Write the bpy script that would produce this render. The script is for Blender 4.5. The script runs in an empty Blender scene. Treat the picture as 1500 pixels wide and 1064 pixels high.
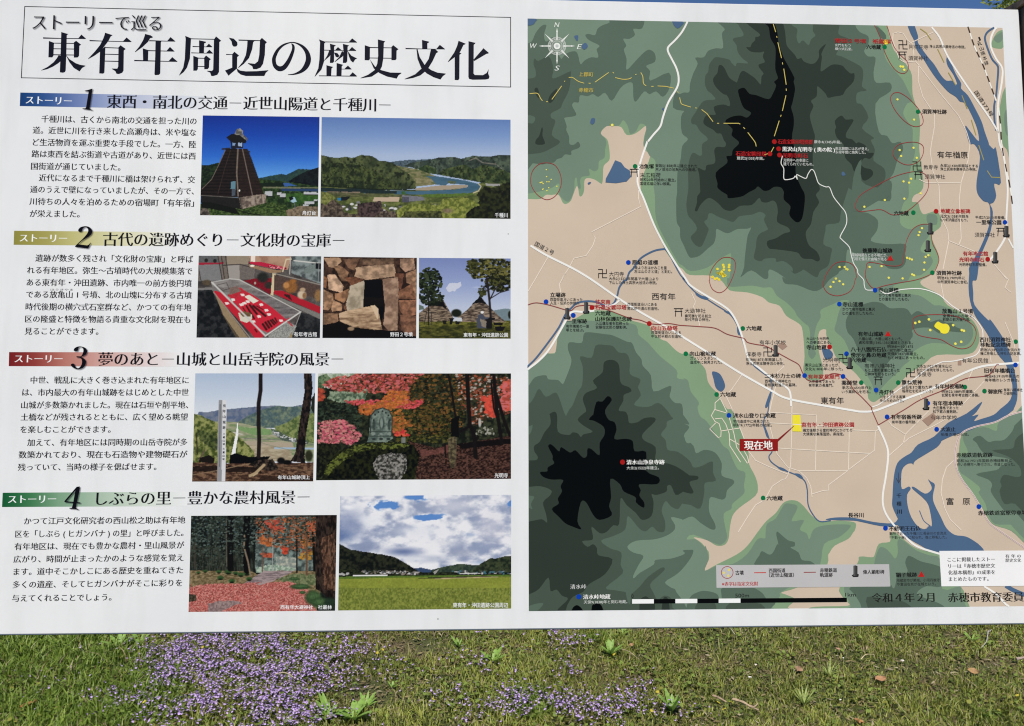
import bpy, math, random
import numpy as np
from mathutils import Vector, Matrix
from mathutils.geometry import delaunay_2d_cdt
scene = bpy.context.scene
COL = scene.collection
random.seed(7)
RNG = np.random.default_rng(11)

# ------------------------------------------------------------ camera, light
FPX, CX, CY = 1127.0, 750.0, 532.0            # focal length and centre in pixels of the 1500 x 1064 photograph
RB = np.array([[9.99273634e-01, 4.37134149e-04, -3.81053030e-02],
               [2.44681860e-03, 9.97134900e-01, 7.56042546e-02],
               [3.80291767e-02, -7.56425750e-02, 9.96409546e-01]])   # board axes (right, down, into) seen by the camera
TILT = math.radians(10.0)                      # the board leans back
BX = np.array([1.0, 0, 0]); BU = np.array([0, math.sin(TILT), math.cos(TILT)])
BN = np.array([0, -math.cos(TILT), math.sin(TILT)])
B2W = np.column_stack([BX, -BU, -BN])          # board axes in the world
C2W = B2W @ RB.T                               # camera axes (right, down, forward) in the world
CAM = np.array([0.0, 0.0, 1.52])
DIST = 1.30
cam = bpy.data.cameras.new("camera"); camo = bpy.data.objects.new("camera", cam); COL.objects.link(camo)
cam.sensor_fit = 'HORIZONTAL'; cam.sensor_width = 36.0; cam.lens = 36.0 * FPX / 1500.0
cam.clip_start = 0.02; cam.clip_end = 3000
m = Matrix.Identity(4)
for i in range(3):
    m[i][0] = C2W[i, 0]; m[i][1] = -C2W[i, 1]; m[i][2] = -C2W[i, 2]; m[i][3] = CAM[i]
camo.matrix_world = m
scene.camera = camo

SUN_EL, SUN_AZ = math.radians(64.5), math.radians(188)   # azimuth clockwise from +Y (the view direction): behind the camera
w = bpy.data.worlds.new("World"); scene.world = w; w.use_nodes = True
nt = w.node_tree; bg = nt.nodes["Background"]
sky = nt.nodes.new("ShaderNodeTexSky"); sky.sky_type = 'NISHITA'; sky.sun_disc = False
sky.sun_elevation = SUN_EL; sky.sun_rotation = SUN_AZ
sky.altitude = 900; sky.air_density = 0.75; sky.dust_density = 0.0; sky.ozone_density = 10.0
nt.links.new(sky.outputs[0], bg.inputs[0]); bg.inputs[1].default_value = 0.095
sl = bpy.data.lights.new("sun", 'SUN'); sl.energy = 4.95; sl.angle = math.radians(0.5); sl.color = (1.0, 0.945, 0.84)
so = bpy.data.objects.new("sun", sl); COL.objects.link(so)
d = Vector((math.sin(SUN_AZ) * math.cos(SUN_EL), math.cos(SUN_AZ) * math.cos(SUN_EL), math.sin(SUN_EL)))
so.rotation_euler = d.to_track_quat('Z', 'Y').to_euler(); so.location = (0, -3, 6)
scene.view_settings.view_transform = 'Standard'; scene.view_settings.look = 'None'
scene.view_settings.exposure = 0.0; scene.view_settings.gamma = 1.0; scene.view_settings.use_curve_mapping = False
scene.render.engine = 'CYCLES'
scene.cycles.filter_width = 1.15
scene.cycles.max_bounces = 5; scene.cycles.transparent_max_bounces = 10
PRINT_K = 1.0
U = 0.000005                                    # thickness of one printed layer                                  # print colours (as photographed) to ink reflectance

# ------------------------------------------------------------ geometry helpers
O_CAM = RB.T @ np.array([0, 0, 0.0])
def P(pts):
    """photo pixels -> board coordinates in metres (right, up)"""
    a = np.asarray(pts, float).reshape(-1, 2)
    v = np.column_stack([(a[:, 0] - CX) / FPX, (a[:, 1] - CY) / FPX, np.ones(len(a))]) @ RB   # in board axes
    s = DIST / v[:, 2]
    return np.column_stack([v[:, 0] * s, -v[:, 1] * s])
BASE = np.array([0.0, (CAM - BN * DIST)[1], 0.0])
def W(b, h):
    """board coordinates -> board object's local space, h metres proud of the panel face"""
    b = np.asarray(b, float)
    return CAM - BN * DIST + b[:, :1] * BX + b[:, 1:2] * BU + h * BN - BASE
def tagset(o, label=None, cat=None, group=None, kind=None):
    if label: o['label'] = label
    if cat: o['category'] = cat
    if group: o['group'] = group
    if kind: o['kind'] = kind
    return o
def link(name, me, parent=None, mat=None):
    o = bpy.data.objects.new(name, me); COL.objects.link(o)
    if parent is not None: o.parent = parent
    if mat is not None and me is not None and len(me.materials) == 0: me.materials.append(mat)
    return o
def mesh_np(name, verts, faces):
    me = bpy.data.meshes.new(name)
    me.from_pydata([tuple(v) for v in verts], [], [tuple(int(i) for i in f) for f in faces]); me.update()
    return me
def mesh_fast(name, V, F, cols=None, smooth=False):
    """V (n,3), F (m,k) constant k"""
    V = np.asarray(V, np.float32); F = np.asarray(F, np.int32); k = F.shape[1]
    me = bpy.data.meshes.new(name)
    me.vertices.add(len(V)); me.vertices.foreach_set('co', V.ravel())
    me.loops.add(F.size); me.loops.foreach_set('vertex_index', F.ravel())
    me.polygons.add(len(F)); me.polygons.foreach_set('loop_start', np.arange(0, F.size, k, dtype=np.int32))
    me.polygons.foreach_set('loop_total', np.full(len(F), k, np.int32))
    if smooth: me.polygons.foreach_set('use_smooth', np.ones(len(F), bool))
    me.update(calc_edges=True)
    if cols is not None:
        at = me.color_attributes.new('col', 'FLOAT_COLOR', 'POINT')
        c = np.ones((len(V), 4), np.float32); c[:, :3] = cols
        at.data.foreach_set('color', c.ravel())
    return me
def lin(c):
    c = np.asarray(c, float) / 255.0
    return np.where(c <= 0.04045, c / 12.92, ((c + 0.055) / 1.055) ** 2.4)

# ------------------------------------------------------------ materials
MATS = {}
def ink(rgb, rough=0.42):
    key = ('ink', tuple(rgb), rough)
    if key in MATS: return MATS[key]
    m = bpy.data.materials.new("print_%d_%d_%d" % tuple(rgb)); m.use_nodes = True
    n = m.node_tree; b = n.nodes['Principled BSDF']
    c = np.clip(lin(rgb) * PRINT_K * np.array([1.035, 1.0, .955]), 0, .85)
    tc = n.nodes.new('ShaderNodeTexCoord'); ns = n.nodes.new('ShaderNodeTexNoise'); ns.inputs['Scale'].default_value = 9; ns.inputs['Detail'].default_value = 6
    mr = n.nodes.new('ShaderNodeMapRange'); mr.inputs[1].default_value = .3; mr.inputs[2].default_value = .7; mr.inputs[3].default_value = .955; mr.inputs[4].default_value = 1.045
    mx = n.nodes.new('ShaderNodeVectorMath'); mx.operation = 'SCALE'; mx.inputs[0].default_value = tuple(c)
    n.links.new(tc.outputs['Object'], ns.inputs['Vector']); n.links.new(ns.outputs['Fac'], mr.inputs[0]); n.links.new(mr.outputs[0], mx.inputs['Scale'])
    n.links.new(mx.outputs[0], b.inputs['Base Color'])
    b.inputs['Roughness'].default_value = rough; b.inputs['Specular IOR Level'].default_value = 0.05
    MATS[key] = m; return m
def vcol_mat(name, rough=0.42, spec=0.12, scale=PRINT_K, trans=0.0):
    if name in MATS: return MATS[name]
    m = bpy.data.materials.new(name); m.use_nodes = True
    n = m.node_tree; b = n.nodes['Principled BSDF']
    a = n.nodes.new('ShaderNodeVertexColor'); a.layer_name = 'col'
    mx = n.nodes.new('ShaderNodeVectorMath'); mx.operation = 'SCALE'; mx.inputs['Scale'].default_value = scale
    if name == 'printed_picture': mx.operation = 'MULTIPLY'; mx.inputs[1].default_value = (1.035, 1.0, .955)
    n.links.new(a.outputs[0], mx.inputs[0]); n.links.new(mx.outputs[0], b.inputs['Base Color'])
    b.inputs['Roughness'].default_value = rough; b.inputs['Specular IOR Level'].default_value = spec
    if trans > 0:
        t = n.nodes.new('ShaderNodeBsdfTranslucent'); n.links.new(mx.outputs[0], t.inputs[0])
        ms = n.nodes.new('ShaderNodeMixShader'); ms.inputs[0].default_value = trans
        n.links.new(b.outputs[0], ms.inputs[1]); n.links.new(t.outputs[0], ms.inputs[2])
        n.links.new(ms.outputs[0], n.nodes['Material Output'].inputs[0])
    MATS[name] = m; return m
def soft_ink(alpha, rgb=(40, 40, 60)):
    key = ('soft', alpha, rgb)
    if key in MATS: return MATS[key]
    m = bpy.data.materials.new("print_soft_grey"); m.use_nodes = True
    b = m.node_tree.nodes['Principled BSDF']; b.inputs['Base Color'].default_value = (*lin(rgb), 1)
    b.inputs['Alpha'].default_value = alpha; b.inputs['Specular IOR Level'].default_value = 0
    MATS[key] = m; return m
def plain(name, rgb, rough=.6, noise=None):
    """rgb linear"""
    if name in MATS: return MATS[name]
    m = bpy.data.materials.new(name); m.use_nodes = True
    n = m.node_tree; b = n.nodes['Principled BSDF']; b.inputs['Roughness'].default_value = rough
    b.inputs['Base Color'].default_value = (*rgb, 1)
    if noise:
        tc = n.nodes.new('ShaderNodeTexCoord'); mp = n.nodes.new('ShaderNodeMapping'); mp.inputs['Scale'].default_value = noise[0]
        ns = n.nodes.new('ShaderNodeTexNoise'); ns.inputs['Scale'].default_value = noise[1]; ns.inputs['Detail'].default_value = 8
        cr = n.nodes.new('ShaderNodeValToRGB'); cr.color_ramp.elements[0].position = .32; cr.color_ramp.elements[1].position = .7
        cr.color_ramp.elements[0].color = (*[c * noise[2] for c in rgb], 1); cr.color_ramp.elements[1].color = (*[min(.9, c * noise[3]) for c in rgb], 1)
        n.links.new(tc.outputs['Object'], mp.inputs[0]); n.links.new(mp.outputs[0], ns.inputs[0]); n.links.new(ns.outputs['Fac'], cr.inputs[0]); n.links.new(cr.outputs[0], b.inputs['Base Color'])
        bp = n.nodes.new('ShaderNodeBump'); bp.inputs['Strength'].default_value = .35; bp.inputs['Distance'].default_value = .003
        n.links.new(ns.outputs['Fac'], bp.inputs['Height']); n.links.new(bp.outputs[0], b.inputs['Normal'])
    MATS[name] = m; return m

# ------------------------------------------------------------ traced-shape language: "TILE x,y x,y ..." in enlarged-tile pixels
K5, K8 = 1267 / 250.0, 1267 / 150.0
TILES = {}
for c, x in (('A', 760), ('B', 1000), ('C', 1250)):
    for r, y in (('0', 0), ('2', 200), ('4', 400), ('6', 600), ('8', 780)): TILES[c + r] = (x, y, K5)
TILES.update(P=(990, 25, K8), Q=(1130, 25, K8), R=(990, 150, K8), S=(1130, 150, K8), U=(990, 275, K8), V=(1130, 275, K8), W=(765, 25, K8), X=(765, 140, K8))
TILES.update(T1=(0, 0, 3.13), T2=(380, 0, 3.13), T3=(0, 320, 3.13), T4=(380, 320, 3.13), T5=(0, 640, 3.13), T6=(380, 640, 3.13), px=(0, 0, 1.0))
KG = 1500 / 140.0
TILES.update(G1=(55, 42, KG), G2=(190, 46, KG), G3=(320, 48, KG), G4=(455, 50, KG), G5=(585, 52, KG),
             N1=(100, 120, 23.65), N2=(95, 325, 23.65), N3=(90, 500, 23.65), N4=(80, 705, 21.28), Z=(780, 25, 12.51))
def pts(s):
    t = (0, 0, 1.0); out = []
    for tok in s.replace(';', ' ').split():
        if ',' in tok:
            v = [float(q) for q in tok.split(',')]
            out.append([t[0] + v[0] / t[2], t[1] + v[1] / t[2]] + ([v[2] / t[2]] if len(v) > 2 else []))
        else: t = TILES[tok]
    return np.array(out)
def catmull(p, n=3, closed=True):
    p = np.asarray(p, float); N = len(p)
    if N < 3: return p
    if closed: a, b, c, e = np.roll(p, 1, 0), p, np.roll(p, -1, 0), np.roll(p, -2, 0)
    else:
        q = np.vstack([2 * p[0] - p[1], p, 2 * p[-1] - p[-2]]); a, b, c, e = q[:-3], q[1:-2], q[2:-1], q[3:]
    out = []
    for k in range(n):
        t = k / n
        out.append(0.5 * (2 * b + (c - a) * t + (2 * a - 5 * b + 4 * c - e) * t * t + (3 * b - a - 3 * c + e) * t ** 3))
    r = np.stack(out, 1).reshape(-1, p.shape[1])
    if not closed: r = np.vstack([r, p[-1:]])
    return r
def clip_rect(poly, x0, y0, x1, y1):
    p = [tuple(q) for q in poly]
    for ax, lim, sg in ((0, x0, 1), (0, x1, -1), (1, y0, 1), (1, y1, -1)):
        out = []
        for i in range(len(p)):
            a, b = p[i - 1], p[i]
            ia, ib = sg * (a[ax] - lim) >= 0, sg * (b[ax] - lim) >= 0
            if ia != ib:
                t = (lim - a[ax]) / (b[ax] - a[ax]); c = [a[0] + t * (b[0] - a[0]), a[1] + t * (b[1] - a[1])]; c[ax] = lim
                out.append(tuple(c))
            if ib: out.append(b)
        p = out
        if len(p) < 3: return np.zeros((0, 2))
    return np.array(p)
def fill(polys):
    """polygons (board coordinates) -> verts, tris of their union"""
    V, F = [], []
    for p in polys:
        q = [tuple(p[0])]
        for v in p[1:]:
            if abs(v[0] - q[-1][0]) + abs(v[1] - q[-1][1]) > 2e-5: q.append(tuple(v))
        if len(q) < 3: continue
        F.append(list(range(len(V), len(V) + len(q)))); V += [Vector(v[:2]) for v in q]
    if not F: return None, None
    r = delaunay_2d_cdt(V, [], F, 1, 1e-6)
    vs = np.array([[v.x, v.y] for v in r[0]]); T = np.array([tuple(f) for f in r[2]], int)
    if len(T) == 0: return None, None
    cen = vs[T].mean(1); ins = np.zeros(len(T), bool); VV = np.array([[v.x, v.y] for v in V])
    for f in F:      # non-zero winding of each input outline: keeps counters open, fills overlaps
        p = VV[f]; q = np.roll(p, -1, 0); wn = np.zeros(len(T), int)
        for (x0, y0), (x1, y1) in zip(p, q):
            L = (x1 - x0) * (cen[:, 1] - y0) - (cen[:, 0] - x0) * (y1 - y0)
            wn += ((y0 <= cen[:, 1]) & (y1 > cen[:, 1]) & (L > 0)).astype(int) - ((y0 > cen[:, 1]) & (y1 <= cen[:, 1]) & (L < 0)).astype(int)
        ins |= wn != 0
    fs = [tuple(int(i) for i in f) for f in T[ins]]
    out = []
    for f in fs:
        a, b, c = vs[f[0]], vs[f[1]], vs[f[2]]
        if (b[0] - a[0]) * (c[1] - a[1]) - (b[1] - a[1]) * (c[0] - a[0]) < 0: f = f[::-1]
        out.append(f)
    return vs, out
def ribbon(c, w, closed=False):
    """centre line + width(s) -> polygon list (quads strip as separate polygon when closed)"""
    c = np.asarray(c, float); n = len(c)
    if closed: t = np.roll(c, -1, 0) - np.roll(c, 1, 0)
    else: t = np.gradient(c, axis=0)
    t /= (np.linalg.norm(t, axis=1, keepdims=True) + 1e-12)
    nrm = np.column_stack([-t[:, 1], t[:, 0]]); w = np.broadcast_to(np.asarray(w, float), (n,))[:, None] / 2
    L, R = c + nrm * w, c - nrm * w
    V = np.vstack([L, R]); F = []
    for i in range(n if closed else n - 1):
        j = (i + 1) % n; F.append((i, n + i, n + j, j))
    a = []
    for f in F:
        p, q, r_ = V[f[0]], V[f[1]], V[f[2]]
        a.append(f if (q[0] - p[0]) * (r_[1] - p[1]) - (q[1] - p[1]) * (r_[0] - p[0]) > 0 else f[::-1])
    return V, a
LAYER = [0]
def nexth(step=1): LAYER[0] += step; return LAYER[0] * U
def flat(name, V, F, h, mat, parent):
    me = mesh_np(name, W(V, h), F); return link(name, me, parent, mat)
# ------------------------------------------------------------ grass ground, sheet to the horizon
gm = bpy.data.materials.new("meadow_soil"); gm.use_nodes = True
n = gm.node_tree; b = n.nodes['Principled BSDF']; b.inputs['Roughness'].default_value = .95
tc = n.nodes.new('ShaderNodeTexCoord'); ns = n.nodes.new('ShaderNodeTexNoise'); ns.inputs['Scale'].default_value = 3.1; ns.inputs['Detail'].default_value = 12
ns2 = n.nodes.new('ShaderNodeTexNoise'); ns2.inputs['Scale'].default_value = 120; ns2.inputs['Detail'].default_value = 6
cr = n.nodes.new('ShaderNodeValToRGB'); e = cr.color_ramp.elements
e[0].position = .35; e[0].color = (.05, .068, .018, 1); e[1].position = .62; e[1].color = (.13, .098, .055, 1)
e2 = cr.color_ramp.elements.new(.5); e2.color = (.075, .09, .025, 1)
cr2 = n.nodes.new('ShaderNodeValToRGB'); cr2.color_ramp.elements[0].position = .3; cr2.color_ramp.elements[0].color = (.35, .35, .35, 1); cr2.color_ramp.elements[1].position = .7; cr2.color_ramp.elements[1].color = (1.35, 1.3, 1.2, 1)
mul = n.nodes.new('ShaderNodeVectorMath'); mul.operation = 'MULTIPLY'
for q in (ns, ns2): n.links.new(tc.outputs['Object'], q.inputs[0])
n.links.new(ns.outputs['Fac'], cr.inputs[0]); n.links.new(ns2.outputs['Fac'], cr2.inputs[0]); n.links.new(cr.outputs[0], mul.inputs[0]); n.links.new(cr2.outputs[0], mul.inputs[1]); n.links.new(mul.outputs[0], b.inputs['Base Color'])
bp = n.nodes.new('ShaderNodeBump'); bp.inputs['Distance'].default_value = .01; n.links.new(ns2.outputs['Fac'], bp.inputs['Height']); n.links.new(bp.outputs[0], b.inputs['Normal'])

def hash2(ix, iy, s):
    h = np.sin(ix * 127.1 + iy * 311.7 + s * 74.7) * 43758.5453
    return h - np.floor(h)
def vnoise(x, y, s=0):
    ix, iy = np.floor(x), np.floor(y); fx, fy = x - ix, y - iy
    fx, fy = fx * fx * (3 - 2 * fx), fy * fy * (3 - 2 * fy)
    a, b_, c, d_ = hash2(ix, iy, s), hash2(ix + 1, iy, s), hash2(ix, iy + 1, s), hash2(ix + 1, iy + 1, s)
    return a + (b_ - a) * fx + (c - a) * fy + (a - b_ - c + d_) * fx * fy
def fbm(x, y, s=0, o=4):
    r, a, t = 0, .5, 0
    for i in range(o):
        r = r + a * vnoise(x * 2 ** i, y * 2 ** i, s + i * 7); t += a; a *= .5
    return r / t
def sstep(a, b_, x): t = np.clip((x - a) / (b_ - a), 0, 1); return t * t * (3 - 2 * t)
def ground_h(x, y): return 0.035 * (fbm(x * .8 + 3, y * .8, 5, 3) - .5) * np.clip(1 - np.hypot(x, y - 2.5) / 14, 0, 1) * 2
# fine grid near, coarse ring out to the horizon, one sheet
xs = np.concatenate([[-1500, -300, -60, -20], np.linspace(-9, 9, 91), [20, 60, 300, 1500]])
ys = np.concatenate([[-1500, -300, -60, -18], np.linspace(-8, 12, 101), [20, 60, 300, 1500]])
GX, GY = np.meshgrid(xs, ys); GZ = ground_h(GX, GY)
nx, ny = len(xs), len(ys); idx = np.arange(nx * ny).reshape(ny, nx)
F = np.stack([idx[:-1, :-1], idx[:-1, 1:], idx[1:, 1:], idx[1:, :-1]], -1).reshape(-1, 4)
ground = link("ground", mesh_fast("ground", np.column_stack([GX.ravel(), GY.ravel(), GZ.ravel()]), F, smooth=True), None, gm)
tagset(ground, kind='structure')

def gpix(x, y, z=0.0):
    """photo pixel -> point on the ground"""
    v = C2W @ np.array([(x - CX) / FPX, (y - CY) / FPX, 1.0]); s = (z - CAM[2]) / v[2]; p = CAM + v * s
    return p[0], p[1]

# ------------------------------------------------------------ the board: backing, panel, posts
board = bpy.data.objects.new("information_board", None); COL.objects.link(board); board.location = BASE
tagset(board, "large white information board with history stories and green relief map on dark posts", "information board")
tl = P([[-9, -6]])[0]; tr = P([[1492.5, 14.3]])[0]; blm = P([[750, 921.5]])[0]
TOP = P([[1250, 9.3]])[0][1]; BOT = blm[1]; LEFT = tl[0]; RIGHT = P([[1494.5, 60]])[0][0]
def slab(name, x0, y0, x1, y1, h0, h1, mat, bev=0.0015, parent=board):
    import bmesh
    bm = bmesh.new(); c = []
    for h in (h0, h1):
        for x, y in ((x0, y0), (x1, y0), (x1, y1), (x0, y1)): c.append(bm.verts.new(W([[x, y]], h)[0]))
    for f in ((3, 2, 1, 0), (4, 5, 6, 7), (0, 1, 5, 4), (1, 2, 6, 5), (2, 3, 7, 6), (3, 0, 4, 7)): bm.faces.new([c[i] for i in f])
    bmesh.ops.recalc_face_normals(bm, faces=bm.faces)
    if bev: bmesh.ops.bevel(bm, geom=bm.edges[:], offset=bev, segments=2, affect='EDGES', profile=.5)
    me = bpy.data.meshes.new(name); bm.to_mesh(me); bm.free(); return link(name, me, parent, mat)
wood = plain("dark_brown_wood", (.034, .023, .017), .75, ((1, 1, .12), 40, .5, 2.0))
# white laminated sheet with faint waviness, grime and fly specks
pm = bpy.data.materials.new("white_laminate"); pm.use_nodes = True
n = pm.node_tree; b = n.nodes['Principled BSDF']; b.inputs['Roughness'].default_value = .36; b.inputs['Specular IOR Level'].default_value = .35
tc = n.nodes.new('ShaderNodeTexCoord'); ns = n.nodes.new('ShaderNodeTexNoise'); ns.inputs['Scale'].default_value = 2.6; ns.inputs['Detail'].default_value = 9; ns.inputs['Roughness'].default_value = .62
cr = n.nodes.new('ShaderNodeValToRGB'); e = cr.color_ramp.elements
e[0].position = .3; e[0].color = (*(lin((223, 223, 224)) * 1.0), 1); e[1].position = .7; e[1].color = (*(lin((233, 232, 231)) * 1.0), 1)
vo = n.nodes.new('ShaderNodeTexVoronoi'); vo.inputs['Scale'].default_value = 17; vo.inputs['Randomness'].default_value = 1
cs = n.nodes.new('ShaderNodeValToRGB'); cs.color_ramp.elements[0].position = .02; cs.color_ramp.elements[0].color = (.45, .45, .44, 1); cs.color_ramp.elements[1].position = .032; cs.color_ramp.elements[1].color = (1, 1, 1, 1)
wn = n.nodes.new('ShaderNodeTexWhiteNoise'); gt = n.nodes.new('ShaderNodeMath'); gt.operation = 'GREATER_THAN'; gt.inputs[1].default_value = .8
mxs = n.nodes.new('ShaderNodeMix'); mxs.data_type = 'RGBA'; mxs.inputs[6].default_value = (1, 1, 1, 1)
mu = n.nodes.new('ShaderNodeVectorMath'); mu.operation = 'MULTIPLY'
for q in (ns, vo): n.links.new(tc.outputs['Object'], q.inputs['Vector'])
n.links.new(ns.outputs['Fac'], cr.inputs[0]); n.links.new(vo.outputs['Distance'], cs.inputs[0]); n.links.new(vo.outputs['Position'], wn.inputs['Vector'])
n.links.new(wn.outputs['Value'], gt.inputs[0]); n.links.new(gt.outputs[0], mxs.inputs[0]); n.links.new(cs.outputs[0], mxs.inputs[7])
mps = n.nodes.new('ShaderNodeMapping'); mps.inputs['Scale'].default_value = (22, 22, .9); nst = n.nodes.new('ShaderNodeTexNoise'); nst.inputs['Scale'].default_value = 1.6; nst.inputs['Detail'].default_value = 7
crs = n.nodes.new('ShaderNodeValToRGB'); crs.color_ramp.elements[0].position = .44; crs.color_ramp.elements[0].color = (1, 1, 1, 1); crs.color_ramp.elements[1].position = .78; crs.color_ramp.elements[1].color = (.935, .935, .925, 1)
mu2 = n.nodes.new('ShaderNodeVectorMath'); mu2.operation = 'MULTIPLY'
n.links.new(tc.outputs['Object'], mps.inputs[0]); n.links.new(mps.outputs[0], nst.inputs[0]); n.links.new(nst.outputs['Fac'], crs.inputs[0]); n.links.new(cr.outputs[0], mu2.inputs[0]); n.links.new(crs.outputs[0], mu2.inputs[1])
n.links.new(mu2.outputs[0], mu.inputs[0]); n.links.new(mxs.outputs[2], mu.inputs[1]); n.links.new(mu.outputs[0], b.inputs['Base Color'])
bp = n.nodes.new('ShaderNodeBump'); bp.inputs['Strength'].default_value = .05; bp.inputs['Distance'].default_value = .02; n.links.new(ns.outputs['Fac'], bp.inputs['Height']); n.links.new(bp.outputs[0], b.inputs['Normal'])
panel = slab("panel", LEFT, BOT, RIGHT, TOP, -0.004, 0.0, pm, .0008)
slab("backing_board", LEFT + .006, BOT - .0032, RIGHT - .006, TOP - .006, -0.028, -0.0045, plain("dark_edge_metal", (.03, .03, .032), .5))
slab("edge_strip", LEFT + .001, BOT - .0012, RIGHT - .001, BOT - .0002, -0.0042, -0.0012, plain("pale_edge_highlight", (.75, .75, .75), .4), 0)  # pale strip stands in for the white highlight along the lower edge
GZ0 = 0.0
def board_up_at(z):   # board 'up' coordinate at which the leaning plane meets height z
    return (z - (CAM - BN * DIST)[2]) / BU[2]
for sx, nm in ((RIGHT + .0035, 1), (LEFT - .0935, -1)):
    p = slab("post", sx, board_up_at(-0.15), sx + .09, TOP + .004, -0.045, 0.012, wood, .004)
    # slanting cap on the post, sunlight on its face painted in as paler brown
    x0, x1 = sx - .005, sx + .096
    V = []
    for (hh, up) in ((.02, TOP + .004), (.02, TOP + .012), (-.06, TOP + .026), (-.06, TOP + .0045)):
        for x in (x0, x1): V.append(W([[x, up]], hh)[0])
    me = mesh_np("post_cap", V, [(0, 1, 3, 2), (2, 3, 5, 4), (4, 5, 7, 6), (6, 7, 1, 0), (0, 2, 4, 6), (1, 7, 5, 3)])
    link("post_cap", me, p, plain("sunlit_cap", (.17, .12, .085), .8, ((1, 1, 1), 60, .6, 1.5)))
for up, hh in ((TOP - .10, .06), (BOT + .08, .06)):
    slab("cross_rail", LEFT - .003, up, RIGHT + .003, up + .06, -0.06, -0.0285, wood, .003)

# ------------------------------------------------------------ text
_tc = bpy.data.curves.new("lettering", 'FONT'); _to = bpy.data.objects.new("lettering", _tc); COL.objects.link(_to)
def glyph_mesh(s, style):
    _tc.body = s; _tc.resolution_u = 3 if style.get('fine') else 2
    dg = bpy.context.evaluated_depsgraph_get(); dg.update()
    me = bpy.data.meshes.new_from_object(_to.evaluated_get(dg))
    n = len(me.vertices); V = np.empty(n * 3, np.float32); me.vertices.foreach_get('co', V); V = V.reshape(-1, 3)[:, :2].astype(float)
    F = [tuple(p.vertices) for p in me.polygons]; bpy.data.meshes.remove(me)
    # merge duplicated points, orient counter-clockwise
    key = {}; rm = np.empty(n, int); U = []
    for i, v in enumerate(V):
        k = (round(v[0], 4), round(v[1], 4))
        if k not in key: key[k] = len(U); U.append(v)
        rm[i] = key[k]
    V = np.array(U); G = []
    for f in F:
        f = [int(rm[i]) for i in f]; f = [f[i] for i in range(len(f)) if f[i] != f[i - 1]]
        if len(f) < 3: continue
        a, b_, c = V[f[0]], V[f[1]], V[f[2]]
        if (b_[0] - a[0]) * (c[1] - a[1]) - (b_[1] - a[1]) * (c[0] - a[0]) < 0: f = f[::-1]
        G.append(tuple(f))
    sx, sy = style.get('sx', 0), style.get('sy', 0)
    if sx or sy or style.get('uroko'):
        E = {}
        for f in G:
            for i in range(len(f)): E[(f[i - 1], f[i])] = 1
        bd = [(a, b_) for (a, b_) in E if (b_, a) not in E]
        N = np.zeros_like(V); nx_ = {}; pv = {}
        for a, b_ in bd:
            t = V[b_] - V[a]; L = np.hypot(*t)
            if L < 1e-7: continue
            nn = np.array([t[1], -t[0]]) / L; N[a] += nn; N[b_] += nn; nx_[a] = (b_, nn, L); pv[b_] = (a, nn, L)
        D = np.clip(N, -1, 1) * np.array([sx, sy])
        ur = []
        if style.get('uroko'):
            for a, (b_, nn, L) in nx_.items():
                if nn[0] > .97 and .03 < L < .11 and a in pv and b_ in nx_ and abs(pv[a][1][1]) > .97 and abs(nx_[b_][1][1]) > .97 and pv[a][2] > .12 and nx_[b_][2] > .12 and min(pv[a][2], nx_[b_][2]) < .62:
                    ur.append((a, b_))
        V = V + D
        for a, b_ in ur:
            top = V[b_] if V[b_][1] > V[a][1] else V[a]; u = style['uroko']
            k = len(V); y = top[1] - .004
            V = np.vstack([V, [[top[0] - u * 1.25, y], [top[0] + .008, y], [top[0] - u * .45, y + u * .75]]]); G.append((k, k + 1, k + 2))
    if style.get('slant'): V[:, 0] += V[:, 1] * style['slant']
    return V, G
ST = dict(
    body=dict(sx=.025, sy=.003, uroko=.05),
    head=dict(sx=.027, sy=-.011, uroko=.085, fine=1),
    sub=dict(sx=.006, sy=-.014, fine=1),
    name=dict(sx=.030, sy=.000, uroko=.06),
    bold=dict(sx=.030, sy=.022),
    note=dict(sx=.006, sy=.004),
    thin=dict(sx=-.004, sy=-.006),
    roman=dict(sx=.012, sy=-.012, fine=1),
    script=dict(sx=.000, sy=-.006, slant=.25, fine=1),
)
def slope(y): return 0.0226 - 0.0393 * y / 1000.0
def text(s, x0, y0, x1, em, style='note', rgb=(30, 30, 32), name='lettering', parent=None, h=None, y1=None, lines=None):
    """s set between photo x0 and x1; y0 (and y1) = middle of the character cells; em in photo pixels"""
    if y1 is None:
        k = slope(y0) * (x1 - x0) / 2; y0, y1 = y0 - k, y0 + k
    V, G = glyph_mesh(s, ST[style])
    xa, xb = V[:, 0].min(), V[:, 0].max()
    A, B_ = P([[x0, y0]])[0], P([[x1, y1]])[0]
    t = B_ - A; L = np.hypot(*t); t /= L; u = np.array([-t[1], t[0]])
    mm = np.hypot(*(P([[x0, y0 + .5]])[0] - P([[x0, y0 - .5]])[0])) * em
    q = A + ((V[:, :1] - xa) / max(xb - xa, 1e-6)) * L * t + (V[:, 1:] - .38) * mm * u
    if lines is not None: lines.append((q, G)); return None
    return flat(name, q, G, nexth(0) if h is None else h, ink(rgb), parent)
def join_lines(name, lines, h, mat, parent):
    V = []; F = []; k = 0
    for q, G in lines: V.append(q); F += [tuple(i + k for i in f) for f in G]; k += len(q)
    return flat(name, np.vstack(V), F, h, mat, parent)
BLACK = (24, 25, 34)

# title frame
h1 = nexth(2)
fr = P([[36.3, 9.8], [748, 25.8], [748, 127.8], [31.3, 114.2]])
V, F = ribbon(fr, .0011, True)
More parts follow.
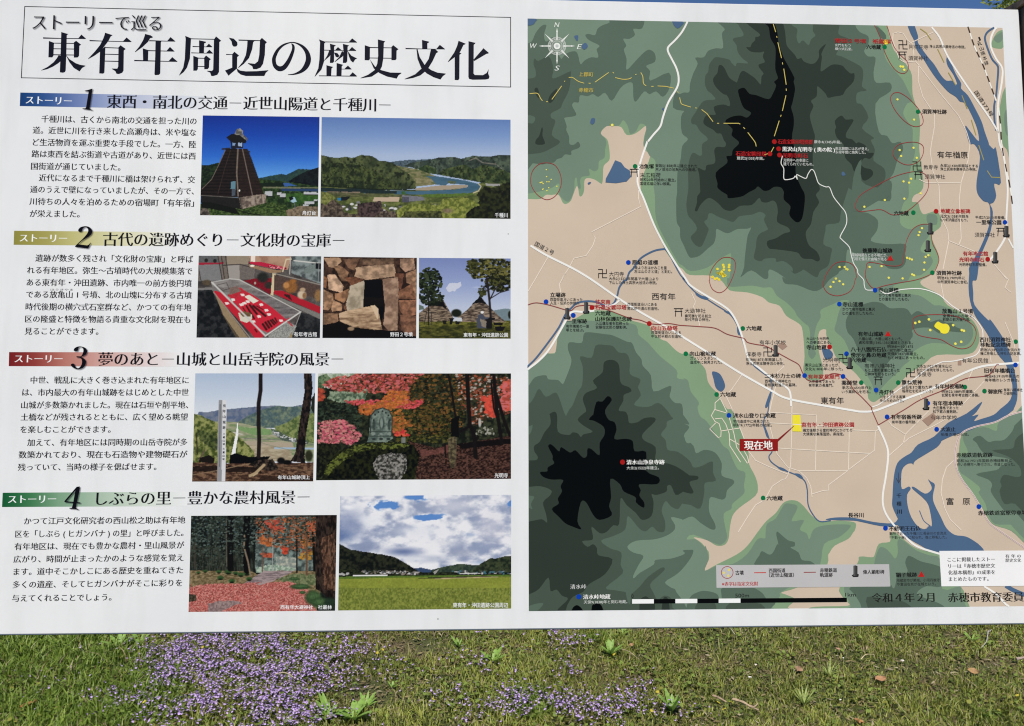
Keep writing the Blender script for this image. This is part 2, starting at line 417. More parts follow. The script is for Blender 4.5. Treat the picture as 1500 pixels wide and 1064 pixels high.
# mitred corners
def frame_poly(c, w):
    c = np.asarray(c); o = []
    for i in range(4):
        a, b_, d_ = c[i - 1], c[i], c[(i + 1) % 4]
        t1 = (b_ - a) / np.linalg.norm(b_ - a); t2 = (d_ - b_) / np.linalg.norm(d_ - b_)
        o.append((b_ + (t1 - t2) * w / 2, b_ - (t1 - t2) * w / 2))
    V = np.array([p for q in o for p in q]); return V, [(2 * i, 2 * i + 1, (2 * i + 3) % 8, (2 * i + 2) % 8) for i in range(4)]
V, F = frame_poly(fr, .0014)
flat("title_frame", V, F, h1, ink(BLACK), board)

TITLE = [
 ["G1 85,138 372,150 640,152 688,94 762,160 755,166 88,160", "G1 372,55 485,88 460,105 452,400 442,660 430,685 400,695 355,690 350,675 365,300", "G1 178,195 270,228 258,240 250,430 230,455 170,452",
  "G1 605,192 686,255 658,272 652,430 630,455 570,458 570,218", "G1 265,223 575,228 575,242 265,237", "G1 255,311 572,316 572,330 255,325", "G1 250,404 570,409 570,424 250,420",
  "G1 330,420 372,430 365,512 320,550 240,600 150,640 60,660 55,655 160,600 250,530 300,470", "G1 445,412 500,480 600,545 670,570 750,582 750,592 700,620 660,675 570,620 500,530 455,440"],
 ["G1 812,180 1000,190 1340,200 1398,140 1480,210 1470,214 820,200", "G1 1060,65 1180,105 1150,125 1110,200 1050,280 975,370 890,430 795,482 792,475 900,360 980,260 1030,160 1055,90", "G1 1062,280 1065,300 1050,690 1030,710 968,705 980,360 990,340",
  "G1 1303,262 1386,322 1355,345 1350,660 1330,695 1280,715 1240,712 1220,670 1165,635 1170,628 1250,630 1265,600 1270,295", "G1 1055,292 1270,300 1270,315 1055,306", "G1 1058,396 1270,402 1270,416 1058,410", "G1 1050,504 1268,509 1268,524 1050,519"],
 ["G2 240,42 330,65 365,90 355,105 320,110 290,165 200,250 88,330 82,322 150,240 210,140 235,70", "G2 310,140 590,150 640,90 718,158 712,164 300,158", "G2 405,150 500,158 490,175 480,660 460,685 400,690 388,675 400,400",
  "G2 298,297 580,305 632,245 705,315 700,321 295,313", "G2 205,268 305,300 292,315 288,462 210,462", "G2 70,450 400,460 610,468 668,405 750,475 745,482 72,470"],
 ["G2 870,72 975,115 962,130 945,430 900,570 850,640 780,695 775,690 840,570 865,430 878,120", "G2 965,112 1325,120 1325,134 965,126", "G2 1355,80 1438,150 1408,170 1402,640 1375,685 1310,705 1280,702 1262,650 1212,628 1215,620 1290,622 1310,600 1322,130",
  "G2 985,232 1200,240 1242,195 1298,245 1294,252 988,248", "G2 1088,142 1198,165 1192,185 1170,190 1165,345 1090,345", "G2 965,332 1200,340 1250,290 1308,345 1304,352 968,347",
  "G2 998,385 1090,420 1075,435 1070,595 1050,620 998,620", "G2 1072,415 1172,419 1172,432 1072,430", "G2 1198,380 1275,440 1250,460 1245,570 1225,595 1170,597 1168,415", "G2 1068,545 1172,548 1172,562 1068,558"],
 ["G3 160,78 240,95 295,150 300,190 280,218 240,222 215,195 205,140", "G3 315,108 655,120 655,134 317,128", "G3 455,125 570,130 545,155 530,260 480,400 400,490 315,555 308,550 380,460 430,350 450,220",
  "G3 682,82 762,152 735,178 728,350 700,490 660,550 600,575 545,575 530,530 462,488 465,478 570,490 620,450 640,350 652,115", "G3 118,335 215,340 250,300 325,360 295,385 292,560 280,575 215,560 215,352 120,350",
  "G3 215,550 285,570 200,640 158,678 102,595", "G3 283,560 340,595 430,608 600,605 780,590 785,596 745,630 720,682 430,682 350,660 300,620"],
 ["~G3 1145,172,12 1172,205,38 1175,260,45 1150,340,54 1100,450,66 1030,545,78 955,568,84 890,520,66 870,440,62 882,370,58 935,270,48 1020,195,34 1130,157,20 1220,165,24 1320,220,46 1390,310,68 1412,420,84 1380,520,84 1310,600,58 1200,650,28 1088,662,10"],
 ["G4 130,85 240,125 215,150 212,430 170,560 70,670 62,668 120,540 138,400 148,130", "G4 230,118 600,125 652,68 730,130 725,137 225,132", "G4 302,152 398,180 370,200 368,435 350,455 302,455 312,260",
  "G4 212,247 385,252 430,205 490,256 600,257 650,203 718,262 712,268 212,261", "G4 290,262 335,262 300,350 215,422 212,415 260,340", "G4 365,290 420,300 455,345 430,370 395,360", "G4 505,155 605,180 582,200 575,430 555,455 505,455 515,260",
  "G4 495,262 522,300 507,350 385,440 375,435 450,360", "G4 578,262 640,340 732,385 700,400 668,452 630,420 600,350", "G4 408,455 515,485 490,505 485,658 405,658", "G4 248,490 355,518 330,540 322,658 248,658",
  "G4 483,545 530,548 585,495 645,552 640,558 483,557", "G4 130,650 610,655 660,600 728,660 722,670 132,664"],
 ["G4 850,175 945,208 932,225 930,395 915,415 848,412", "G4 1297,175 1380,240 1350,262 1348,395 1330,412 1268,412 1268,205", "G4 930,205 1270,212 1270,225 930,221", "G4 922,370 1270,375 1270,388 922,384",
  "G4 1055,85 1172,115 1150,140 1142,380 1120,510 1080,590 960,670 785,698 783,690 900,640 1000,570 1045,470 1060,340", "G4 928,395 1010,510 1100,565 1250,605 1425,608 1425,618 1380,650 1350,702 1200,670 1080,615 990,540"],
 ["G5 355,72 470,100 462,115 440,125 440,214 358,214", "G5 95,198 360,208 580,212 635,148 718,215 714,222 98,218", "G5 495,218 570,222 612,262 580,280 520,410 440,540 330,630 210,672 85,692 82,684 250,610 380,490 460,370",
  "G5 268,216 285,216 320,340 400,470 500,545 600,585 728,600 728,608 685,640 645,695 540,660 430,600 340,510 285,370"],
 ["G5 928,85 1040,130 1030,145 1008,150 960,250 900,320 768,420 762,412 860,270 905,170", "G5 868,330 940,265 975,285 945,305 942,680 925,705 868,702",
  "G5 1085,92 1195,118 1190,130 1168,150 1165,600 1185,622 1310,625 1370,590 1402,530 1395,600 1415,650 1400,685 1350,695 1150,698 1095,685 1083,655", "G5 1318,200 1405,275 1395,288 1370,290 1175,405 1160,385 1300,225"],
]
for g in TITLE:
    polys = []
    for s in g:
        if s[0] == '~':
            c = catmull(pts(s[1:]), 4, False); b2 = P(c[:, :2]); V, F = ribbon(b2, c[:, 2] * DIST / FPX)
            n_ = len(c)
            for f in F: polys.append(V[list(f)])
        else: polys.append(P(pts(s)))
    V, F = fill(polys); flat("title_character", V, F, h1, ink((20, 22, 36)), board)

def soft_shadow(build, dx, dy, name, parent):
    """printed soft drop shade beside lettering: a few faint offset copies"""
    global LAYER
    for k, (ox, oy) in enumerate(((.2, 0), (.6, .35), (1, .9), (1.45, 1.35), (.55, 1.1), (1.3, .45))):
        V, F = build(ox * dx, oy * dy); flat(name, V, F, nexth(), soft_ink(.14), parent)
def subt(ox, oy):
    L = []; text('ストーリーで巡る', 47.5 + ox, 32.3 + oy, 236.5 + ox, 26, 'sub', y1=34 + oy, lines=L); return L[0]
soft_shadow(subt, 1.8, 1.8, "subtitle_shade", board)
V, F = subt(0, 0); flat("subtitle", V, F, nexth(), ink(BLACK), board)

# ------------------------------------------------------------ story banners and headings
def ramp(stops, t):
    xs_ = [s_[0] for s_ in stops]; c = np.array([s_[1] for s_ in stops], float)
    return np.stack([np.interp(t, xs_, c[:, i]) for i in range(3)], -1)
PAPER = (226, 229, 234)
BAN = [([(29.8, 135.8), (318, 141.3), (317, 161), (29, 155.6)], [(0, (18, 58, 112)), (.12, (45, 80, 140)), (.27, (100, 120, 172)), (.42, (140, 155, 195)), (.6, (182, 190, 214)), (.85, (208, 214, 226)), (1, PAPER)], (37.7, 146.4, 105.4), 148.2),
       ([(20.8, 338.3), (262, 340.3), (261, 361), (20, 358.8)], [(0, (138, 134, 62)), (.2, (160, 155, 88)), (.36, (186, 182, 125)), (.6, (206, 204, 165)), (.85, (222, 223, 208)), (1, PAPER)], (28.8, 348.6, 98.4), 349.3),
       ([(13.4, 516), (268, 516.5), (267, 537.3), (12.8, 536.6)], [(0, (112, 26, 28)), (.15, (140, 60, 55)), (.32, (176, 115, 105)), (.5, (196, 152, 146)), (.75, (214, 196, 196)), (1, PAPER)], (21.4, 525.5, 91.7), 525.8),
       ([(4, 722), (275, 720.5), (274, 741.5), (3, 743)], [(0, (16, 84, 46)), (.15, (60, 118, 78)), (.3, (118, 156, 128)), (.5, (160, 184, 166)), (.78, (205, 216, 208)), (1, PAPER)], (11.8, 731.6, 82.4), 731)]
HEADS = [('東西・南北の交通－近世山陽道と千種川－', 156.5, 148.6, 572.3, 154), ('古代の遺跡めぐり－文化財の宝庫－', 150.8, 350.6, 504.6, 352.4),
         ('夢のあと－山城と山岳寺院の風景－', 144, 526.2, 503, 526), ('しぶらの里－豊かな農村風景－', 141, 730.6, 453.5, 728)]
NUMS = [["N1 840,242 822,300 735,900 742,945 835,972 825,992 740,975 495,942 495,922 590,920 618,880 705,350 690,330 575,328 568,308 680,285 800,245"],
        ["=N2 465,320 480,250 560,185 700,155 830,180 920,260 942,340 905,440 800,530 640,620 475,785", "N2 475,785 770,820 840,790 888,718 898,740 830,880 790,925 358,872 353,850 470,740"],
        ["=N3 425,320 450,250 540,195 650,180 780,210 860,270 882,360 840,460 740,520 695,548 790,610 845,700 820,820 740,920 600,970 460,945 350,870 328,810 380,775 440,790 480,880 560,938 640,900 700,800 712,690 680,600 620,568 530,560 528,522 600,524 680,515 740,420 762,320 740,240 680,205 610,215 575,260 560,325 490,348"],
        ["N4 690,175 740,180 672,262 372,618 310,650 303,625", "N4 306,622 805,662 790,697 312,656", "N4 690,176 785,165 772,280 680,690 655,820 672,845 745,880 740,896 640,870 462,856 462,832 540,828 575,700 640,320 662,250"]]
NUMS[1][0] = "=N2 465,320 480,250 560,185 700,155 830,180 920,260 942,340 905,440 800,530 640,630 490,755 470,800 400,840 355,850 500,705 640,570 760,430 808,330 800,250 740,190 670,197 610,250 582,330 520,357"
hb = nexth()
tagm = vcol_mat("printed_picture")
for (q, stops, (x0, yy, x1), y1), hd, num in zip(BAN, HEADS, NUMS):
    c = P(q); N = 40; t = np.linspace(0, 1, N + 1)
    V = np.vstack([c[0] + (c[1] - c[0]) * t[:, None], c[3] + (c[2] - c[3]) * t[:, None]])
    F = np.array([(N + 1 + i, N + 2 + i, i + 1, i) for i in range(N)])
    col = lin(ramp(stops, t)); me = mesh_fast("story_banner", W(V, hb), F, np.vstack([col, col]))
    bn = link("story_banner", me, board, tagm)
    text('ストーリー', x0, yy, x1, 13.5, 'head', (236, 238, 240), "banner_lettering", bn, hb + U, y1=y1)
    def nb(ox, oy, num=num):
        polys = []
        for s in num:
            p = pts(s.lstrip('=')) + np.array([ox, oy]); polys.append(P(catmull(p, 4) if s[0] == '=' else p))
        return fill(polys)
    LAYER[0] = 12; soft_shadow(nb, 1.7, 1.5, "number_shade", bn)
    V, F = nb(0, 0); flat("story_number", V, F, nexth(), ink((12, 12, 20)), board)
    text(hd[0], hd[1], hd[2], hd[3], 22.3, 'head', (20, 20, 28), "story_heading", board, nexth(), y1=hd[4])

BODY = [('T1', [('千種川は、古くから南北の交通を担った川の', 190, 551, 902), ('道。近世に川を行き来した高瀬舟は、米や塩な', 150, 603, 900), ('ど生活物資を運ぶ重要な手段でした。一方、陸', 150, 658, 900), ('路は東西を結ぶ街道や古道があり、近世には西', 145, 711, 898), ('国街道が通じていました。', 142, 765, 553),
                ('近代になるまで千種川に橋は架けられず、交', 178, 820, 895), ('通のうえで壁になっていましたが、その一方で、', 138, 873, 890), ('川待ちの人々を泊めるための宿場町「有年宿」', 135, 928, 890), ('が栄えました。', 136, 981, 366)]),
        ('T3', [('遺跡が数多く残され「文化財の宝庫」と呼ば', 162, 185, 886), ('れる有年地区。弥生～古墳時代の大規模集落で', 124, 240, 882), ('ある東有年・沖田遺跡、市内唯一の前方後円墳', 122, 296, 880), ('である放亀山 1 号墳、北の山塊に分布する古墳', 120, 351, 880), ('時代後期の横穴式石室群など、かつての有年地', 117, 407, 878), ('区の隆盛と特徴を物語る貴重な文化財を現在も', 115, 463, 873), ('見ることができます。', 113, 518, 452)]),
        ('T3', [('中世、戦乱に大きく巻き込まれた有年地区に', 140, 742, 866), ('は、市内最大の有年山城跡をはじめとした中世', 102, 798, 866), ('山城が多数築かれました。現在は石垣や削平地、', 97, 856, 864), ('土橋などが残されるとともに、広く望める眺望', 95, 911, 862), ('を楽しむことができます。', 93, 968, 508), ('加えて、有年地区には同時期の山岳寺院が多', 125, 1027, 860), ('数築かれており、現在も石造物や建物礎石が', 85, 1083, 860), ('残っていて、当時の様子を偲ばせます。', 82, 1140, 718)]),
        ('T5', [('かつて江戸文化研究者の西山松之助は有年地', 110, 384, 850), ('区を「しぶら ( ヒガンバナ ) の里」と呼びました。', 70, 443, 842), ('有年地区は、現在でも豊かな農村・里山風景が', 66, 500, 845), ('広がり、時間が止まったかのような感覚を覚え', 62, 558, 842), ('ます。道中そこかしこにある歴史を重ねてきた', 62, 615, 840), ('多くの遺産、そしてヒガンバナがそこに彩りを', 58, 674, 836), ('与えてくれることでしょう。', 55, 738, 512)])]
ht = 2 * U
for tl_, ls in BODY:
    ox, oy, k = TILES[tl_]; L = []
    for s, x0, y, x1 in ls:
        text(s, ox + x0 / k, oy + y / k, ox + x1 / k, 11.6, 'body', lines=L)
    join_lines("story_text", L, ht, ink((28, 28, 34)), board)
text('ほうきやま', 74, 424.6, 107, 3.6, 'note', (50, 50, 55), "reading_gloss", board, ht); text('しゅく', 269.5, 291, 278, 3.4, 'note', (50, 50, 55), "reading_gloss", board, ht)
# ------------------------------------------------------------ the relief map
MP = P([[772.2, 28.2], [1467.3, 40.3], [775.3, 893.8], [1500, 889.7]])
MX0 = (MP[0, 0] + MP[2, 0]) / 2; MX1 = MP[1, 0] + .0015; MY1 = (MP[0, 1] + MP[1, 1]) / 2; MY0 = (MP[2, 1] + MP[3, 1]) / 2
# the traced print edges are very slightly skewed: keep the photographed quadrilateral, clip to its bounding box
hm = 2 * U
LV = {1: (127, 155, 124), 2: (112, 134, 118), 3: (84, 103, 91), 4: (69, 83, 73), 5: (46, 56, 50), 6: (7, 10, 11)}
BEIGE = (199, 183, 166); WATER = (75, 101, 134); ROAD = (232, 232, 230); LANE = (228, 217, 203)
c = [[MX0, MY0], [MX1, MY0], [MX1, MY1], [MX0, MY1]]
mapo = flat("map_print", c, [(0, 1, 2, 3)], hm, ink(BEIGE), board)
LAYER[0] = 2
def area(name, s, rgb, smooth=True, h=None, lab=None, clip=True):
    p = pts(s)[:, :2]
    if smooth: p = catmull(p, 3)
    p = P(p)
    if clip: p = clip_rect(p, MX0, MY0, MX1, MY1)
    if len(p) < 3: return
    V, F = fill([p])
    if V is None: return
    o = flat(name, V, F, h if h is not None else nexth(0), ink(rgb), mapo)
    if lab: o['label'] = lab
    return o
def line(name, s, wpx, rgb, smooth=True, closed=False, h=None, parent=None, join=None):
    p = pts(s)[:, :2]
    if smooth: p = catmull(p, 4, closed)
    p = P(p)
    if not closed:   # keep inside the print
        ok = (p[:, 0] > MX0 - .004) & (p[:, 0] < MX1 + .002) & (p[:, 1] < MY1 + .004) & (p[:, 1] > MY0 - .004)
        if ok.sum() < 2: return
        p = p[ok]; p[:, 0] = np.clip(p[:, 0], MX0, MX1); p[:, 1] = np.clip(p[:, 1], MY0, MY1)
    V, F = ribbon(p, wpx * DIST / FPX, closed)
    if join is not None: join.append((V, F)); return
    return flat(name, V, F, h if h is not None else nexth(0), ink(rgb), parent or mapo)

HILLS = [
 # ---- north-western and central mountains
 (1, "A0 10,40 B0 600,60 C0 255,150 250,190 268,270 300,370 360,440 400,490 435,560 440,700 470,800 495,900 490,1064 C2 490,100 500,180 515,280 520,370 495,415 450,440 435,485 480,490 495,540 520,578 570,565 620,555 650,610 648,670 600,710 578,740 600,800 630,870 635,930 600,1000 560,1040 C4 500,60 520,100 640,160 700,240 830,310 900,370 935,460 920,550 850,605 620,610 520,680 400,760 320,850 200,930 150,960 110,930 105,860 60,800 0,730 B4 1150,640 1110,560 1068,470 1062,420 1015,435 1005,520 1015,600 1040,700 1040,775 1000,795 920,790 895,720 905,620 890,430 860,375 770,320 720,245 640,220 590,180 480,145 350,130 290,60 200,20 50,15 B2 0,985 A2 1180,960 1100,870 1050,760 1010,660 960,560 915,440 905,370 925,280 975,150 945,110 925,70 930,0 A0 950,932 870,990 800,1003 760,945 700,938 650,940 608,990 650,1030 665,1064 A2 675,130 670,180 630,220 625,300 618,350 600,345 560,320 510,310 487,330 485,400 470,440 450,442 440,385 428,372 405,430 385,480 350,502 325,490 295,435 240,435 200,435 160,465 65,465 10,465"),
 (2, "A0 10,40 B0 600,60 C0 175,150 180,190 235,250 245,300 230,400 260,470 330,550 370,600 400,660 440,750 400,770 370,840 400,900 440,960 440,1064 C2 460,100 440,190 420,260 410,350 410,450 370,500 345,620 370,670 430,690 500,660 555,665 560,740 520,790 500,850 560,880 590,920 570,970 500,1030 C4 430,20 400,60 310,90 300,110 350,150 480,165 545,200 600,240 640,240 700,260 760,300 860,360 890,450 860,520 800,545 700,530 600,520 520,540 440,590 400,640 420,650 370,690 330,740 260,800 190,880 170,905 150,870 140,830 100,760 50,700 0,650 B4 1200,500 1130,430 1140,370 1160,290 1190,230 1240,208 1180,203 1110,235 1025,275 1025,330 990,400 970,540 990,600 960,640 930,600 945,520 940,410 900,370 850,320 830,280 770,220 700,170 660,110 600,110 520,95 430,100 340,100 330,40 B2 350,1040 360,880 330,880 260,920 180,975 60,1000 0,960 A2 1180,930 1100,790 1020,620 1010,440 1000,350 1015,190 970,145 945,90 925,60 935,0 A0 945,940 900,920 870,975 825,995 810,940 775,893 740,935 650,938 608,988 640,1030 650,1064 A2 640,100 635,160 595,185 590,240 560,260 520,240 525,290 470,300 455,330 460,385 440,380 430,310 415,320 410,400 380,475 345,480 300,430 300,350 250,380 190,400 150,410 65,425 10,425"),
 (3, "P 510,20 510,60 555,100 605,155 570,210 585,380 500,388 400,420 345,500 240,505 270,580 215,700 175,830 165,930 100,935 40,955 A0 1160,690 1145,800 1230,825 R 110,105 65,180 75,380 150,455 80,540 60,700 20,870 U 15,60 5,150 10,420 50,500 55,620 100,720 160,850 210,868 300,840 400,750 470,690 495,600 497,525 520,515 600,555 660,562 760,515 880,510 932,497 890,590 870,720 850,900 845,980 820,1060 B2 432,1045 510,995 600,1055 635,1050 640,990 700,1010 770,1060 B4 740,30 760,80 850,90 970,135 1040,110 1090,50 1150,10 V 840,1040 895,1000 920,920 935,780 975,775 1030,810 1267,880 C2 110,930 200,925 260,980 350,980 390,930 385,870 385,800 250,800 130,775 175,700 180,620 110,570 60,555 150,480 270,480 280,400 270,320 300,270 330,170 370,100 350,40 C0 290,1064 250,1010 190,980 165,770 275,680 270,615 170,615 150,540 165,430 110,420 80,380 110,330 110,270 50,240 15,190 15,120"),
 (4, "P 770,20 770,90 830,190 825,240 705,270 750,350 765,430 820,510 885,560 880,577 760,570 740,612 690,570 660,530 560,505 490,500 450,535 410,600 400,680 365,730 360,830 390,910 440,950 490,1020 380,1030 320,1064 R 240,130 190,210 200,270 250,280 300,360 398,455 325,520 325,640 290,662 210,625 160,740 150,900 155,1064 U 130,200 150,340 200,400 250,470 255,530 190,600 190,640 240,710 300,735 340,690 400,540 400,500 350,425 390,390 405,325 450,320 510,355 600,390 700,425 740,400 790,355 940,335 1040,300 1110,340 1090,400 1135,500 1130,525 1040,570 1000,640 990,740 965,860 1000,900 1060,910 1100,880 1230,875 V 60,920 150,910 250,980 265,1040 B2 800,990 830,1020 880,1000 900,990 960,1030 1000,1045 1020,1000 1080,960 1100,880 1105,830 1045,800 1060,700 1070,655 1160,640 1175,560 1230,385 V 955,5 1100,100 C2 60,440 150,400 230,330 230,240 150,180 160,100 130,30 S 1267,440 1120,320 1200,190 1120,30 Q 1055,1064 1060,940 1180,910 1120,860 1135,740 1125,640 1050,580 870,490 800,460 900,340 1000,300 920,255 830,210 845,100 845,20"),
 (3, "Q 260,60 262,110 320,150 310,250 340,330 390,290 460,350 490,280 545,230 515,180 515,100 515,60"),
 (5, "P 890,60 890,90 960,150 1040,215 1020,245 985,250 980,290 940,330 920,375 870,375 930,430 1040,440 1092,430 1075,490 1100,560 1025,590 1040,640 1085,700 1060,740 1055,820 1040,830 980,760 880,690 830,668 795,700 760,800 740,805 660,750 610,650 570,600 530,605 515,690 460,770 490,860 580,950 630,970 665,1040 R 665,50 590,28 480,50 475,100 490,155 380,160 340,240 370,290 460,340 510,385 560,390 590,460 620,510 600,555 510,552 475,600 490,720 460,765 380,780 360,845 270,810 290,900 300,1064 U 300,60 265,110 260,190 235,280 265,290 300,220 380,140 440,135 530,200 590,265 660,288 720,275 800,225 940,215 1030,128 1060,175 1130,185 1200,160 1245,200 1262,300 1255,425 V 200,490 228,545 150,570 50,630 U 1130,665 1150,750 V 60,765 310,800 360,850 400,880 500,885 570,915 600,880 560,790 470,720 430,620 430,540 490,450 520,300 590,185 550,90 600,20 S 560,960 515,800 515,560 538,430 520,350 475,170 520,50 Q 490,1040 560,980 565,865 600,880 670,950 700,1000 780,985 880,965 920,900 1015,800 1025,700 980,700 920,650 880,605 800,588 730,600 620,675 610,620 625,500 620,450 675,335 590,410 590,490 550,560 490,583 400,550 370,510 320,520 290,470 200,370 180,300 170,190 145,80 140,40"),
 (5, "S 865,165 920,215 1018,220 930,370 930,440 1000,460 1050,510 1080,495 1170,540 1190,620 1267,630 1220,700 1150,690 1110,760 1150,810 1230,830 1260,880 1230,930 1160,970 1120,950 1100,880 1020,850 990,770 910,680 890,520 810,440 785,350 800,310 785,230"),
 (6, "P 1110,60 1110,90 1150,130 1170,260 1225,360 1235,450 1230,640 1260,740 1255,770 1215,805 1240,850 1200,950 1145,1018 1000,970 910,950 850,880 790,890 770,925 810,1064 R 850,80 930,130 880,190 800,165 690,180 610,240 700,330 690,410 770,480 775,520 705,590 690,660 625,670 635,750 495,870 515,1000 U 515,0 570,50 635,90 645,130 740,125 830,105 900,60 980,20 B2 560,372 600,403 640,400 680,375 730,380 750,410 V 155,60 155,150 235,230 220,320 250,380 320,432 380,380 410,200 410,80 375,10 S 340,990 300,880 300,640 255,440 275,300 275,180 245,70 Q 260,1064 292,900 275,800 283,750 210,610 150,500 90,330 75,200 45,90 45,50"),
 (3, "W 10,330 60,330 120,300 165,200 240,110 300,105 270,210 285,300 330,290 370,250 400,300 400,400 470,500 485,520 550,450 650,425 690,470 720,585 770,540 850,500 930,505 940,470 920,400 955,355 830,290 780,230 820,210 900,225 930,150 990,105 1080,70 1100,20 A0 915,120 915,212 850,215 862,260 820,290 775,290 798,340 780,370 800,440 800,520 870,450 930,390 970,370 1010,400 1010,460 945,490 975,530 975,600 1115,540 1120,650 1070,720 1020,680 970,700 930,680 870,755 850,720 845,620 800,620 750,660 690,750 640,690 590,720 550,700 510,715 X 715,0 700,85 640,85 618,130 665,220 650,255 530,275 525,300 550,380 545,430 580,510 585,600 640,610 690,572 718,620 690,655 610,685 605,735 530,730 490,770 430,790 390,830 300,840 250,855 130,840 10,850"),
 (4, "W 10,765 60,765 160,745 165,660 140,590 150,515 200,545 330,490 385,640 370,755 450,740 590,675 600,720 580,900 500,1064 X 470,160 360,220 360,280 410,320 365,490 470,575 350,660 230,710 60,730 10,730 10,355 120,350 160,300 150,265 100,245 10,200"),
 (5, "X 240,400 255,420 250,500 280,600 170,605 170,550 210,500"), (5, "W 350,960 430,890 400,1010 350,1064 320,1040"), (5, "W 150,900 190,880 220,1000 185,990"),
 (3, "C0 1100,225 1060,250 1025,320 1030,350 1070,362 1115,350 1150,230"), (1, "C0 1100,225 1060,250 1025,320 1030,350 1070,362 1115,350 1150,230"), (2, "C0 1040,285 1070,320 1105,300 1120,240 1090,245"),
 (1, "C0 1125,655 1090,780 1085,880 1105,1064 C2 1140,100 1165,185 1200,180 C0 1200,640"), (2, "C0 1130,820 1120,900 1135,1000 1180,1000 1180,820"),
 (2, "C2 545,590 575,575 620,590 620,650 580,655 550,640"), (3, "C0 170,195 235,250 240,290 200,280 180,240"),
 # ---- Castle hill north of the village, burial mound hill
 (3, "B4 1267,250 1230,310 1210,370 1225,440 1267,490 C4 60,620 100,650 140,670 160,760 200,760 240,690 280,640 370,560 440,470 440,420 560,405 640,450 640,410 700,430 800,440 830,430 760,400 740,370 690,370 640,345 570,365 560,330 500,290 470,285 440,305 430,310 400,270 350,260 270,262 215,225 150,215 100,225 0,255"),
 (3, "C2 60,170 60,330 180,380 280,330 270,440 180,480 0,560 0,300"),
 # ---- south-western mountain
 (1, "A4 20,720 70,715 150,650 200,600 240,598 275,580 290,450 330,380 400,350 500,295 560,278 640,280 700,285 830,350 900,370 970,395 1000,450 1060,495 1100,510 1160,570 1210,600 1267,600 B4 130,670 170,720 185,800 215,850 250,885 290,950 330,1010 B6 360,0 400,70 450,200 490,330 490,400 540,500 558,575 540,640 420,730 370,790 350,880 340,960 310,1005 250,1010 180,970 80,948 140,990 180,1040 B8 195,150 195,200 178,235 165,285 250,240 400,165 480,100 555,0 B6 620,830 690,770 740,700 790,675 850,680 900,720 950,780 1000,820 1050,835 1150,825 1267,835 C6 20,860 10,900 B6 1267,910 1230,960 1130,1010 1090,1064 B8 1080,170 1075,235 1000,330 850,410 735,445 760,460 830,490 820,520 780,560 775,640 A8 10,640 10,0 A6 10,500"),
 (2, "A4 20,725 72,722 150,655 200,603 250,600 272,590 290,470 325,380 400,352 560,356 830,375 880,410 890,460 960,520 1050,620 1170,720 1175,780 1230,790 B4 0,780 40,800 60,880 120,960 110,1000 130,1064 B6 180,90 250,190 300,270 340,300 370,370 410,445 465,470 455,560 460,610 440,640 370,700 360,740 305,775 315,870 330,950 300,995 250,1000 80,930 30,965 100,965 160,1020 B8 170,100 190,170 190,210 165,285 260,245 370,235 480,160 555,50 610,45 B6 615,930 625,850 690,810 750,710 790,698 850,715 840,760 810,830 900,820 870,890 920,920 940,965 965,900 1010,870 1110,855 1230,855 1240,880 1160,950 1050,1000 B8 1020,240 940,330 735,440 725,470 690,520 665,560 650,640 A8 10,640 10,0"),
 (3, "A4 20,900 75,835 120,775 200,760 220,790 290,795 325,825 345,790 380,700 390,640 365,570 375,515 465,520 480,460 510,440 640,455 700,465 800,510 840,520 870,590 910,640 920,690 980,760 1000,880 1120,838 1130,870 1120,920 1160,965 1210,975 1220,1064 A6 1220,40 1267,110 B6 10,105 50,130 10,190 25,220 80,270 100,325 160,300 240,320 290,400 290,490 370,520 380,550 330,600 320,650 290,670 210,650 195,700 200,770 240,850 240,890 200,885 130,840 70,795 0,820 A6 1210,815 1130,800 1160,860 1150,900 1090,940 1000,965 870,975 805,1020 A8 850,150 925,175 890,240 850,320 855,340 900,300 1000,240 1015,205 1130,195 1230,160 B8 0,135 50,130 80,135 60,190 0,270 A8 1160,320 1085,370 1130,410 1170,445 1170,640 10,640 10,0"),
 (2, "A6 1230,180 1280,150 1300,220 1267,250 1240,240"),
 (3, "B8 40,620 50,490 110,445 170,435 250,455 270,500 275,620"), (3, "B8 270,620 290,490 300,405 500,405 590,450 620,490 690,520 650,570 640,620"),
 (4, "B8 105,620 110,520 235,520 235,620"), (4, "B8 340,620 350,525 580,530 590,620"),
 (3, "B6 700,908 715,915 780,970 830,985 830,1015 800,1025 B8 860,150 885,205 950,215 960,260 555,260 570,170 590,140 640,165 670,150 700,90 B6 710,1000 695,930"),
 (4, "A4 20,1010 80,970 110,930 150,860 200,920 270,888 300,930 330,1020 350,1064 A6 352,45 375,0 A4 400,980 440,880 470,830 475,700 455,620 540,630 570,540 640,535 700,545 740,590 800,600 825,660 825,750 895,785 900,810 885,850 905,910 855,980 960,995 1035,965 1100,1020 1130,1064 A6 1145,70 1100,90 1095,130 1055,185 1090,230 1105,300 1180,315 1267,380 B6 80,430 140,420 200,390 225,395 225,470 245,530 165,545 160,620 130,735 60,710 0,700 A6 1210,700 1180,740 1130,720 1090,680 1060,750 1085,830 1080,905 1030,905 990,870 940,905 890,880 810,790 790,890 700,940 610,975 A8 680,120 760,150 755,240 770,305 645,410 715,430 800,445 830,460 900,400 960,330 1060,262 1083,275 1040,320 975,385 1000,450 1030,500 1080,470 1130,490 1140,560 1150,640 10,640 10,0"),
 (3, "A8 795,440 805,500 822,535 832,480 828,440"),
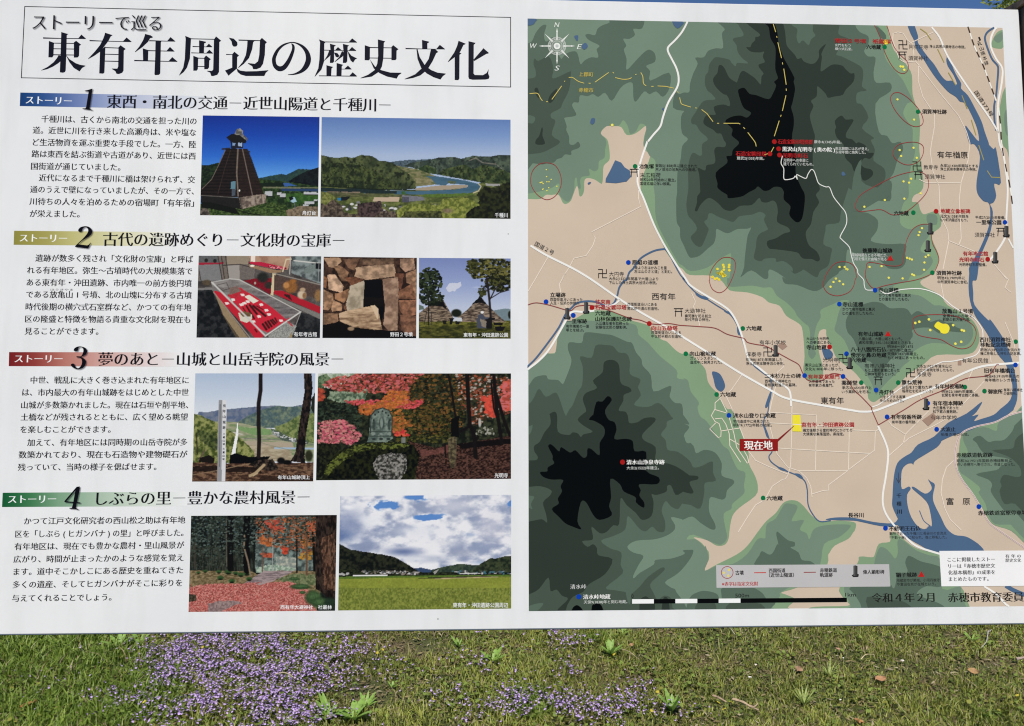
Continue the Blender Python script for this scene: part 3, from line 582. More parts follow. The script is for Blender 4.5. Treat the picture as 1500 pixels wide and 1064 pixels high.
 (5, "A4 225,1050 265,1030 285,1064 A6 290,165 370,190 400,170 440,180 460,205 480,185 548,165 480,120 437,75 480,30 A4 500,1020 475,940 500,890 580,855 550,800 620,740 630,670 660,648 710,650 745,690 750,790 770,830 820,850 835,880 780,905 775,950 740,1020 790,1030 A6 810,50 820,100 880,95 930,65 1000,60 1010,90 920,180 930,230 1015,280 1015,390 1100,400 1180,430 1267,490 B6 50,490 110,495 110,520 50,540 80,610 60,625 0,610 A6 1220,610 1165,635 1130,565 1100,570 1095,610 1020,635 985,630 1000,690 985,790 915,820 870,770 800,710 755,660 745,850 700,860 650,910 600,918 540,870 550,940 540,970 470,978 510,1020 550,1000 580,1030 A8 590,170 695,200 640,310 520,385 480,440 400,480 360,540 300,640 10,640 10,0 A6 10,378 75,378 130,375 140,350 115,310 115,270 155,240 190,170 235,110 230,40"),
 (4, "A6 10,575 75,575 160,570 240,600 230,640 180,690 200,770 210,840 170,815 85,830 10,830"), (3, "A6 10,640 75,640 115,650 90,700 100,740 75,730 10,720"), (3, "A6 10,125 75,125 102,118 80,185 10,190"),
 (4, "A8 10,465 75,460 150,420 220,335 235,435 280,425 320,470 365,495 290,570 250,640 10,640"), (3, "A8 80,545 180,525 150,572 100,600 60,600"),
 (6, "A4 550,1064 575,960 620,955 660,915 690,945 640,1020 A6 665,75 710,95 725,150 710,220 790,218 845,235 860,310 945,315 945,455 1040,505 1025,555 895,555 905,600 895,640 930,690 925,730 870,690 865,650 780,610 750,555 680,515 685,650 670,720 690,785 600,820 550,780 500,690 460,690 435,830 465,890 400,870 345,845 300,800 245,740 295,700 290,660 320,610 310,570 330,530 310,520 240,520 180,500 158,465 210,460 215,430 262,400 250,370 250,340 218,275 235,258 260,275 300,312 315,280 380,320 420,303 475,357 505,345 510,292 540,295 598,340 600,250 635,190 630,130 560,85 520,75 550,40"),
 (6, "A8 395,620 395,570 430,540 470,570 475,620"), (6, "A8 540,620 540,570 550,535 600,530 625,570 625,620"), (5, "A8 895,620 895,570 900,500 940,475 970,490 1005,505 1000,620"), (5, "A8 1060,620 1070,500 1090,480 1110,500 1120,575 1120,620"),
 # ---- eastern mountain
 (1, "C6 1330,-10 1200,30 1100,80 1000,110 850,160 800,200 785,300 775,450 800,500 900,640 940,700 1000,810 1050,860 1170,900 1267,990 1330,1040"),
 (2, "C6 1330,15 1200,35 1080,95 1060,160 970,130 830,170 815,230 850,320 780,360 790,460 840,500 930,570 940,600 930,620 980,700 1000,780 1050,850 1160,855 1180,870 1267,960 1330,1000"),
 (3, "C6 1330,90 1210,105 1180,160 1120,225 1050,232 1000,240 940,195 885,220 915,250 945,300 1000,340 1160,370 1090,425 1060,450 910,480 1000,520 1030,560 1020,610 1080,700 1140,770 1200,760 1330,830"),
 (4, "C6 1330,180 1245,185 1200,230 1190,280 1150,295 1030,305 1150,350 1230,420 1245,490 1200,500 1120,485 1090,530 1100,570 1085,610 1120,700 1200,700 1330,780"),
 # ---- southern hills along the lower edge
 (1, "C8 275,20 270,70 190,85 160,160 140,185 45,180 30,230 -100,400 -85,470 -40,520 -45,545 -280,552 -340,575 -340,640 860,640 865,560 830,480 800,405 640,260 640,170 500,130 420,90 310,0"),
 (2, "C8 370,60 460,130 560,170 645,200 660,420 790,400 800,470 840,560 840,640 -300,640 -150,565 -40,560 -25,530 -70,400 100,350 150,250 160,200 180,140 200,110 240,120 280,160 310,195 330,150 328,60"),
 (3, "C8 -20,405 260,405 280,350 300,300 400,300 385,230 395,190 420,175 500,215 600,240 660,275 660,400 540,400 470,450 510,480 620,520 680,560 680,640 20,640 60,560 15,470"),
 (2, "C8 275,330 285,400 305,410 320,330 300,290"),
 (4, "C8 100,480 250,500 360,510 430,555 440,600 150,600"),
]
for lv, s in HILLS: area("hill_band", s, LV[lv], h=nexth())
LAYER[0] = 62; hb = nexth()
VAL = "A8 0,0"
RIVERS = [
 "C0 395,150 455,150 455,190 480,270 480,320 550,420 600,480 650,560 690,600 730,600 750,620 770,625 745,560 700,490 690,440 705,430 760,550 800,620 800,660 850,710 900,800 950,900 975,980 1005,1064 C2 1005,60 1040,95 1060,95 1095,345 1045,350 1060,440 1040,490 1015,505 1035,560 1020,700 960,850 940,900 930,960 915,1064 C4 885,60 890,150 900,240 1000,350 1015,345 1070,420 1120,500 1170,620 1190,700 1215,830 1215,940 1190,1010 C6 1180,10 1080,80 930,130 850,160 750,190 660,230 650,245 620,280 540,330 460,380 445,410 435,400 400,405 365,440 355,500 360,590 410,572 425,590 400,630 400,700 430,800 480,870 530,890 560,865 583,860 570,760 540,680 440,590 450,575 530,625 575,600 580,570 555,520 575,535 605,560 590,640 600,700 650,800 690,880 750,930 820,940 870,960 945,1015 945,1064 630,1064 500,1010 370,930 330,860 290,868 200,865 60,835 0,825 B6 1130,822 1060,817 1130,802 1267,804 C6 150,835 290,845 328,815 325,800 290,720 290,650 300,500 325,400 380,350 430,320 480,260 600,200 700,100 840,30 C4 955,955 915,1030 C6 880,50 930,38 895,85 950,70 1040,40 C4 1090,1010 1165,940 1180,830 1140,700 1120,660 1070,600 1010,480 960,400 900,310 865,200 855,100 860,0 C2 860,970 900,900 940,830 1010,650 1010,505 965,480 920,420 915,330 940,150 900,60 C0 860,1064 830,935 870,980 930,1050 920,960 880,860 830,770 790,755 760,720 700,680 620,590 570,520 520,440 470,370 450,300 420,240",
]
for s in RIVERS: area("river", s, WATER, h=hb)
area("river_island", "C6 402,640 440,600 480,640 540,700 572,790 580,858 555,862 530,888 480,868 430,800 402,710", BEIGE, h=hb + U)
h_ = nexth(2)
line("river", "A2 1085,835 1020,845 960,870 900,910 850,980 820,1010 800,1064 A4 780,60 745,110 730,170 700,230 640,243 580,217 500,210 430,225 390,260 350,300 300,400 230,500 130,630 70,690 40,720", 2.7, WATER, h=h_)
line("river", "A2 1080,835 1110,865 1150,940 1200,1030 1235,1064 B4 0,40 60,110 110,155 180,195 250,240 330,290 375,335 412,405 435,475 455,535 483,625 525,685 600,745 652,785 663,850 650,920 640,970 630,1040 B6 605,70 600,120 625,175 642,220 660,280 662,315 640,350 660,392 730,440 790,465 850,490 905,530 925,600 930,700 960,770 1015,830 1100,825", 1.7, WATER, h=h_ + U)
for s in ["B4 95,140 130,165 185,180 185,200 140,190 100,165", "B4 305,280 350,290 360,308 330,300", "B4 405,400 425,440 420,465 405,440", "B4 650,880 660,890 650,950 625,1000 612,985", "B6 600,110 618,140 640,200 640,215 622,200 605,145", "B6 700,425 745,435 780,460 730,450", "B6 830,475 870,480 895,510 880,515 840,490"]:
    area("river", s, WATER, h=h_)
line("river", "C0 1045,205 1000,235 980,265 978,300 1000,370 1030,440 1068,485 1075,520 1068,620 1058,720 1045,790 1048,900 1060,970", 3.0, WATER, h=h_)
line("river", "C6 490,750 505,790 525,830 570,865", 1.4, WATER, h=h_)
line("river", "C8 1130,395 1190,430 1290,470 1360,480", 6.0, WATER, h=h_)
for s in ["A0 20,100 130,145 128,155 105,185 60,192 20,200", "A0 1135,130 1220,165 1210,190 1180,212 1155,195 1140,165", "A0 410,272 440,265 435,307", "A0 465,345 490,320 507,330 510,350 485,370", "A0 530,912 540,880 565,882 562,912 545,925", "A2 510,352 520,340 537,342 522,358",
          "S 870,868 895,862 915,902 872,908", "A0 1062,812 1075,800 1078,822", "B4 218,733 270,745 300,790 315,840 300,872 278,880 245,850 230,790", "B4 1035,565 1060,565 1090,570 1115,600 1105,632 1065,640 1045,610"]:
    area("pond", s, WATER, h=h_, smooth=True)
area("pond", "A2 715,177 760,195 785,230 825,255 832,300 800,335 720,348 643,342 645,315 680,250", WATER, smooth=False, h=h_, lab="largest blue pond in the west of the map")
# buildings and park patches
for s in ["B4 740,510 777,545 740,572 705,540", "C6 590,25 625,60 555,125 510,80", "C4 775,650 802,650 802,685 775,685"]: area("school_mark", s, (160, 134, 120), False, h=h_)
area("park_mark", "B6 815,41 872,41 882,165 815,163", (232, 220, 60), False, h=h_)
# lanes
hl = nexth(3)
LANES = ["A2 890,400 888,460 903,522 540,710 568,755 550,810 500,885 410,905 370,980 320,1055", "A2 218,895 120,1064 A4 65,135", "A4 345,5 300,85 310,140 345,230 355,270", "B4 65,148 95,215 80,250 110,330 127,395", "B4 440,755 360,870 320,905", "B4 320,910 380,1040", "B4 285,925 240,965 240,1010 212,1060 B6 240,90 270,105 285,160 283,200 265,210 200,145 245,100",
 "B4 280,935 330,1035", "B4 240,1015 325,1040", "B4 690,840 662,950 640,1050", "B4 735,640 747,700 700,740 712,780", "B4 812,990 B6 810,0 808,200 800,420 780,490 760,517 740,520 665,570 620,650 600,675 540,710 480,800 412,910", "B4 645,1035 993,1055 B6 985,450", "B6 640,100 1267,135 C6 0,153 165,160 190,148", "B6 580,280 1267,320 C6 125,327", "B6 640,20 640,100 700,330 780,430 860,455 1225,453 C6 0,420 157,303 162,160",
 "B6 1237,80 1230,453", "B6 1225,455 1083,560 1083,600 1040,603 960,628", "B6 865,458 920,510 950,570 960,650", "B6 370,0 430,150 490,310 540,378 640,425 790,485", "B6 285,160 425,138", "B6 350,220 420,262", "B6 240,70 290,65 320,110 345,180 350,270 430,392", "B6 345,60 380,180 400,280 480,400 490,395 480,350 430,262",
 "C6 260,85 285,120 385,185 370,250", "C6 265,342 410,215 600,120 680,75", "C6 385,185 560,10", "C6 745,380 690,430 660,520 650,620 680,740 720,820 800,895", "C0 415,325 595,240", "C0 460,455 640,690 780,860 840,980 865,1064 C2 850,180 800,340 785,470 800,760 785,800", "C0 380,465 340,440 290,300 295,250 330,240 370,250 400,300 440,330 450,430 460,457 380,465",
 "C0 485,475 480,600 515,720 600,850 600,950 580,1064 C2 570,120 590,260 635,370 640,500 650,600 700,700 708,775 665,985", "C2 490,320 540,345 800,343", "C2 708,775 925,865", "C2 1045,950 1140,1064", "C4 1100,0 1150,50 1125,110 1170,145 1225,155", "C4 650,80 670,190", "C4 1125,365 1190,520 1212,620", "C4 970,805 790,1000", "C4 490,900 505,935", "C4 885,720 850,800", "C4 1005,560 1022,665"]
for s in LANES: line("lane", s, 1.15, LANE, smooth=False, h=hl)
hr = nexth(1)
ROADS = [("A0 1255,120 1250,165 1210,240 1160,300 1110,350 1108,385 1135,440 1170,510 1186,580 1175,650 1110,760 1070,870 1050,940 1000,1000 960,1050 A2 950,50 900,200 882,300 887,370 930,470 1000,650 1060,770 1100,840 1180,970 1240,1060 B4 60,95 160,160 310,250 370,310 420,410 460,540 490,640 560,700 680,795 770,850 798,895 805,990", 2.9),
 ("A2 50,788 200,880 400,980 540,1064 A4 740,190 900,290 1050,375 1180,450 B4 0,475 200,600 430,745 650,870 740,920 850,950 1050,985 1267,1022 C4 60,1030 150,1025 250,990 400,930 560,870 700,800 850,730 950,695 1060,680 1290,662", 3.1),
 ("C6 182,122 240,250 258,340 240,500 220,620 220,710 250,790 320,880 400,960 480,1020 650,1075", 2.9), ("C8 970,400 1060,460 1155,560", 2.9), ("A4 40,735 70,712 150,650 230,560 340,370 390,292 480,290 560,280", 3.0), ("A4 640,245 700,238 752,200", 2.6),
 ("C0 560,180 640,280 700,420 850,650 1000,860 1080,990", 2.8), ("C0 1065,195 1025,270 1020,350 1060,440 1105,510 1100,620 1075,760 1070,900 1085,1064 C2 1110,120 1130,250 1145,400 1135,600 1130,740 1060,860 1010,920", 3.0), ("C2 1150,760 1200,850 1260,920", 2.4),
 ("C4 660,660 740,655 850,630 920,600 955,520 960,440 940,390 890,330 830,300 740,250 670,190 620,155 500,118 350,125 270,150 240,155 195,130", 1.5), ("C4 660,660 550,710 450,790 330,870 200,970 140,995", 1.5)]
for s, wd in ROADS: line("road", s, wd, ROAD, h=hr)
line("mountain_trail", "B2 740,145 730,200 750,240 750,310 770,322 820,312 835,295 852,320 845,285 880,300 915,312 930,280 955,246 975,260 990,300 1010,350 1060,375 1090,380 1120,450 1170,515 1210,570 1215,650 1170,740 1180,765 1235,820 1250,880 C2 0,940 30,990 35,1020 75,1064 C4 80,90 95,125 150,128", 1.3, (225, 228, 225), h=hr)
def cells(s, n, w1, c1, c2, name):
    p = catmull(pts(s)[:, :2], 6, False); L = np.concatenate([[0], np.cumsum(np.hypot(*np.diff(p, axis=0).T))])
    u = np.linspace(0, L[-1], n * 4 + 1); q = np.column_stack([np.interp(u, L, p[:, 0]), np.interp(u, L, p[:, 1])])
    for k in range(n):
        V, F = ribbon(P(q[k * 4:k * 4 + 5]), w1 * DIST / FPX); flat(name, V, F, hr + U, ink(c1 if k % 2 else c2), mapo)
cells("C0 850,200 900,350 960,480 1020,640 1060,750", 12, 2.0, (235, 233, 228), (66, 52, 48), "railway_line")
cells("C0 1078,800 1092,930 1100,1064 C2 1125,200 1160,360 1180,500", 12, 1.9, (66, 52, 48), (235, 233, 228), "railway_line")
line("old_railway", "C6 1290,5 1150,45 1050,95 900,130 800,180 760,280 755,400 800,510 900,650 1000,830 1100,910 1290,1040", 2.3, (222, 208, 206), h=hr)
line("old_railway", "C6 1290,5 1150,45 1050,95 900,130 800,180 760,280 755,400 800,510 900,650 1000,830 1100,910 1290,1040", .6, (140, 92, 96), h=hr + U)
hx = nexth(2); RED = (150, 58, 60)
for s in ["A4 30,240 65,237 130,222 230,240 350,275 390,278 430,248 520,240 600,255 700,290 820,335 900,350 970,375 1040,382 1110,375 1190,388 B4 0,390 120,398 240,410 330,455 430,480 460,490 480,515 540,530 620,545 700,590 790,640 860,680 885,730 920,790 980,805 1050,790 1100,750 1170,755 1230,800 C4 0,865 60,920 135,1000 C6 135,0 185,115", "C6 185,115 380,0 C4 500,940 680,865 830,785 1000,760 1060,685 1080,680", "C4 1080,680 1290,662"]:
    line("highway_line", s, 1.25, (140, 66, 64), h=hx)
RINGS = ["A2 202,197 262,210 300,260 317,333 300,400 262,450 205,470 145,440 105,390 87,333 100,260 145,210", "B2 200,1064 205,1010 240,950 290,905 340,898 380,915 393,960 B4 375,20 330,110 275,147 220,120 197,60", "B2 1050,1064 1080,1000 1130,945 1190,930 1245,942 C2 10,975 22,1040 B4 1280,50 1267,100 1230,145 1150,170 1080,150 1045,100",
 "C0 275,740 290,700 320,688 355,695 420,740 490,820 518,890 505,930 450,940 380,900 310,820", "C2 295,115 330,65 400,45 470,45 515,70 520,120 490,180 430,210 370,205 310,165", "C2 20,490 60,430 180,360 300,300 400,270 470,262 530,280 557,330 550,400 500,470 400,555 330,580 280,580 210,545 130,550 50,558 15,530",
 "C2 570,655 500,655 440,690 400,760 380,840 370,920 350,955 280,962 120,935 95,980 C4 90,30 120,90 160,115 230,95 330,75 450,55 530,30 590,0 C2 610,990 635,920 620,860 590,800 580,740 585,680", "C4 440,370 455,330 530,312 700,312 820,345 890,390 912,450 890,520 850,555 790,562 720,535 650,495 560,480 480,460 450,420"]
for s in RINGS: line("tumulus_ring", s, .95, RED, closed=True, h=hx)
line("tumulus_ring", "C0 155,180 200,280 230,380 280,480 330,535 380,545 408,510 400,460 370,430 330,390 290,320 248,185", .95, RED, h=hx)
SEG = "A0 80,697 138,695 160,730 175,750|A0 203,757 216,757|A0 245,740 318,640|A0 337,608 343,602|A0 370,577 400,578 440,605 485,620|A0 518,620 533,620|A0 565,612 667,540|A0 697,538 706,546|A0 715,578 770,590 815,588 837,578|A0 863,557 873,553|A0 905,540 920,570 925,620 945,640|A0 983,643 1000,643|A0 1030,640 1090,643 1150,657|A0 1175,683 1185,688|A0 1193,725 1203,765 B0 0,778 60,797|B0 92,803 105,804|B0 140,815 180,845 225,905|B0 255,917 270,917|B0 303,917 415,917 427,923|B0 450,947 462,958|B0 483,985 525,1040 540,1064 B2 545,75|B0 672,180 690,240|B0 697,270 700,282|B0 706,317 733,433|B0 740,465 742,480|B0 750,512 768,630|B0 768,660 769,676|B0 766,710 740,825|B0 731,855 726,868|B0 716,898 680,1013|B2 676,80 655,120 600,140".split('|')
for s in SEG: line("boundary_dash", s, 1.1, (206, 190, 104), smooth=len(s) > 30, h=hx)
for s in "C0 497,215 540,245 577,298|C0 625,365 673,465|C0 705,540 760,635|C0 805,710 845,810|C0 875,890 910,1005|C2 930,65 968,178|C2 993,255 1025,303 1088,306".split('|'): line("boundary_dash", s, 1.4, (160, 150, 80), False, h=hx)
# dots
def disc_mesh(rpx, n=14):
    a = np.linspace(0, 2 * np.pi, n, endpoint=False); r = rpx * DIST / FPX
    return np.column_stack([np.cos(a) * r, np.sin(a) * r])
DM = {}
def disc(name, x, y, rpx, rgb, h, n=14, parent=None):
    key = (rpx, rgb)
    if key not in DM:
        v = disc_mesh(rpx, n); me = mesh_np(name, v[:, :1] * BX + v[:, 1:] * BU, [tuple(range(n))]); me.materials.append(ink(rgb)); DM[key] = me
    o = bpy.data.objects.new(name, DM[key]); COL.objects.link(o); o.parent = parent or mapo
    o.location = Vector(W(P([[x, y]]), h)[0]); return o
def dots(s, name, rpx, rgb, h):
    for q in pts(s): disc(name, q[0], q[1], rpx, rgb, h)
YEL = (236, 226, 96)
dots("A2 204,248 206,300 240,320 208,338 224,338 165,343 158,345 172,340 180,352 222,382 180,391 177,395 208,404 282,371", "tumulus_dot", .95, YEL, hx)
dots("B2 300,955 305,970 305,990 290,1005 283,1020 300,1020 310,1030 345,955 343,972 346,995 258,985 262,1013 220,1045 B4 262,0 280,10 300,8 315,20 255,40 240,45 270,50 222,30 300,25", "tumulus_dot", 2.0, (232, 212, 62), hx + U)
dots("B2 1164,970 1202,970 1215,985 1222,988 1137,1056 B4 1136,43 1119,68 1164,62 1191,85 1097,103 C0 327,740 450,890 C2 343,102 354,146 446,85 470,160 372,335 428,315 413,344 498,423 378,463 233,473 81,523 509,682 491,711 483,734 398,902 417,908 434,915 536,895 556,883 527,937 524,991 436,1025 450,1032 262,1050 365,1055 120,970 209,964", "tumulus_dot", 1.75, YEL, hx + U)
dots("C0 350,495 368,497 377,520 C4 459,372 489,363 560,345 570,425 740,388 804,425 820,430 757,526 800,512", "tumulus_dot", 2.0, YEL, hx + U)
area("keyhole_tumulus", "C4 625,362 648,372 665,378 690,378 710,395 713,420 700,445 676,452 650,445 640,428 600,397", (240, 222, 60), h=hx + U, lab="large yellow keyhole mound symbol")
disc("tumulus_dot", *pts("A0 693,930")[0], 2.1, YEL, hx); disc("site_marker", *pts("C0 241,314")[0], 4.0, (240, 220, 70), hx + 2 * U)
dots("A2 813,936 A4 202,214 404,315 B4 1163,231 1216,600 905,762 1190,768 C4 161,128 169,869 1203,683 552,967 C6 250,55 618,147 931,721 238,881 B6 343,44 C2 1125,638 A8 445,478", "site_marker", 3.6, (12, 62, 172), hx + 2 * U)
dots("A2 863,222 B4 446,412 23,600 252,902 B6 597,657 C0 232,350 480,830 C2 445,566 586,1012 C4 58,814 333,814 828,847 973,877 1205,510", "site_marker", 3.5, (14, 112, 66), hx + 2 * U)
dots("A4 543,258 968,376 B2 680,40 712,93 718,139 647,130 B4 1090,549 A6 770,391 C2 614,556 997,912", "site_marker", 3.7, (160, 28, 28), hx + 2 * U)
for s in ["C2 273,882 298,922 248,922", "C4 257,430 280,470 232,470", "C8 505,288 528,330 480,330"]: area("castle_mark", s, (184, 34, 34), False, h=hx + 2 * U)
# shrine gates and stone tablets
def torii(x, y, s=1.0):
    L = []
    for q in ([(-6.8, -5.5), (6.8, -5.5)], [(-5.6, -1.5), (5.6, -1.5)], [(-3.6, -5.5), (-4.6, 6)], [(3.6, -5.5), (4.6, 6)]):
        L.append(ribbon(P(np.array(q) * s + [x, y]), 1.15 * DIST / FPX))
    join_lines("shrine_mark", L, hx + 2 * U, ink((34, 32, 32)), mapo)
for q in pts("A2 857,272 A4 1185,293 C0 362,415 C2 481,290 C4 185,800 C2 1095,710"): torii(q[0], q[1])
def tablet(x, y, parent=None, h=None):
    h = h or hx + 2 * U
    V, F = fill([P(np.array([(-5.6, 6.8), (0, 3.6), (5.0, 5.6), (4.2, 9.4), (-3.5, 9.6)]) + [x, y - 2])])
    o = flat("stone_tablet_mark", V, F, h, ink((22, 20, 22)), parent or mapo)
    for a, c_ in (([(-3.1, -8), (-.2, -8.8), (-.2, 7), (-3.1, 7.2)], (84, 84, 86)), ([(-.2, -8.8), (3, -7.6), (3, 7.4), (-.2, 7)], (58, 58, 60))):
        flat("stone_tablet_mark", P(np.array(a) + [x, y - 1])[::-1], [(0, 1, 2, 3)], h + U, ink(c_), parent or mapo)
for q in pts("A4 360,308 500,265 B4 690,583 1240,675 C2 572,690 553,820 1136,712 1053,905 C4 540,980"): tablet(q[0], q[1])
hz = hx + 4 * U
for q in pts("A2 622,1018 B4 632,586 1190,635 C0 368,333 C2 473,219 C4 424,740"):
    text('卍', q[0] - 6.6, q[1], q[0] + 6.6, 16.5, 'thin', (36, 34, 34), "temple_mark", mapo, hz)

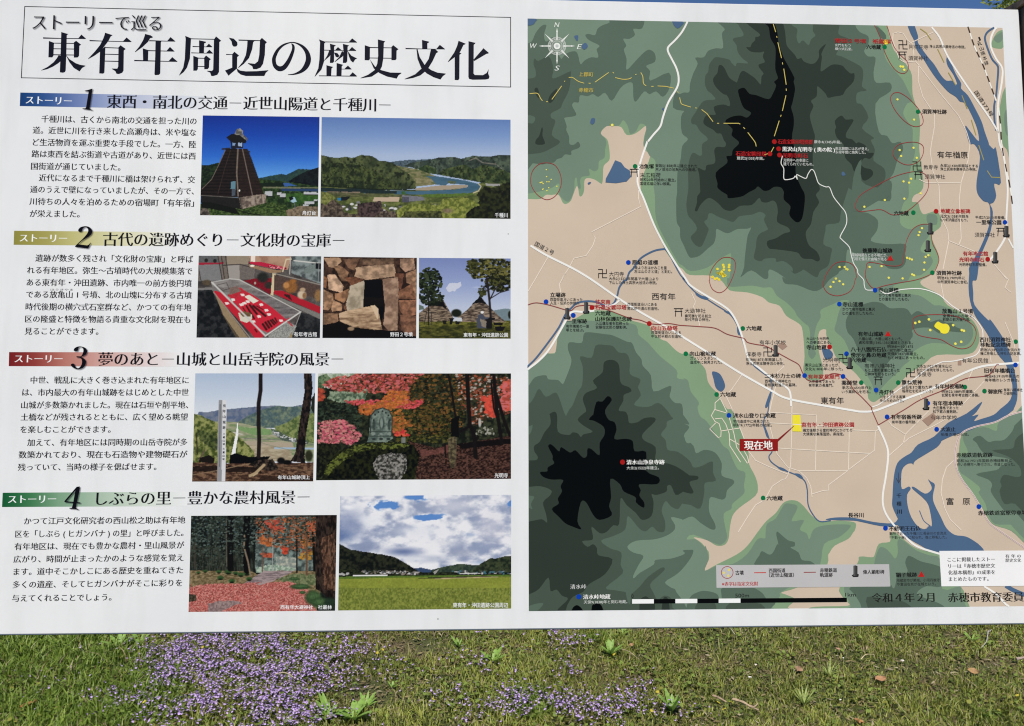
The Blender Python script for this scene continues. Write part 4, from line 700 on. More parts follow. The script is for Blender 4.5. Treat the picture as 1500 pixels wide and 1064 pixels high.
# labels: kind|text|tile|x0|y|x1|em
LAB = """
y|上郡町|A0|445|554|552|36
y|赤穂市|A0|445|671|553|36
n|六地蔵|C0|95|350|205|36
r|野田２号墳　祇園塚|Q|785|300|1480|60
w|玄門をもつ|Q|785|352|980|38
w|横穴式石室。|Q|785|398|1000|38
g|阿弥陀寺|C0|415|350|556|36
t|浄土真宗本願寺派の寺院。|C0|565|348|832|25
g|須賀神社|C0|408|433|553|36
n|須賀神社跡|C0|510|830|693|37
b|有年楢原|C2|622|137|848|54
g|教専寺|C2|522|229|628|36
t|永享2(1430)年開基とする|C2|645|218|925|25
t|浄土真宗本願寺派の寺院。|C2|645|244|914|25
g|須賀神社|C2|530|299|681|37
n|六地蔵|C2|300|570|411|37
r|地蔵立像板碑|C2|645|555|868|37
t|延文3(1358)年銘を|C2|645|593|855|26
t|もつ町内最古をもつ。|C2|645|620|848|26
n|後藤陣山城跡|C2|67|847|290|38
w|築城時期などは不明だが、|C2|-12|882|252|27
w|石垣を備えた曲輪が残る|C2|-12|911|245|27
n|一里塚公園|C2|912|638|1098|37
t|平成27(2015)年整備。|C2|905|602|1128|25
g|須賀神社|C2|900|731|1050|37
r|有年考古館|C2|812|870|1000|37
r|光明寺町石|C2|785|915|972|37
t|光明寺町石群整備。|C2|785|952|988|26
n|須賀神社跡|C2|615|1014|805|37
t|明治42(1909)年に|C2|624|1050|828|26
t|中所須賀神社に合祀。|C4|625|67|850|26
n|池魚塚|A2|890|222|1003|37
t|安政5(1858)年に建立された|px|960|243|1021.3|5
t|木ノ目池の池魚への供養塔。|px|960|248.4|1020|5
g|末広稲荷|A2|900|288|1052|38
t|昭和20年代始めに建立。|A2|900|322|1165|26
t|国道拡幅に伴い移築。|A2|900|351|1128|26
n|原組の道標|A2|840|935|1033|38
t|「是より右はかみこを里|A2|850|975|1098|26
t|左は山のさと道」と刻む。|A2|857|1003|1138|26
g|大円寺|A2|670|1022|780|38
t|大永2(1522)年開基で六道山より|A4|668|43|1035|26
t|下山した浄土真宗大谷派の寺院。|A4|668|72|1024|26
r|石造宝篋印塔婆群|B2|705|41|967|38
w|康永4(1345)年銘。|B2|975|42|1178|26
W|黒沢山光明寺 ( 奥の院 )|B2|738|97|1130|38
w|南北朝期には名が見え、|px|1223.5|218.2|1272.5|5
w|永禄年間に焼失した。|px|1223.5|223.4|1268|5
r|光明寺町石|B2|740|143|928|38
w|光明寺への参道に|B2|747|178|932|27
w|建てられていたもの。|B2|747|206|970|27
r|石造宝篋印塔|B2|393|130|622|39
w|建武2(1335)年銘。|B2|402|163|605|26
n|立場跡|A4|232|163|347|38
t|西国街道沿いにあった|A4|232|197|472|26
t|人足・伝馬の休憩所|A4|232|224|450|26
r|往来南|A4|567|215|680|38
r|石造宝篋印塔|A4|567|255|800|38
t|西国街道沿いにある|A4|805|233|1024|26
t|南北朝中頃の石造物。|A4|805|264|1038|26
n|六地蔵|A4|567|300|683|38
n|山林保護記念碑|A4|567|342|840|38
t|入山違反者を取締った|A4|570|375|815|26
t|安藤佐太郎の顕彰碑。|A4|570|403|804|26
n|一里塚跡|A4|355|358|507|38
t|有年横尾の一里|A4|350|396|521|26
t|塚とを結ぶ。|A4|350|424|484|26
b|西有年|A4|987|175|1162|56
g|大避神社|B4|15|281|170|38
t|秦河勝を祀る創立|B4|15|319|212|26
t|年代不詳の神社。|B4|15|346|202|26
r|向山五輪塔|A4|982|410|1179|38
t|西国街道沿いにある|A4|983|443|1203|26
t|中世前半期の石造物。|A4|983|471|1216|26
n|六地蔵|B4|472|411|588|38
g|有年小学校|B4|570|516|765|38
g|淳泰寺|B4|470|604|585|38
t|明治8(1875)年開基した|B4|470|643|740|26
t|浄土真宗本願寺派の寺院。|B4|470|672|755|26
n|二本杉力士の碑|B4|608|764|878|38
t|西有年大避神社の|B4|610|803|802|26
t|宮相撲勧進元の墓碑。|B4|608|831|845|26
n|向山裾地蔵|B4|52|600|247|38
t|ガソリンスタンド|B4|55|634|252|26
t|造成中に発見された。|B4|55|663|290|26
n|六地蔵|B4|278|902|396|38
t|大山から光明寺|B4|918|487|1085|26
t|への参道にある。|B4|918|515|1103|26
n|寺山地蔵|B4|918|552|1068|38
g|光明寺|B4|1040|645|1155|38
t|黒沢山山頂にあったが、|B4|908|684|1163|26
t|文化3(1806)年に移った。|B4|908|712|1190|26
r|有年家長屋門|B4|930|770|1163|38
t|大庄屋格であった|B4|935|806|1127|26
t|有年家の長屋門。|B4|935|834|1118|26
b|東有年|B4|1025|947|1196|56
n|清水山登り口地蔵|B6|372|45|690|38
t|宅地造成中に発見された|B6|375|88|645|26
t|明和9(1772)年銘の地蔵。|B6|375|116|662|26
n|寺山道標|px|1234|446|1264.3|7.6
t|かつて有年楢原と黒沢|px|1234|453.2|1281.3|5.1
t|との道を示したもの。|px|1234|459|1279.5|5.1
n|寺山道標|C4|187|128|335|38
t|かつて有年楢原と黒沢|C4|188|166|425|26
t|との道を示したもの。|C4|190|194|412|26
n|放亀山１号墳|C4|658|283|888|38
t|全長38mの古墳で、|C4|663|318|893|26
t|前期の前方後円墳。|C4|663|346|867|26
n|有年山城跡|C4|35|453|222|38
t|八幡山城、大鷹山城ともいう。|C4|38|489|362|26
t|貞和年間(1345-1350)築城とされる。|C4|40|517|440|26
n|八十八箇所石仏|px|1246|512|1298.3|7.6
t|明治8～10(1875|C4|252|546|443|26
t|-1877)年に建立。|C4|250|574|440|26
n|傍示ヶ鼻の地蔵|px|1246|520.2|1298.6|7.6
t|天保8(1837)年建立、|C4|252|600|480|26
t|もと峠道にあったもの。|C4|255|629|528|26
n|六地蔵|px|1246|527.4|1269|7.6
g|有年八幡神社|C4|83|690|308|38
t|もと上郡町釜屋にあった|C4|85|722|343|26
t|ご神体を祀るという。|C4|85|750|312|26
t|大永2(1522)年清水山に|C4|468|692|730|26
t|創立の寺院を移したもの。|C4|468|720|745|26
g|浄泉寺|C4|470|753|580|38
n|重ね荒神|C4|358|812|510|38
t|巨石を3つ重ねた祠、|C4|362|848|595|26
t|稲荷社を祀るという。|C4|362|876|590|26
n|舟灯台|C4|190|885|300|38
t|川を上下する高瀬|C4|195|920|385|26
t|舟のための灯台。|C4|195|948|375|26
g|有年公民館|C4|805|650|1000|38
n|西川須賀神社|C4|937|495|1168|38
n|移転記念標碑|C4|942|533|1168|38
t|明治25(1892)年の大洪水を|C4|942|570|1240|26
t|機に移転した神社の記念碑。|C4|942|598|1245|26
n|旧有年橋橋台|C4|972|725|1200|38
t|明治43(1910)年築造の|C4|975|766|1230|26
t|有年橋のレンガ橋台。|C4|975|795|1230|26
n|有年村役場跡|C4|605|842|820|38
t|明治22(1889)年建築。|C4|655|880|895|26
t|玄関を有年考古館に移築。|C4|655|907|935|26
n|御旅所|C4|998|880|1108|38
t|有年八幡神社|C4|1115|868|1255|26
t|の御旅所。|C4|1115|895|1215|26
n|有年宿本陣跡|C4|588|967|815|38
t|大庄屋格であった|C4|590|1001|780|26
t|松下家の屋敷跡。|C4|590|1029|772|26
n|薬師堂|px|1232.5|561|1256|7.6
t|承応3(1654)年作と|px|1233|568|1276.5|5.1
t|いう薬師仏を祀る。|px|1233|574|1275|5.1
n|有年宿番所跡|C6|278|55|508|38
t|有年宿の番所跡。|C6|285|93|468|26
g|有年中学校|C6|573|60|768|38
n|大波止|C6|648|147|758|38
t|船着き場の石垣。|C6|650|185|858|26
n|赤穂鉄道軌道跡|C6|765|338|1033|38
t|昭和26(1951)年国鉄赤穂線敷設に|C6|768|380|1175|26
t|伴い赤穂市へ寄付され、市道となった。|C6|768|408|1200|26
n|千|C6|320|640|356|38
n|種|C6|320|700|357|38
n|川|C6|322|758|359|38
b|富|C6|690|682|744|56
b|原|C6|810|682|866|56
n|赤穂鉄道富原停車場|C6|925|767|1290|38
n|長谷川|px|1242.3|754.6|1265|7.6
n|不動明王石仏|C6|262|883|498|38
t|難所であった千種川と長谷川の合流点|C6|268|920|690|26
t|「不動ヶ淵」に祀られ、後に移転した。|C6|270|949|692|26
r|東有年・沖田遺跡公園|px|1173.6|622.3|1251|7.8
t|縄文後期から室町時代にかけての|B6|892|154|1258|26
t|大規模な集落遺跡。県指定。|B6|892|182|1198|26
n|六地蔵|B6|622|658|743|38
W|清水山浄泉寺跡|A6|798|391|1082|39
w|大永2(1522)年建立。|A6|800|434|1040|27
V|清水峠|A8|382|403|500|38
W|清水峠地蔵|A8|476|478|680|38
w|天保9(1838)年と刻む地蔵。|A8|482|516|805|27
t|0|A8|835|472|852|38
t|500m|B8|390|467|492|40
t|1km|px|1237.8|871|1253.5|7.8
n|鍋子城跡|C8|315|315|472|38
t|地蔵岩市が築城、小河丹後守|C8|320|355|640|26
t|や富田右京が在城という。|C8|322|384|612|26
D|令和４年２月|C8|135|483|602|76
D|赤穂市教育委員会|C8|700|480|1345|78
"""
K = {'y': ('note', (196, 178, 84), "place_name"), 'n': ('name', (26, 24, 26), "place_name"), 'r': ('name', (172, 36, 40), "place_name"), 'g': ('thin', (40, 38, 38), "place_name"), 't': ('note', (42, 44, 44), "site_note"),
     'w': ('note', (205, 210, 208), "site_note"), 'W': ('name', (232, 234, 234), "place_name"), 'V': ('thin', (225, 228, 228), "place_name"), 'b': ('note', (44, 40, 38), "place_name"), 'D': ('head', (34, 32, 32), "issue_lettering")}
for ln in LAB.strip().splitlines():
    k, s, tl_, x0, y, x1, em = ln.split('|'); ox, oy, kk = TILES[tl_]; st, rgb, nm = K[k]
    text(s, ox + float(x0) / kk, oy + float(y) / kk, ox + float(x1) / kk, float(em) / kk, st, rgb, nm, mapo, hz)
text('国道２号', *[784, 356.6, 811, 7.6][:3], 7.6, 'thin', (40, 38, 38), "place_name", mapo, hz, y1=371)
text('国道373号', 1429, 134, 1453.5, 7.0, 'thin', (46, 42, 40), "place_name", mapo, hz, y1=170)
for i, ch in enumerate('JR山陽本線'):
    x, y = 1432.8 + 2.35 * i, 57 + 7.1 * i
    text(ch, x - 2.7, y + 1, x + 2.9, 6.6, 'thin', (40, 38, 38), "place_name", mapo, hz, y1=y - 1)
# compass rose
cx_, cy_ = 815.9, 67.8; L = []; WHT = (226, 232, 228)
for k in range(8):
    a = k * math.pi / 4; r1 = 26.5 if k % 2 == 0 else 25; q = [(cx_ + math.sin(a) * 9, cy_ - math.cos(a) * 9, 3.2), (cx_ + math.sin(a) * (14 if k % 2 == 0 else 17), cy_ - math.cos(a) * (14 if k % 2 == 0 else 17), 1.8)]
    if k % 2 == 0: q += [(cx_ + math.sin(a) * 20, cy_ - math.cos(a) * 20, 1.5), (cx_ + math.sin(a) * 20.5, cy_ - math.cos(a) * 20.5, 2.4)]
    q += [(cx_ + math.sin(a) * r1, cy_ - math.cos(a) * r1, .2)]; q = np.array(q)
    L.append(ribbon(P(q[:, :2]), q[:, 2] * DIST / FPX))
for r, w_ in ((13, .5), (11.9, .5), (10.2, .6), (7.5, .35)):
    a = np.linspace(0, 2 * np.pi, 40, endpoint=False); L.append(ribbon(P(np.column_stack([cx_ + np.cos(a) * r, cy_ + np.sin(a) * r])), w_ * DIST / FPX, True))
for k in range(32):
    a = (k + .5) * math.pi / 16; L.append(ribbon(P([[cx_ + math.cos(a) * 5.5, cy_ + math.sin(a) * 5.5], [cx_ + math.cos(a) * (13.6 if k % 4 == 0 else 10), cy_ + math.sin(a) * (13.6 if k % 4 == 0 else 10)]]), .32 * DIST / FPX))
join_lines("compass_rose", L, hx, ink(WHT), mapo); disc("compass_rose", cx_, cy_, 5.2, WHT, hx + 2 * U, 24)
V, F = ribbon(P(np.column_stack([cx_ + np.cos(np.linspace(0, 6.28, 20)) * 1.6, cy_ + np.sin(np.linspace(0, 6.28, 20)) * 1.6])), .8 * DIST / FPX); flat("compass_rose", V, F, hz, ink((90, 100, 120)), mapo)
for s, x, y in (('N', 811.8, 36.3), ('S', 812.2, 99.7), ('W', 776.5, 67.2), ('E', 844.8, 68.5)): text(s, x, y, x + (10 if s == 'W' else 7.8), 10.5, 'script', WHT, "compass_letter", mapo, hz)
# you-are-here flag
area("location_flag", "B6 702,222 825,120 829,122 706,240", (128, 34, 34), False, h=hx)
o = area("location_flag", "B6 422,219 707,219 707,308 422,308", (138, 28, 28), False, h=hx + 2 * U, lab="dark red you-are-here flag")
text('現在地', *(pts("B6 455,266 668,266")[0]), pts("B6 668,266")[0][0], 14.4, 'name', (238, 236, 234), "place_name", mapo, hz)
# scale bar
for a, b_, c_ in ((925.9, 957.7, (236, 238, 240)), (957.7, 989.3, (8, 9, 10)), (989.3, 1021.3, (236, 238, 240)), (1021.3, 1052.7, (8, 9, 10)), (1052.7, 1084.6, (236, 238, 240)), (1084.6, 1240.4, (8, 9, 10))):
    f_ = lambda x: 881.2 - (x - 926) * .0075
    flat("scale_bar", P([[a, f_(a) + 3.2], [b_, f_(b_) + 3.2], [b_, f_(b_) - 3.2], [a, f_(a) - 3.2]]), [(0, 1, 2, 3)], hx, ink(c_), mapo)
text('↓', 1312.5, 700, 1319.5, 22, 'thin', (60, 60, 66), "flow_arrow", mapo, hz)
# legend sheet and adhesive notice sheet
leg = flat("legend_panel", P([[1048.8, 828], [1302.2, 826.6], [1304, 859.3], [1049.5, 861.3]])[::-1], [(0, 1, 2, 3)], hz + U, ink((184, 184, 187)), board)
hg = hz + 2 * U
q = pts("B8 330,298")[0]; a = np.linspace(0, 2 * np.pi, 32, endpoint=False)
V, F = ribbon(P(np.column_stack([q[0] + np.cos(a) * 8.6, q[1] + np.sin(a) * 8.7])), .95 * DIST / FPX, True); flat("legend_ring", V, F, hg, ink((150, 40, 44)), leg)
for p_ in pts("B8 343,278 305,300 338,322"): disc("tumulus_dot", p_[0], p_[1], 1.76, (226, 208, 90), hg, parent=leg)
for s, c_, w_ in (("B8 530,300 618,299", (186, 60, 56), 1.3), ("B8 898,297 988,296", (136, 44, 50), 1.2)):
    V, F = ribbon(P(pts(s)), w_ * DIST / FPX); flat("legend_line", V, F, hg, ink(c_), leg)
tablet(1253, 838, leg, hg)
for s, a_, y_, b_, em in (('古墳', 390, 300, 453, 36), ('西国街道', 638, 283, 762, 34), ('（近世山陽道）', 640, 317, 826, 34), ('赤穂鉄道', 1018, 281, 1145, 34), ('軌道跡', 1018, 316, 1113, 34), ('※赤字は指定文化財', 290, 382, 560, 34)):
    text(s, 1000 + a_ / K5, 780 + y_ / K5, 1000 + b_ / K5, em / K5, 'bold' if s[0] != '※' else 'name', (44, 42, 44) if s[0] != '※' else (166, 34, 40), "legend_lettering", leg, hg)
text('偉人顕彰碑', 1250 + 70 / K5, 780 + 294 / K5, 1250 + 230 / K5, 34 / K5, 'bold', (44, 42, 44), "legend_lettering", leg, hg)
q = P([[1375.7, 807.2], [1378.8, 859], [1542, 858.2], [1530, 806.4]])
st = flat("notice_sheet", q, [(0, 1, 2, 3)], hz + 12 * U, ink((233, 234, 238)), board); st['label'] = "white pasted notice at the map's lower right"
for s, a_, y_, b_, y2, style in (('ここに掲載したストー', 698, 201, 1050, 201, 'body'), ('リーは『赤穂市歴史文', 703, 249, 1052, 249, 'name'), ('化基本構想』の成果を', 703, 297, 1052, 297, 'name'), ('まとめたものです。', 707, 346, 1003, 346, 'body'), ('有 年 の', 1127, 176, 1243, 176, 'body'), ('歴史文化', 1127, 207, 1245, 207, 'body')):
    text(s, 1250 + a_ / K5, 780 + y_ / K5, 1250 + b_ / K5, (36 if a_ < 1100 else 30) / K5, style, (48, 48, 52), "notice_lettering", st, hz + 13 * U)

# ------------------------------------------------------------ the nine printed photographs, drawn point by point on fine grids
class Pic:
    def __init__(s, tile, quad, res=1.15):
        s.ox, s.oy, s.k = tile; q = np.array(quad, float)   # quad in tile px: TL TR BR BL
        w_ = np.linalg.norm(q[1] - q[0]) / s.k; h_ = np.linalg.norm(q[3] - q[0]) / s.k
        s.nx, s.ny = int(w_ * res), int(h_ * res)
        u, v = np.meshgrid(np.linspace(0, 1, s.nx), np.linspace(0, 1, s.ny))
        A = (q[0][:, None, None] * (1 - u) + q[1][:, None, None] * u) * (1 - v) + (q[3][:, None, None] * (1 - u) + q[2][:, None, None] * u) * v
        s.X, s.Y = A[0], A[1]; s.C = np.zeros(s.X.shape + (3,)); s.seed = 1
    def n(s, sx, sy=None, o=4):
        s.seed += 3; sy = sy or sx
        return fbm(s.X / sx, s.Y / sy, s.seed, o)[..., None]
    def mask(s, p, rag=0, rs=18):
        p = np.array([[float(v) for v in t.split(',')] for t in p.split()]) if isinstance(p, str) else np.asarray(p, float)
        X, Y = s.X, s.Y
        if rag: X = X + (s.n(rs)[..., 0] - .5) * rag * 2; Y = Y + (s.n(rs)[..., 0] - .5) * rag * 2
        m_ = np.zeros(X.shape, bool); j = len(p) - 1
        for i in range(len(p)):
            (xi, yi), (xj, yj) = p[i], p[j]
            if yi != yj:
                cnd = ((yi > Y) != (yj > Y)) & (X < (xj - xi) * (Y - yi) / (yj - yi) + xi); m_ ^= cnd
            j = i
        return m_[..., None]
    def put(s, m_, col, a=1.0): s.C[:] = np.where(m_, s.C * (1 - a) + np.asarray(col, float) * a, s.C)
    def poly(s, p, col, rag=0, rs=18, a=1.0): s.put(s.mask(p, rag, rs), col, a)
    def mix(s, c1, c2, t): t = np.clip(t, 0, 1); return np.array(c1, float) * (1 - t) + np.array(c2, float) * t
    def tex(s, c1, c2, sx, sy=None, o=4, lo=.3, hi=.7): return s.mix(c1, c2, sstep(lo, hi, s.n(sx, sy, o)))
    def line(s, p, w_, col, a=1.0):
        p = np.array([[float(v) for v in t.split(',')] for t in p.split()]) if isinstance(p, str) else np.asarray(p, float)
        d_ = np.full(s.X.shape, 1e9)
        for (x0, y0), (x1, y1) in zip(p[:-1], p[1:]):
            dx, dy = x1 - x0, y1 - y0; t = np.clip(((s.X - x0) * dx + (s.Y - y0) * dy) / (dx * dx + dy * dy + 1e-9), 0, 1)
            d_ = np.minimum(d_, np.hypot(s.X - x0 - t * dx, s.Y - y0 - t * dy))
        t = np.clip((w_ / 2 + s.k * .45 - d_) / (s.k * .9), 0, 1)[..., None] * a; s.C[:] = s.C * (1 - t) + np.array(col, float) * t
    def blob(s, x, y, rx, ry, col, soft=.4, a=1.0):
        m_ = 25; i0, i1 = np.searchsorted(s.X[s.ny // 2], [x - rx * 1.4 - m_, x + rx * 1.4 + m_]); j0, j1 = np.searchsorted(s.Y[:, s.nx // 2], [y - ry * 1.4 - m_, y + ry * 1.4 + m_])
        if i1 <= i0 or j1 <= j0: return
        w_ = (slice(j0, j1), slice(i0, i1)); d_ = np.hypot((s.X[w_] - x) / rx, (s.Y[w_] - y) / ry)
        t = (1 - sstep(1 - soft, 1 + soft * .3, d_))[..., None] * a; s.C[w_] = s.C[w_] * (1 - t) + np.array(col, float) * t
    def sky(s, stops): s.C[:] = ramp(stops, s.Y)
    def speck(s, m_, n_, size, cols, asp=1.0, seed=1):
        r = np.random.default_rng(seed); ys, xs = np.nonzero(m_[..., 0])
        if len(ys) == 0: return
        for k in r.integers(0, len(ys), n_):
            s.blob(s.X[ys[k], xs[k]], s.Y[ys[k], xs[k]], size * r.uniform(.6, 1.4) * asp, size * r.uniform(.6, 1.4), cols[r.integers(len(cols))], .3)
    def build(s, cap, cx0, cy0, cx1, em):
        px_ = np.column_stack([s.ox + s.X.ravel() / s.k, s.oy + s.Y.ravel() / s.k])
        idx = np.arange(s.nx * s.ny).reshape(s.ny, s.nx)
        F = np.stack([idx[1:, :-1], idx[1:, 1:], idx[:-1, 1:], idx[:-1, :-1]], -1).reshape(-1, 4)
        # keep the print's own grain
        g = s.C.mean(-1, keepdims=True); s.C = (g + (s.C - g) * .88) * .95; s.C = 105 + (s.C - 105) * 1.07 
        vg = (1 - sstep(70, 150, s.C.mean(-1, keepdims=True))) * (s.C[..., 2:3] < s.C[..., 1:2] + 14); s.C = s.C * (1 + vg * (fbm(s.X / 11, s.Y / 11, 91, 3)[..., None] - .5) * .42)
        C = np.clip(s.C + (RNG.random(s.C.shape[:2] + (1,)) - .5) * 5, 2, 250)
        me = mesh_fast("printed_photo", W(P(px_), 2 * U), F, lin(C.reshape(-1, 3)))
        o = link("printed_photo", me, board, vcol_mat("printed_picture"))
        k = s.k; text(cap, s.ox + cx0 / k, s.oy + cy0 / k, s.ox + cx1 / k, em / k, 'note', (238, 240, 242), "photo_caption", o, 5 * U, y1=s.oy + cy0 / k)
        return o
# 1 boat lantern tower
q = Pic((285, 160, 6.447), [(78, 60), (1180, 75), (1165, 1015), (52, 1003)], 1.35)
q.sky([(60, (12, 48, 150)), (250, (18, 70, 180)), (450, (40, 105, 210)), (640, (88, 155, 228))])
q.poly("40,525 130,530 225,505 300,560 300,800 40,800", q.tex((20, 32, 24), (40, 58, 34), 14))
q.poly("590,655 690,635 820,612 870,620 980,565 1110,570 1200,545 1200,760 590,760", q.tex((36, 62, 66), (44, 72, 62), 30), 3)
q.poly("880,690 950,640 1060,585 1200,540 1200,745 960,735", q.tex((10, 16, 24), (22, 32, 34), 20), 3)
q.poly("600,660 830,680 1200,735 1200,1100 600,1100", q.tex((26, 44, 24), (58, 84, 40), 22))
q.poly("600,700 840,690 850,730 640,735", (22, 36, 24), 3)
q.poly("835,700 880,695 965,725 850,730", (52, 92, 160)); q.poly("820,750 1200,752 1200,778 820,772", (38, 62, 104)); q.poly("650,735 1200,738 1200,750 650,748", (108, 112, 84))
q.poly("860,800 1130,790 1200,850 980,900 870,870", q.tex((44, 82, 34), (66, 104, 44), 40))
for x, y, w_, h_ in ((690, 795, 26, 20), (715, 800, 20, 22), (800, 800, 22, 14), (835, 815, 26, 16), (1090, 795, 60, 12), (1160, 800, 20, 8), (1085, 885, 45, 14), (1050, 908, 26, 8), (1145, 860, 18, 8)):
    q.poly([(x - w_, y - h_), (x + w_, y - h_), (x + w_, y + h_), (x - w_, y + h_)], (176, 180, 186), 3, 8); q.poly([(x - w_, y + h_), (x + w_, y + h_), (x + w_, y + h_ * 1.6), (x - w_, y + h_ * 1.6)], (22, 28, 24))
q.poly("40,890 440,945 600,905 700,880 860,905 900,950 1200,960 1200,1100 40,1100", q.tex((38, 56, 26), (78, 100, 48), 16, 10))
q.poly("860,960 1000,915 1200,925 1200,1100 880,1010", q.tex((96, 84, 66), (136, 120, 98), 18), 6)
q.poly("50,935 130,940 150,1005 45,1010", q.tex((50, 46, 42), (110, 100, 92), 20), 5)
q.poly("60,870 200,880 380,930 430,1000 250,960 60,930", (20, 24, 16), 5)
bod = "295,375 500,375 540,470 600,640 655,805 440,835 50,820 62,758 140,690 200,590 250,470"
pl = (np.sin(q.Y / 30 * 2 * np.pi + (q.X < 400) * .4) * .5 + .5)[..., None]
q.put(q.mask(bod), q.mix((20, 15, 15), (44, 34, 32), pl * .6 + q.n(30, 6) * .5))
q.poly("400,380 500,375 540,470 600,640 655,805 430,830", q.mix((34, 24, 22), (62, 46, 40), q.n(20, 5)), a=.55)
q.poly("60,812 430,840 440,948 380,935 150,880 60,880", (34, 32, 31)); q.poly("420,835 640,803 675,808 678,885 600,905 440,948", q.tex((96, 84, 76), (156, 142, 128), 26))
q.line("430,835 445,945", 5, (30, 28, 26)); q.line("570,815 580,905", 4, (60, 54, 50)); q.line("630,808 640,890", 4, (60, 54, 50)); q.line("60,815 420,838", 6, (110, 108, 104))
for s_, w_ in (("410,375 398,600 412,820", 13), ("452,378 500,600 547,815", 9), ("340,390 285,560 220,800", 4), ("290,390 232,520 160,665 70,755", 6)): q.line(s_, w_, (122, 108, 98) if w_ > 5 else (74, 60, 54))
q.poly("340,310 462,310 460,372 345,372", (30, 34, 48)); q.poly("358,318 385,322 383,345 358,345", (120, 150, 190)); q.poly("410,312 448,318 450,355 412,348", (150, 170, 200))
q.poly("298,268 350,235 400,232 500,288 482,322 350,318", (26, 24, 26), 3); q.poly("385,215 400,190 432,184 455,205 460,240 500,275 495,298 430,250 378,236", q.tex((84, 84, 84), (146, 144, 136), 20), 3)
q.line("262,378 330,372", 14, (44, 38, 38)); q.line("480,392 520,404", 12, (44, 38, 38)); q.poly("345,685 388,682 384,752 340,752", (92, 132, 150)); q.poly("352,755 390,752 382,818 350,820", (70, 82, 96)); q.blob(424, 770, 9, 12, (220, 220, 216))
q.poly("905,830 945,835 965,875 930,885 895,862", (150, 185, 205)); q.poly("890,830 925,822 935,850 900,870", (18, 22, 24)); q.line("940,880 952,940", 7, (100, 110, 120))
q.line("400,950 500,985 620,1000", 8, (14, 16, 12)); q.build('舟灯台', 1017, 981, 1145, 46)
# 2 river panorama
q = Pic((465, 165, 5.172), [(32, 35), (1463, 55), (1463, 806), (22, 792)], 1.3)
q.sky([(35, (88, 122, 186)), (180, (116, 148, 202)), (330, (160, 180, 214))])
def hill(p, c1, c2, sx, rag=4): q.put(q.mask(p, rag, 24), q.mix(q.mix(c1, c2, sstep(.3, .7, q.n(sx, sx * 1.2))), np.array(c1) * .7, (sstep(.5, .75, q.n(sx * .35)))))
hill("550,375 640,362 760,358 860,352 900,400 600,420", (70, 88, 104), (84, 104, 112), 30)
hill("650,405 720,380 840,360 920,340 1040,338 1090,350 1180,328 1300,332 1390,322 1480,325 1480,520 1230,525 900,470 800,440", (50, 64, 58), (78, 92, 76), 40)
q.line("1150,365 1200,345 1250,380 1350,392", 8, (140, 132, 120), .7); q.line("1345,385 1400,430", 4, (170, 160, 150), .6)
hill("900,470 960,430 1080,400 1120,395 1180,430 1260,395 1400,430 1480,470 1480,560 1240,530", (40, 56, 34), (82, 96, 54), 34)
hill("760,425 830,395 900,430 900,470 800,455", (46, 66, 38), (90, 108, 60), 24)
hill("20,320 130,345 220,335 260,345 335,320 420,330 470,365 560,375 700,470 760,545 740,580 500,590 20,590", (44, 56, 36), (84, 94, 56), 60)
hill("20,400 150,380 330,400 500,480 650,570 500,590 20,590", (34, 46, 28), (76, 88, 46), 26)
q.poly("590,400 640,410 760,430 850,465 950,500 940,540 760,560 700,470", q.tex((86, 98, 58), (132, 126, 92), 40, 12), 3)
q.poly("700,470 830,490 885,520 820,550 740,560 750,510", q.tex((112, 112, 74), (140, 132, 98), 50, 10), 3)
q.poly("20,560 500,592 740,590 1140,560 1250,530 1480,540 1480,850 20,850", q.tex((70, 82, 40), (108, 116, 62), 40, 14))
q.poly("820,485 900,482 1000,498 1120,515 1215,540 1240,555 1215,590 1160,610 1040,618 850,622 600,618 380,612 20,600 20,575 300,585 500,592 700,598 900,590 1060,582 1140,562 1140,550 1000,535 960,556 900,545 860,500", q.mix((52, 88, 112), (74, 110, 134), q.n(60, 12)), 2)
q.poly("20,570 400,580 600,598 600,615 380,612 20,598", (30, 46, 48)); q.poly("740,575 900,555 1080,548 1140,550 1130,568 1000,585 860,588 740,590", (158, 144, 124), 2); q.poly("985,515 1050,522 1040,545 990,535", (82, 96, 70), 2)
q.line("1220,540 1240,560 1220,595 1180,610", 7, (196, 184, 158)); q.line("20,556 400,580 740,590", 7, (22, 34, 20))
q.poly("70,600 330,602 300,625 110,622", (128, 112, 96), 3); q.poly("20,600 380,612 640,622 640,640 20,640", q.tex((70, 76, 46), (96, 98, 66), 30, 10), 3, a=.8)
q.poly("430,643 620,640 618,675 420,672", (186, 164, 142)); q.poly("150,648 205,645 200,668 155,668", (40, 116, 168)); q.poly("180,640 250,636 225,665 180,668", (26, 30, 34))
q.poly("640,625 810,640 812,665 640,680", (112, 114, 126)); q.poly("640,640 692,640 692,680 640,680", (76, 78, 92)); q.blob(652, 610, 18, 14, (58, 96, 40))
q.poly("800,620 1180,610 1180,625 1000,640 800,645", (84, 110, 44), 3); q.poly("1270,535 1390,545 1380,560 1280,555", (150, 150, 150), 4)
m_ = q.mask("170,680 330,672 420,700 660,700 940,690 940,760 560,760 300,760 180,730"); q.speck(m_, 90, 9, [(170, 170, 176), (60, 62, 66), (120, 120, 124), (200, 200, 204), (84, 94, 56)], 1.5, 4)
q.poly("20,600 60,610 120,660 180,700 200,760 300,770 340,700 480,680 500,740 620,760 620,850 20,850", q.tex((52, 42, 42), (112, 96, 84), 14), 10, a=.9)
q.poly("20,600 90,612 140,650 60,700 20,680", q.tex((90, 98, 44), (128, 132, 70), 14), 6); q.poly("300,690 480,672 490,740 420,800 300,780", q.tex((40, 32, 34), (82, 66, 64), 12), 8)
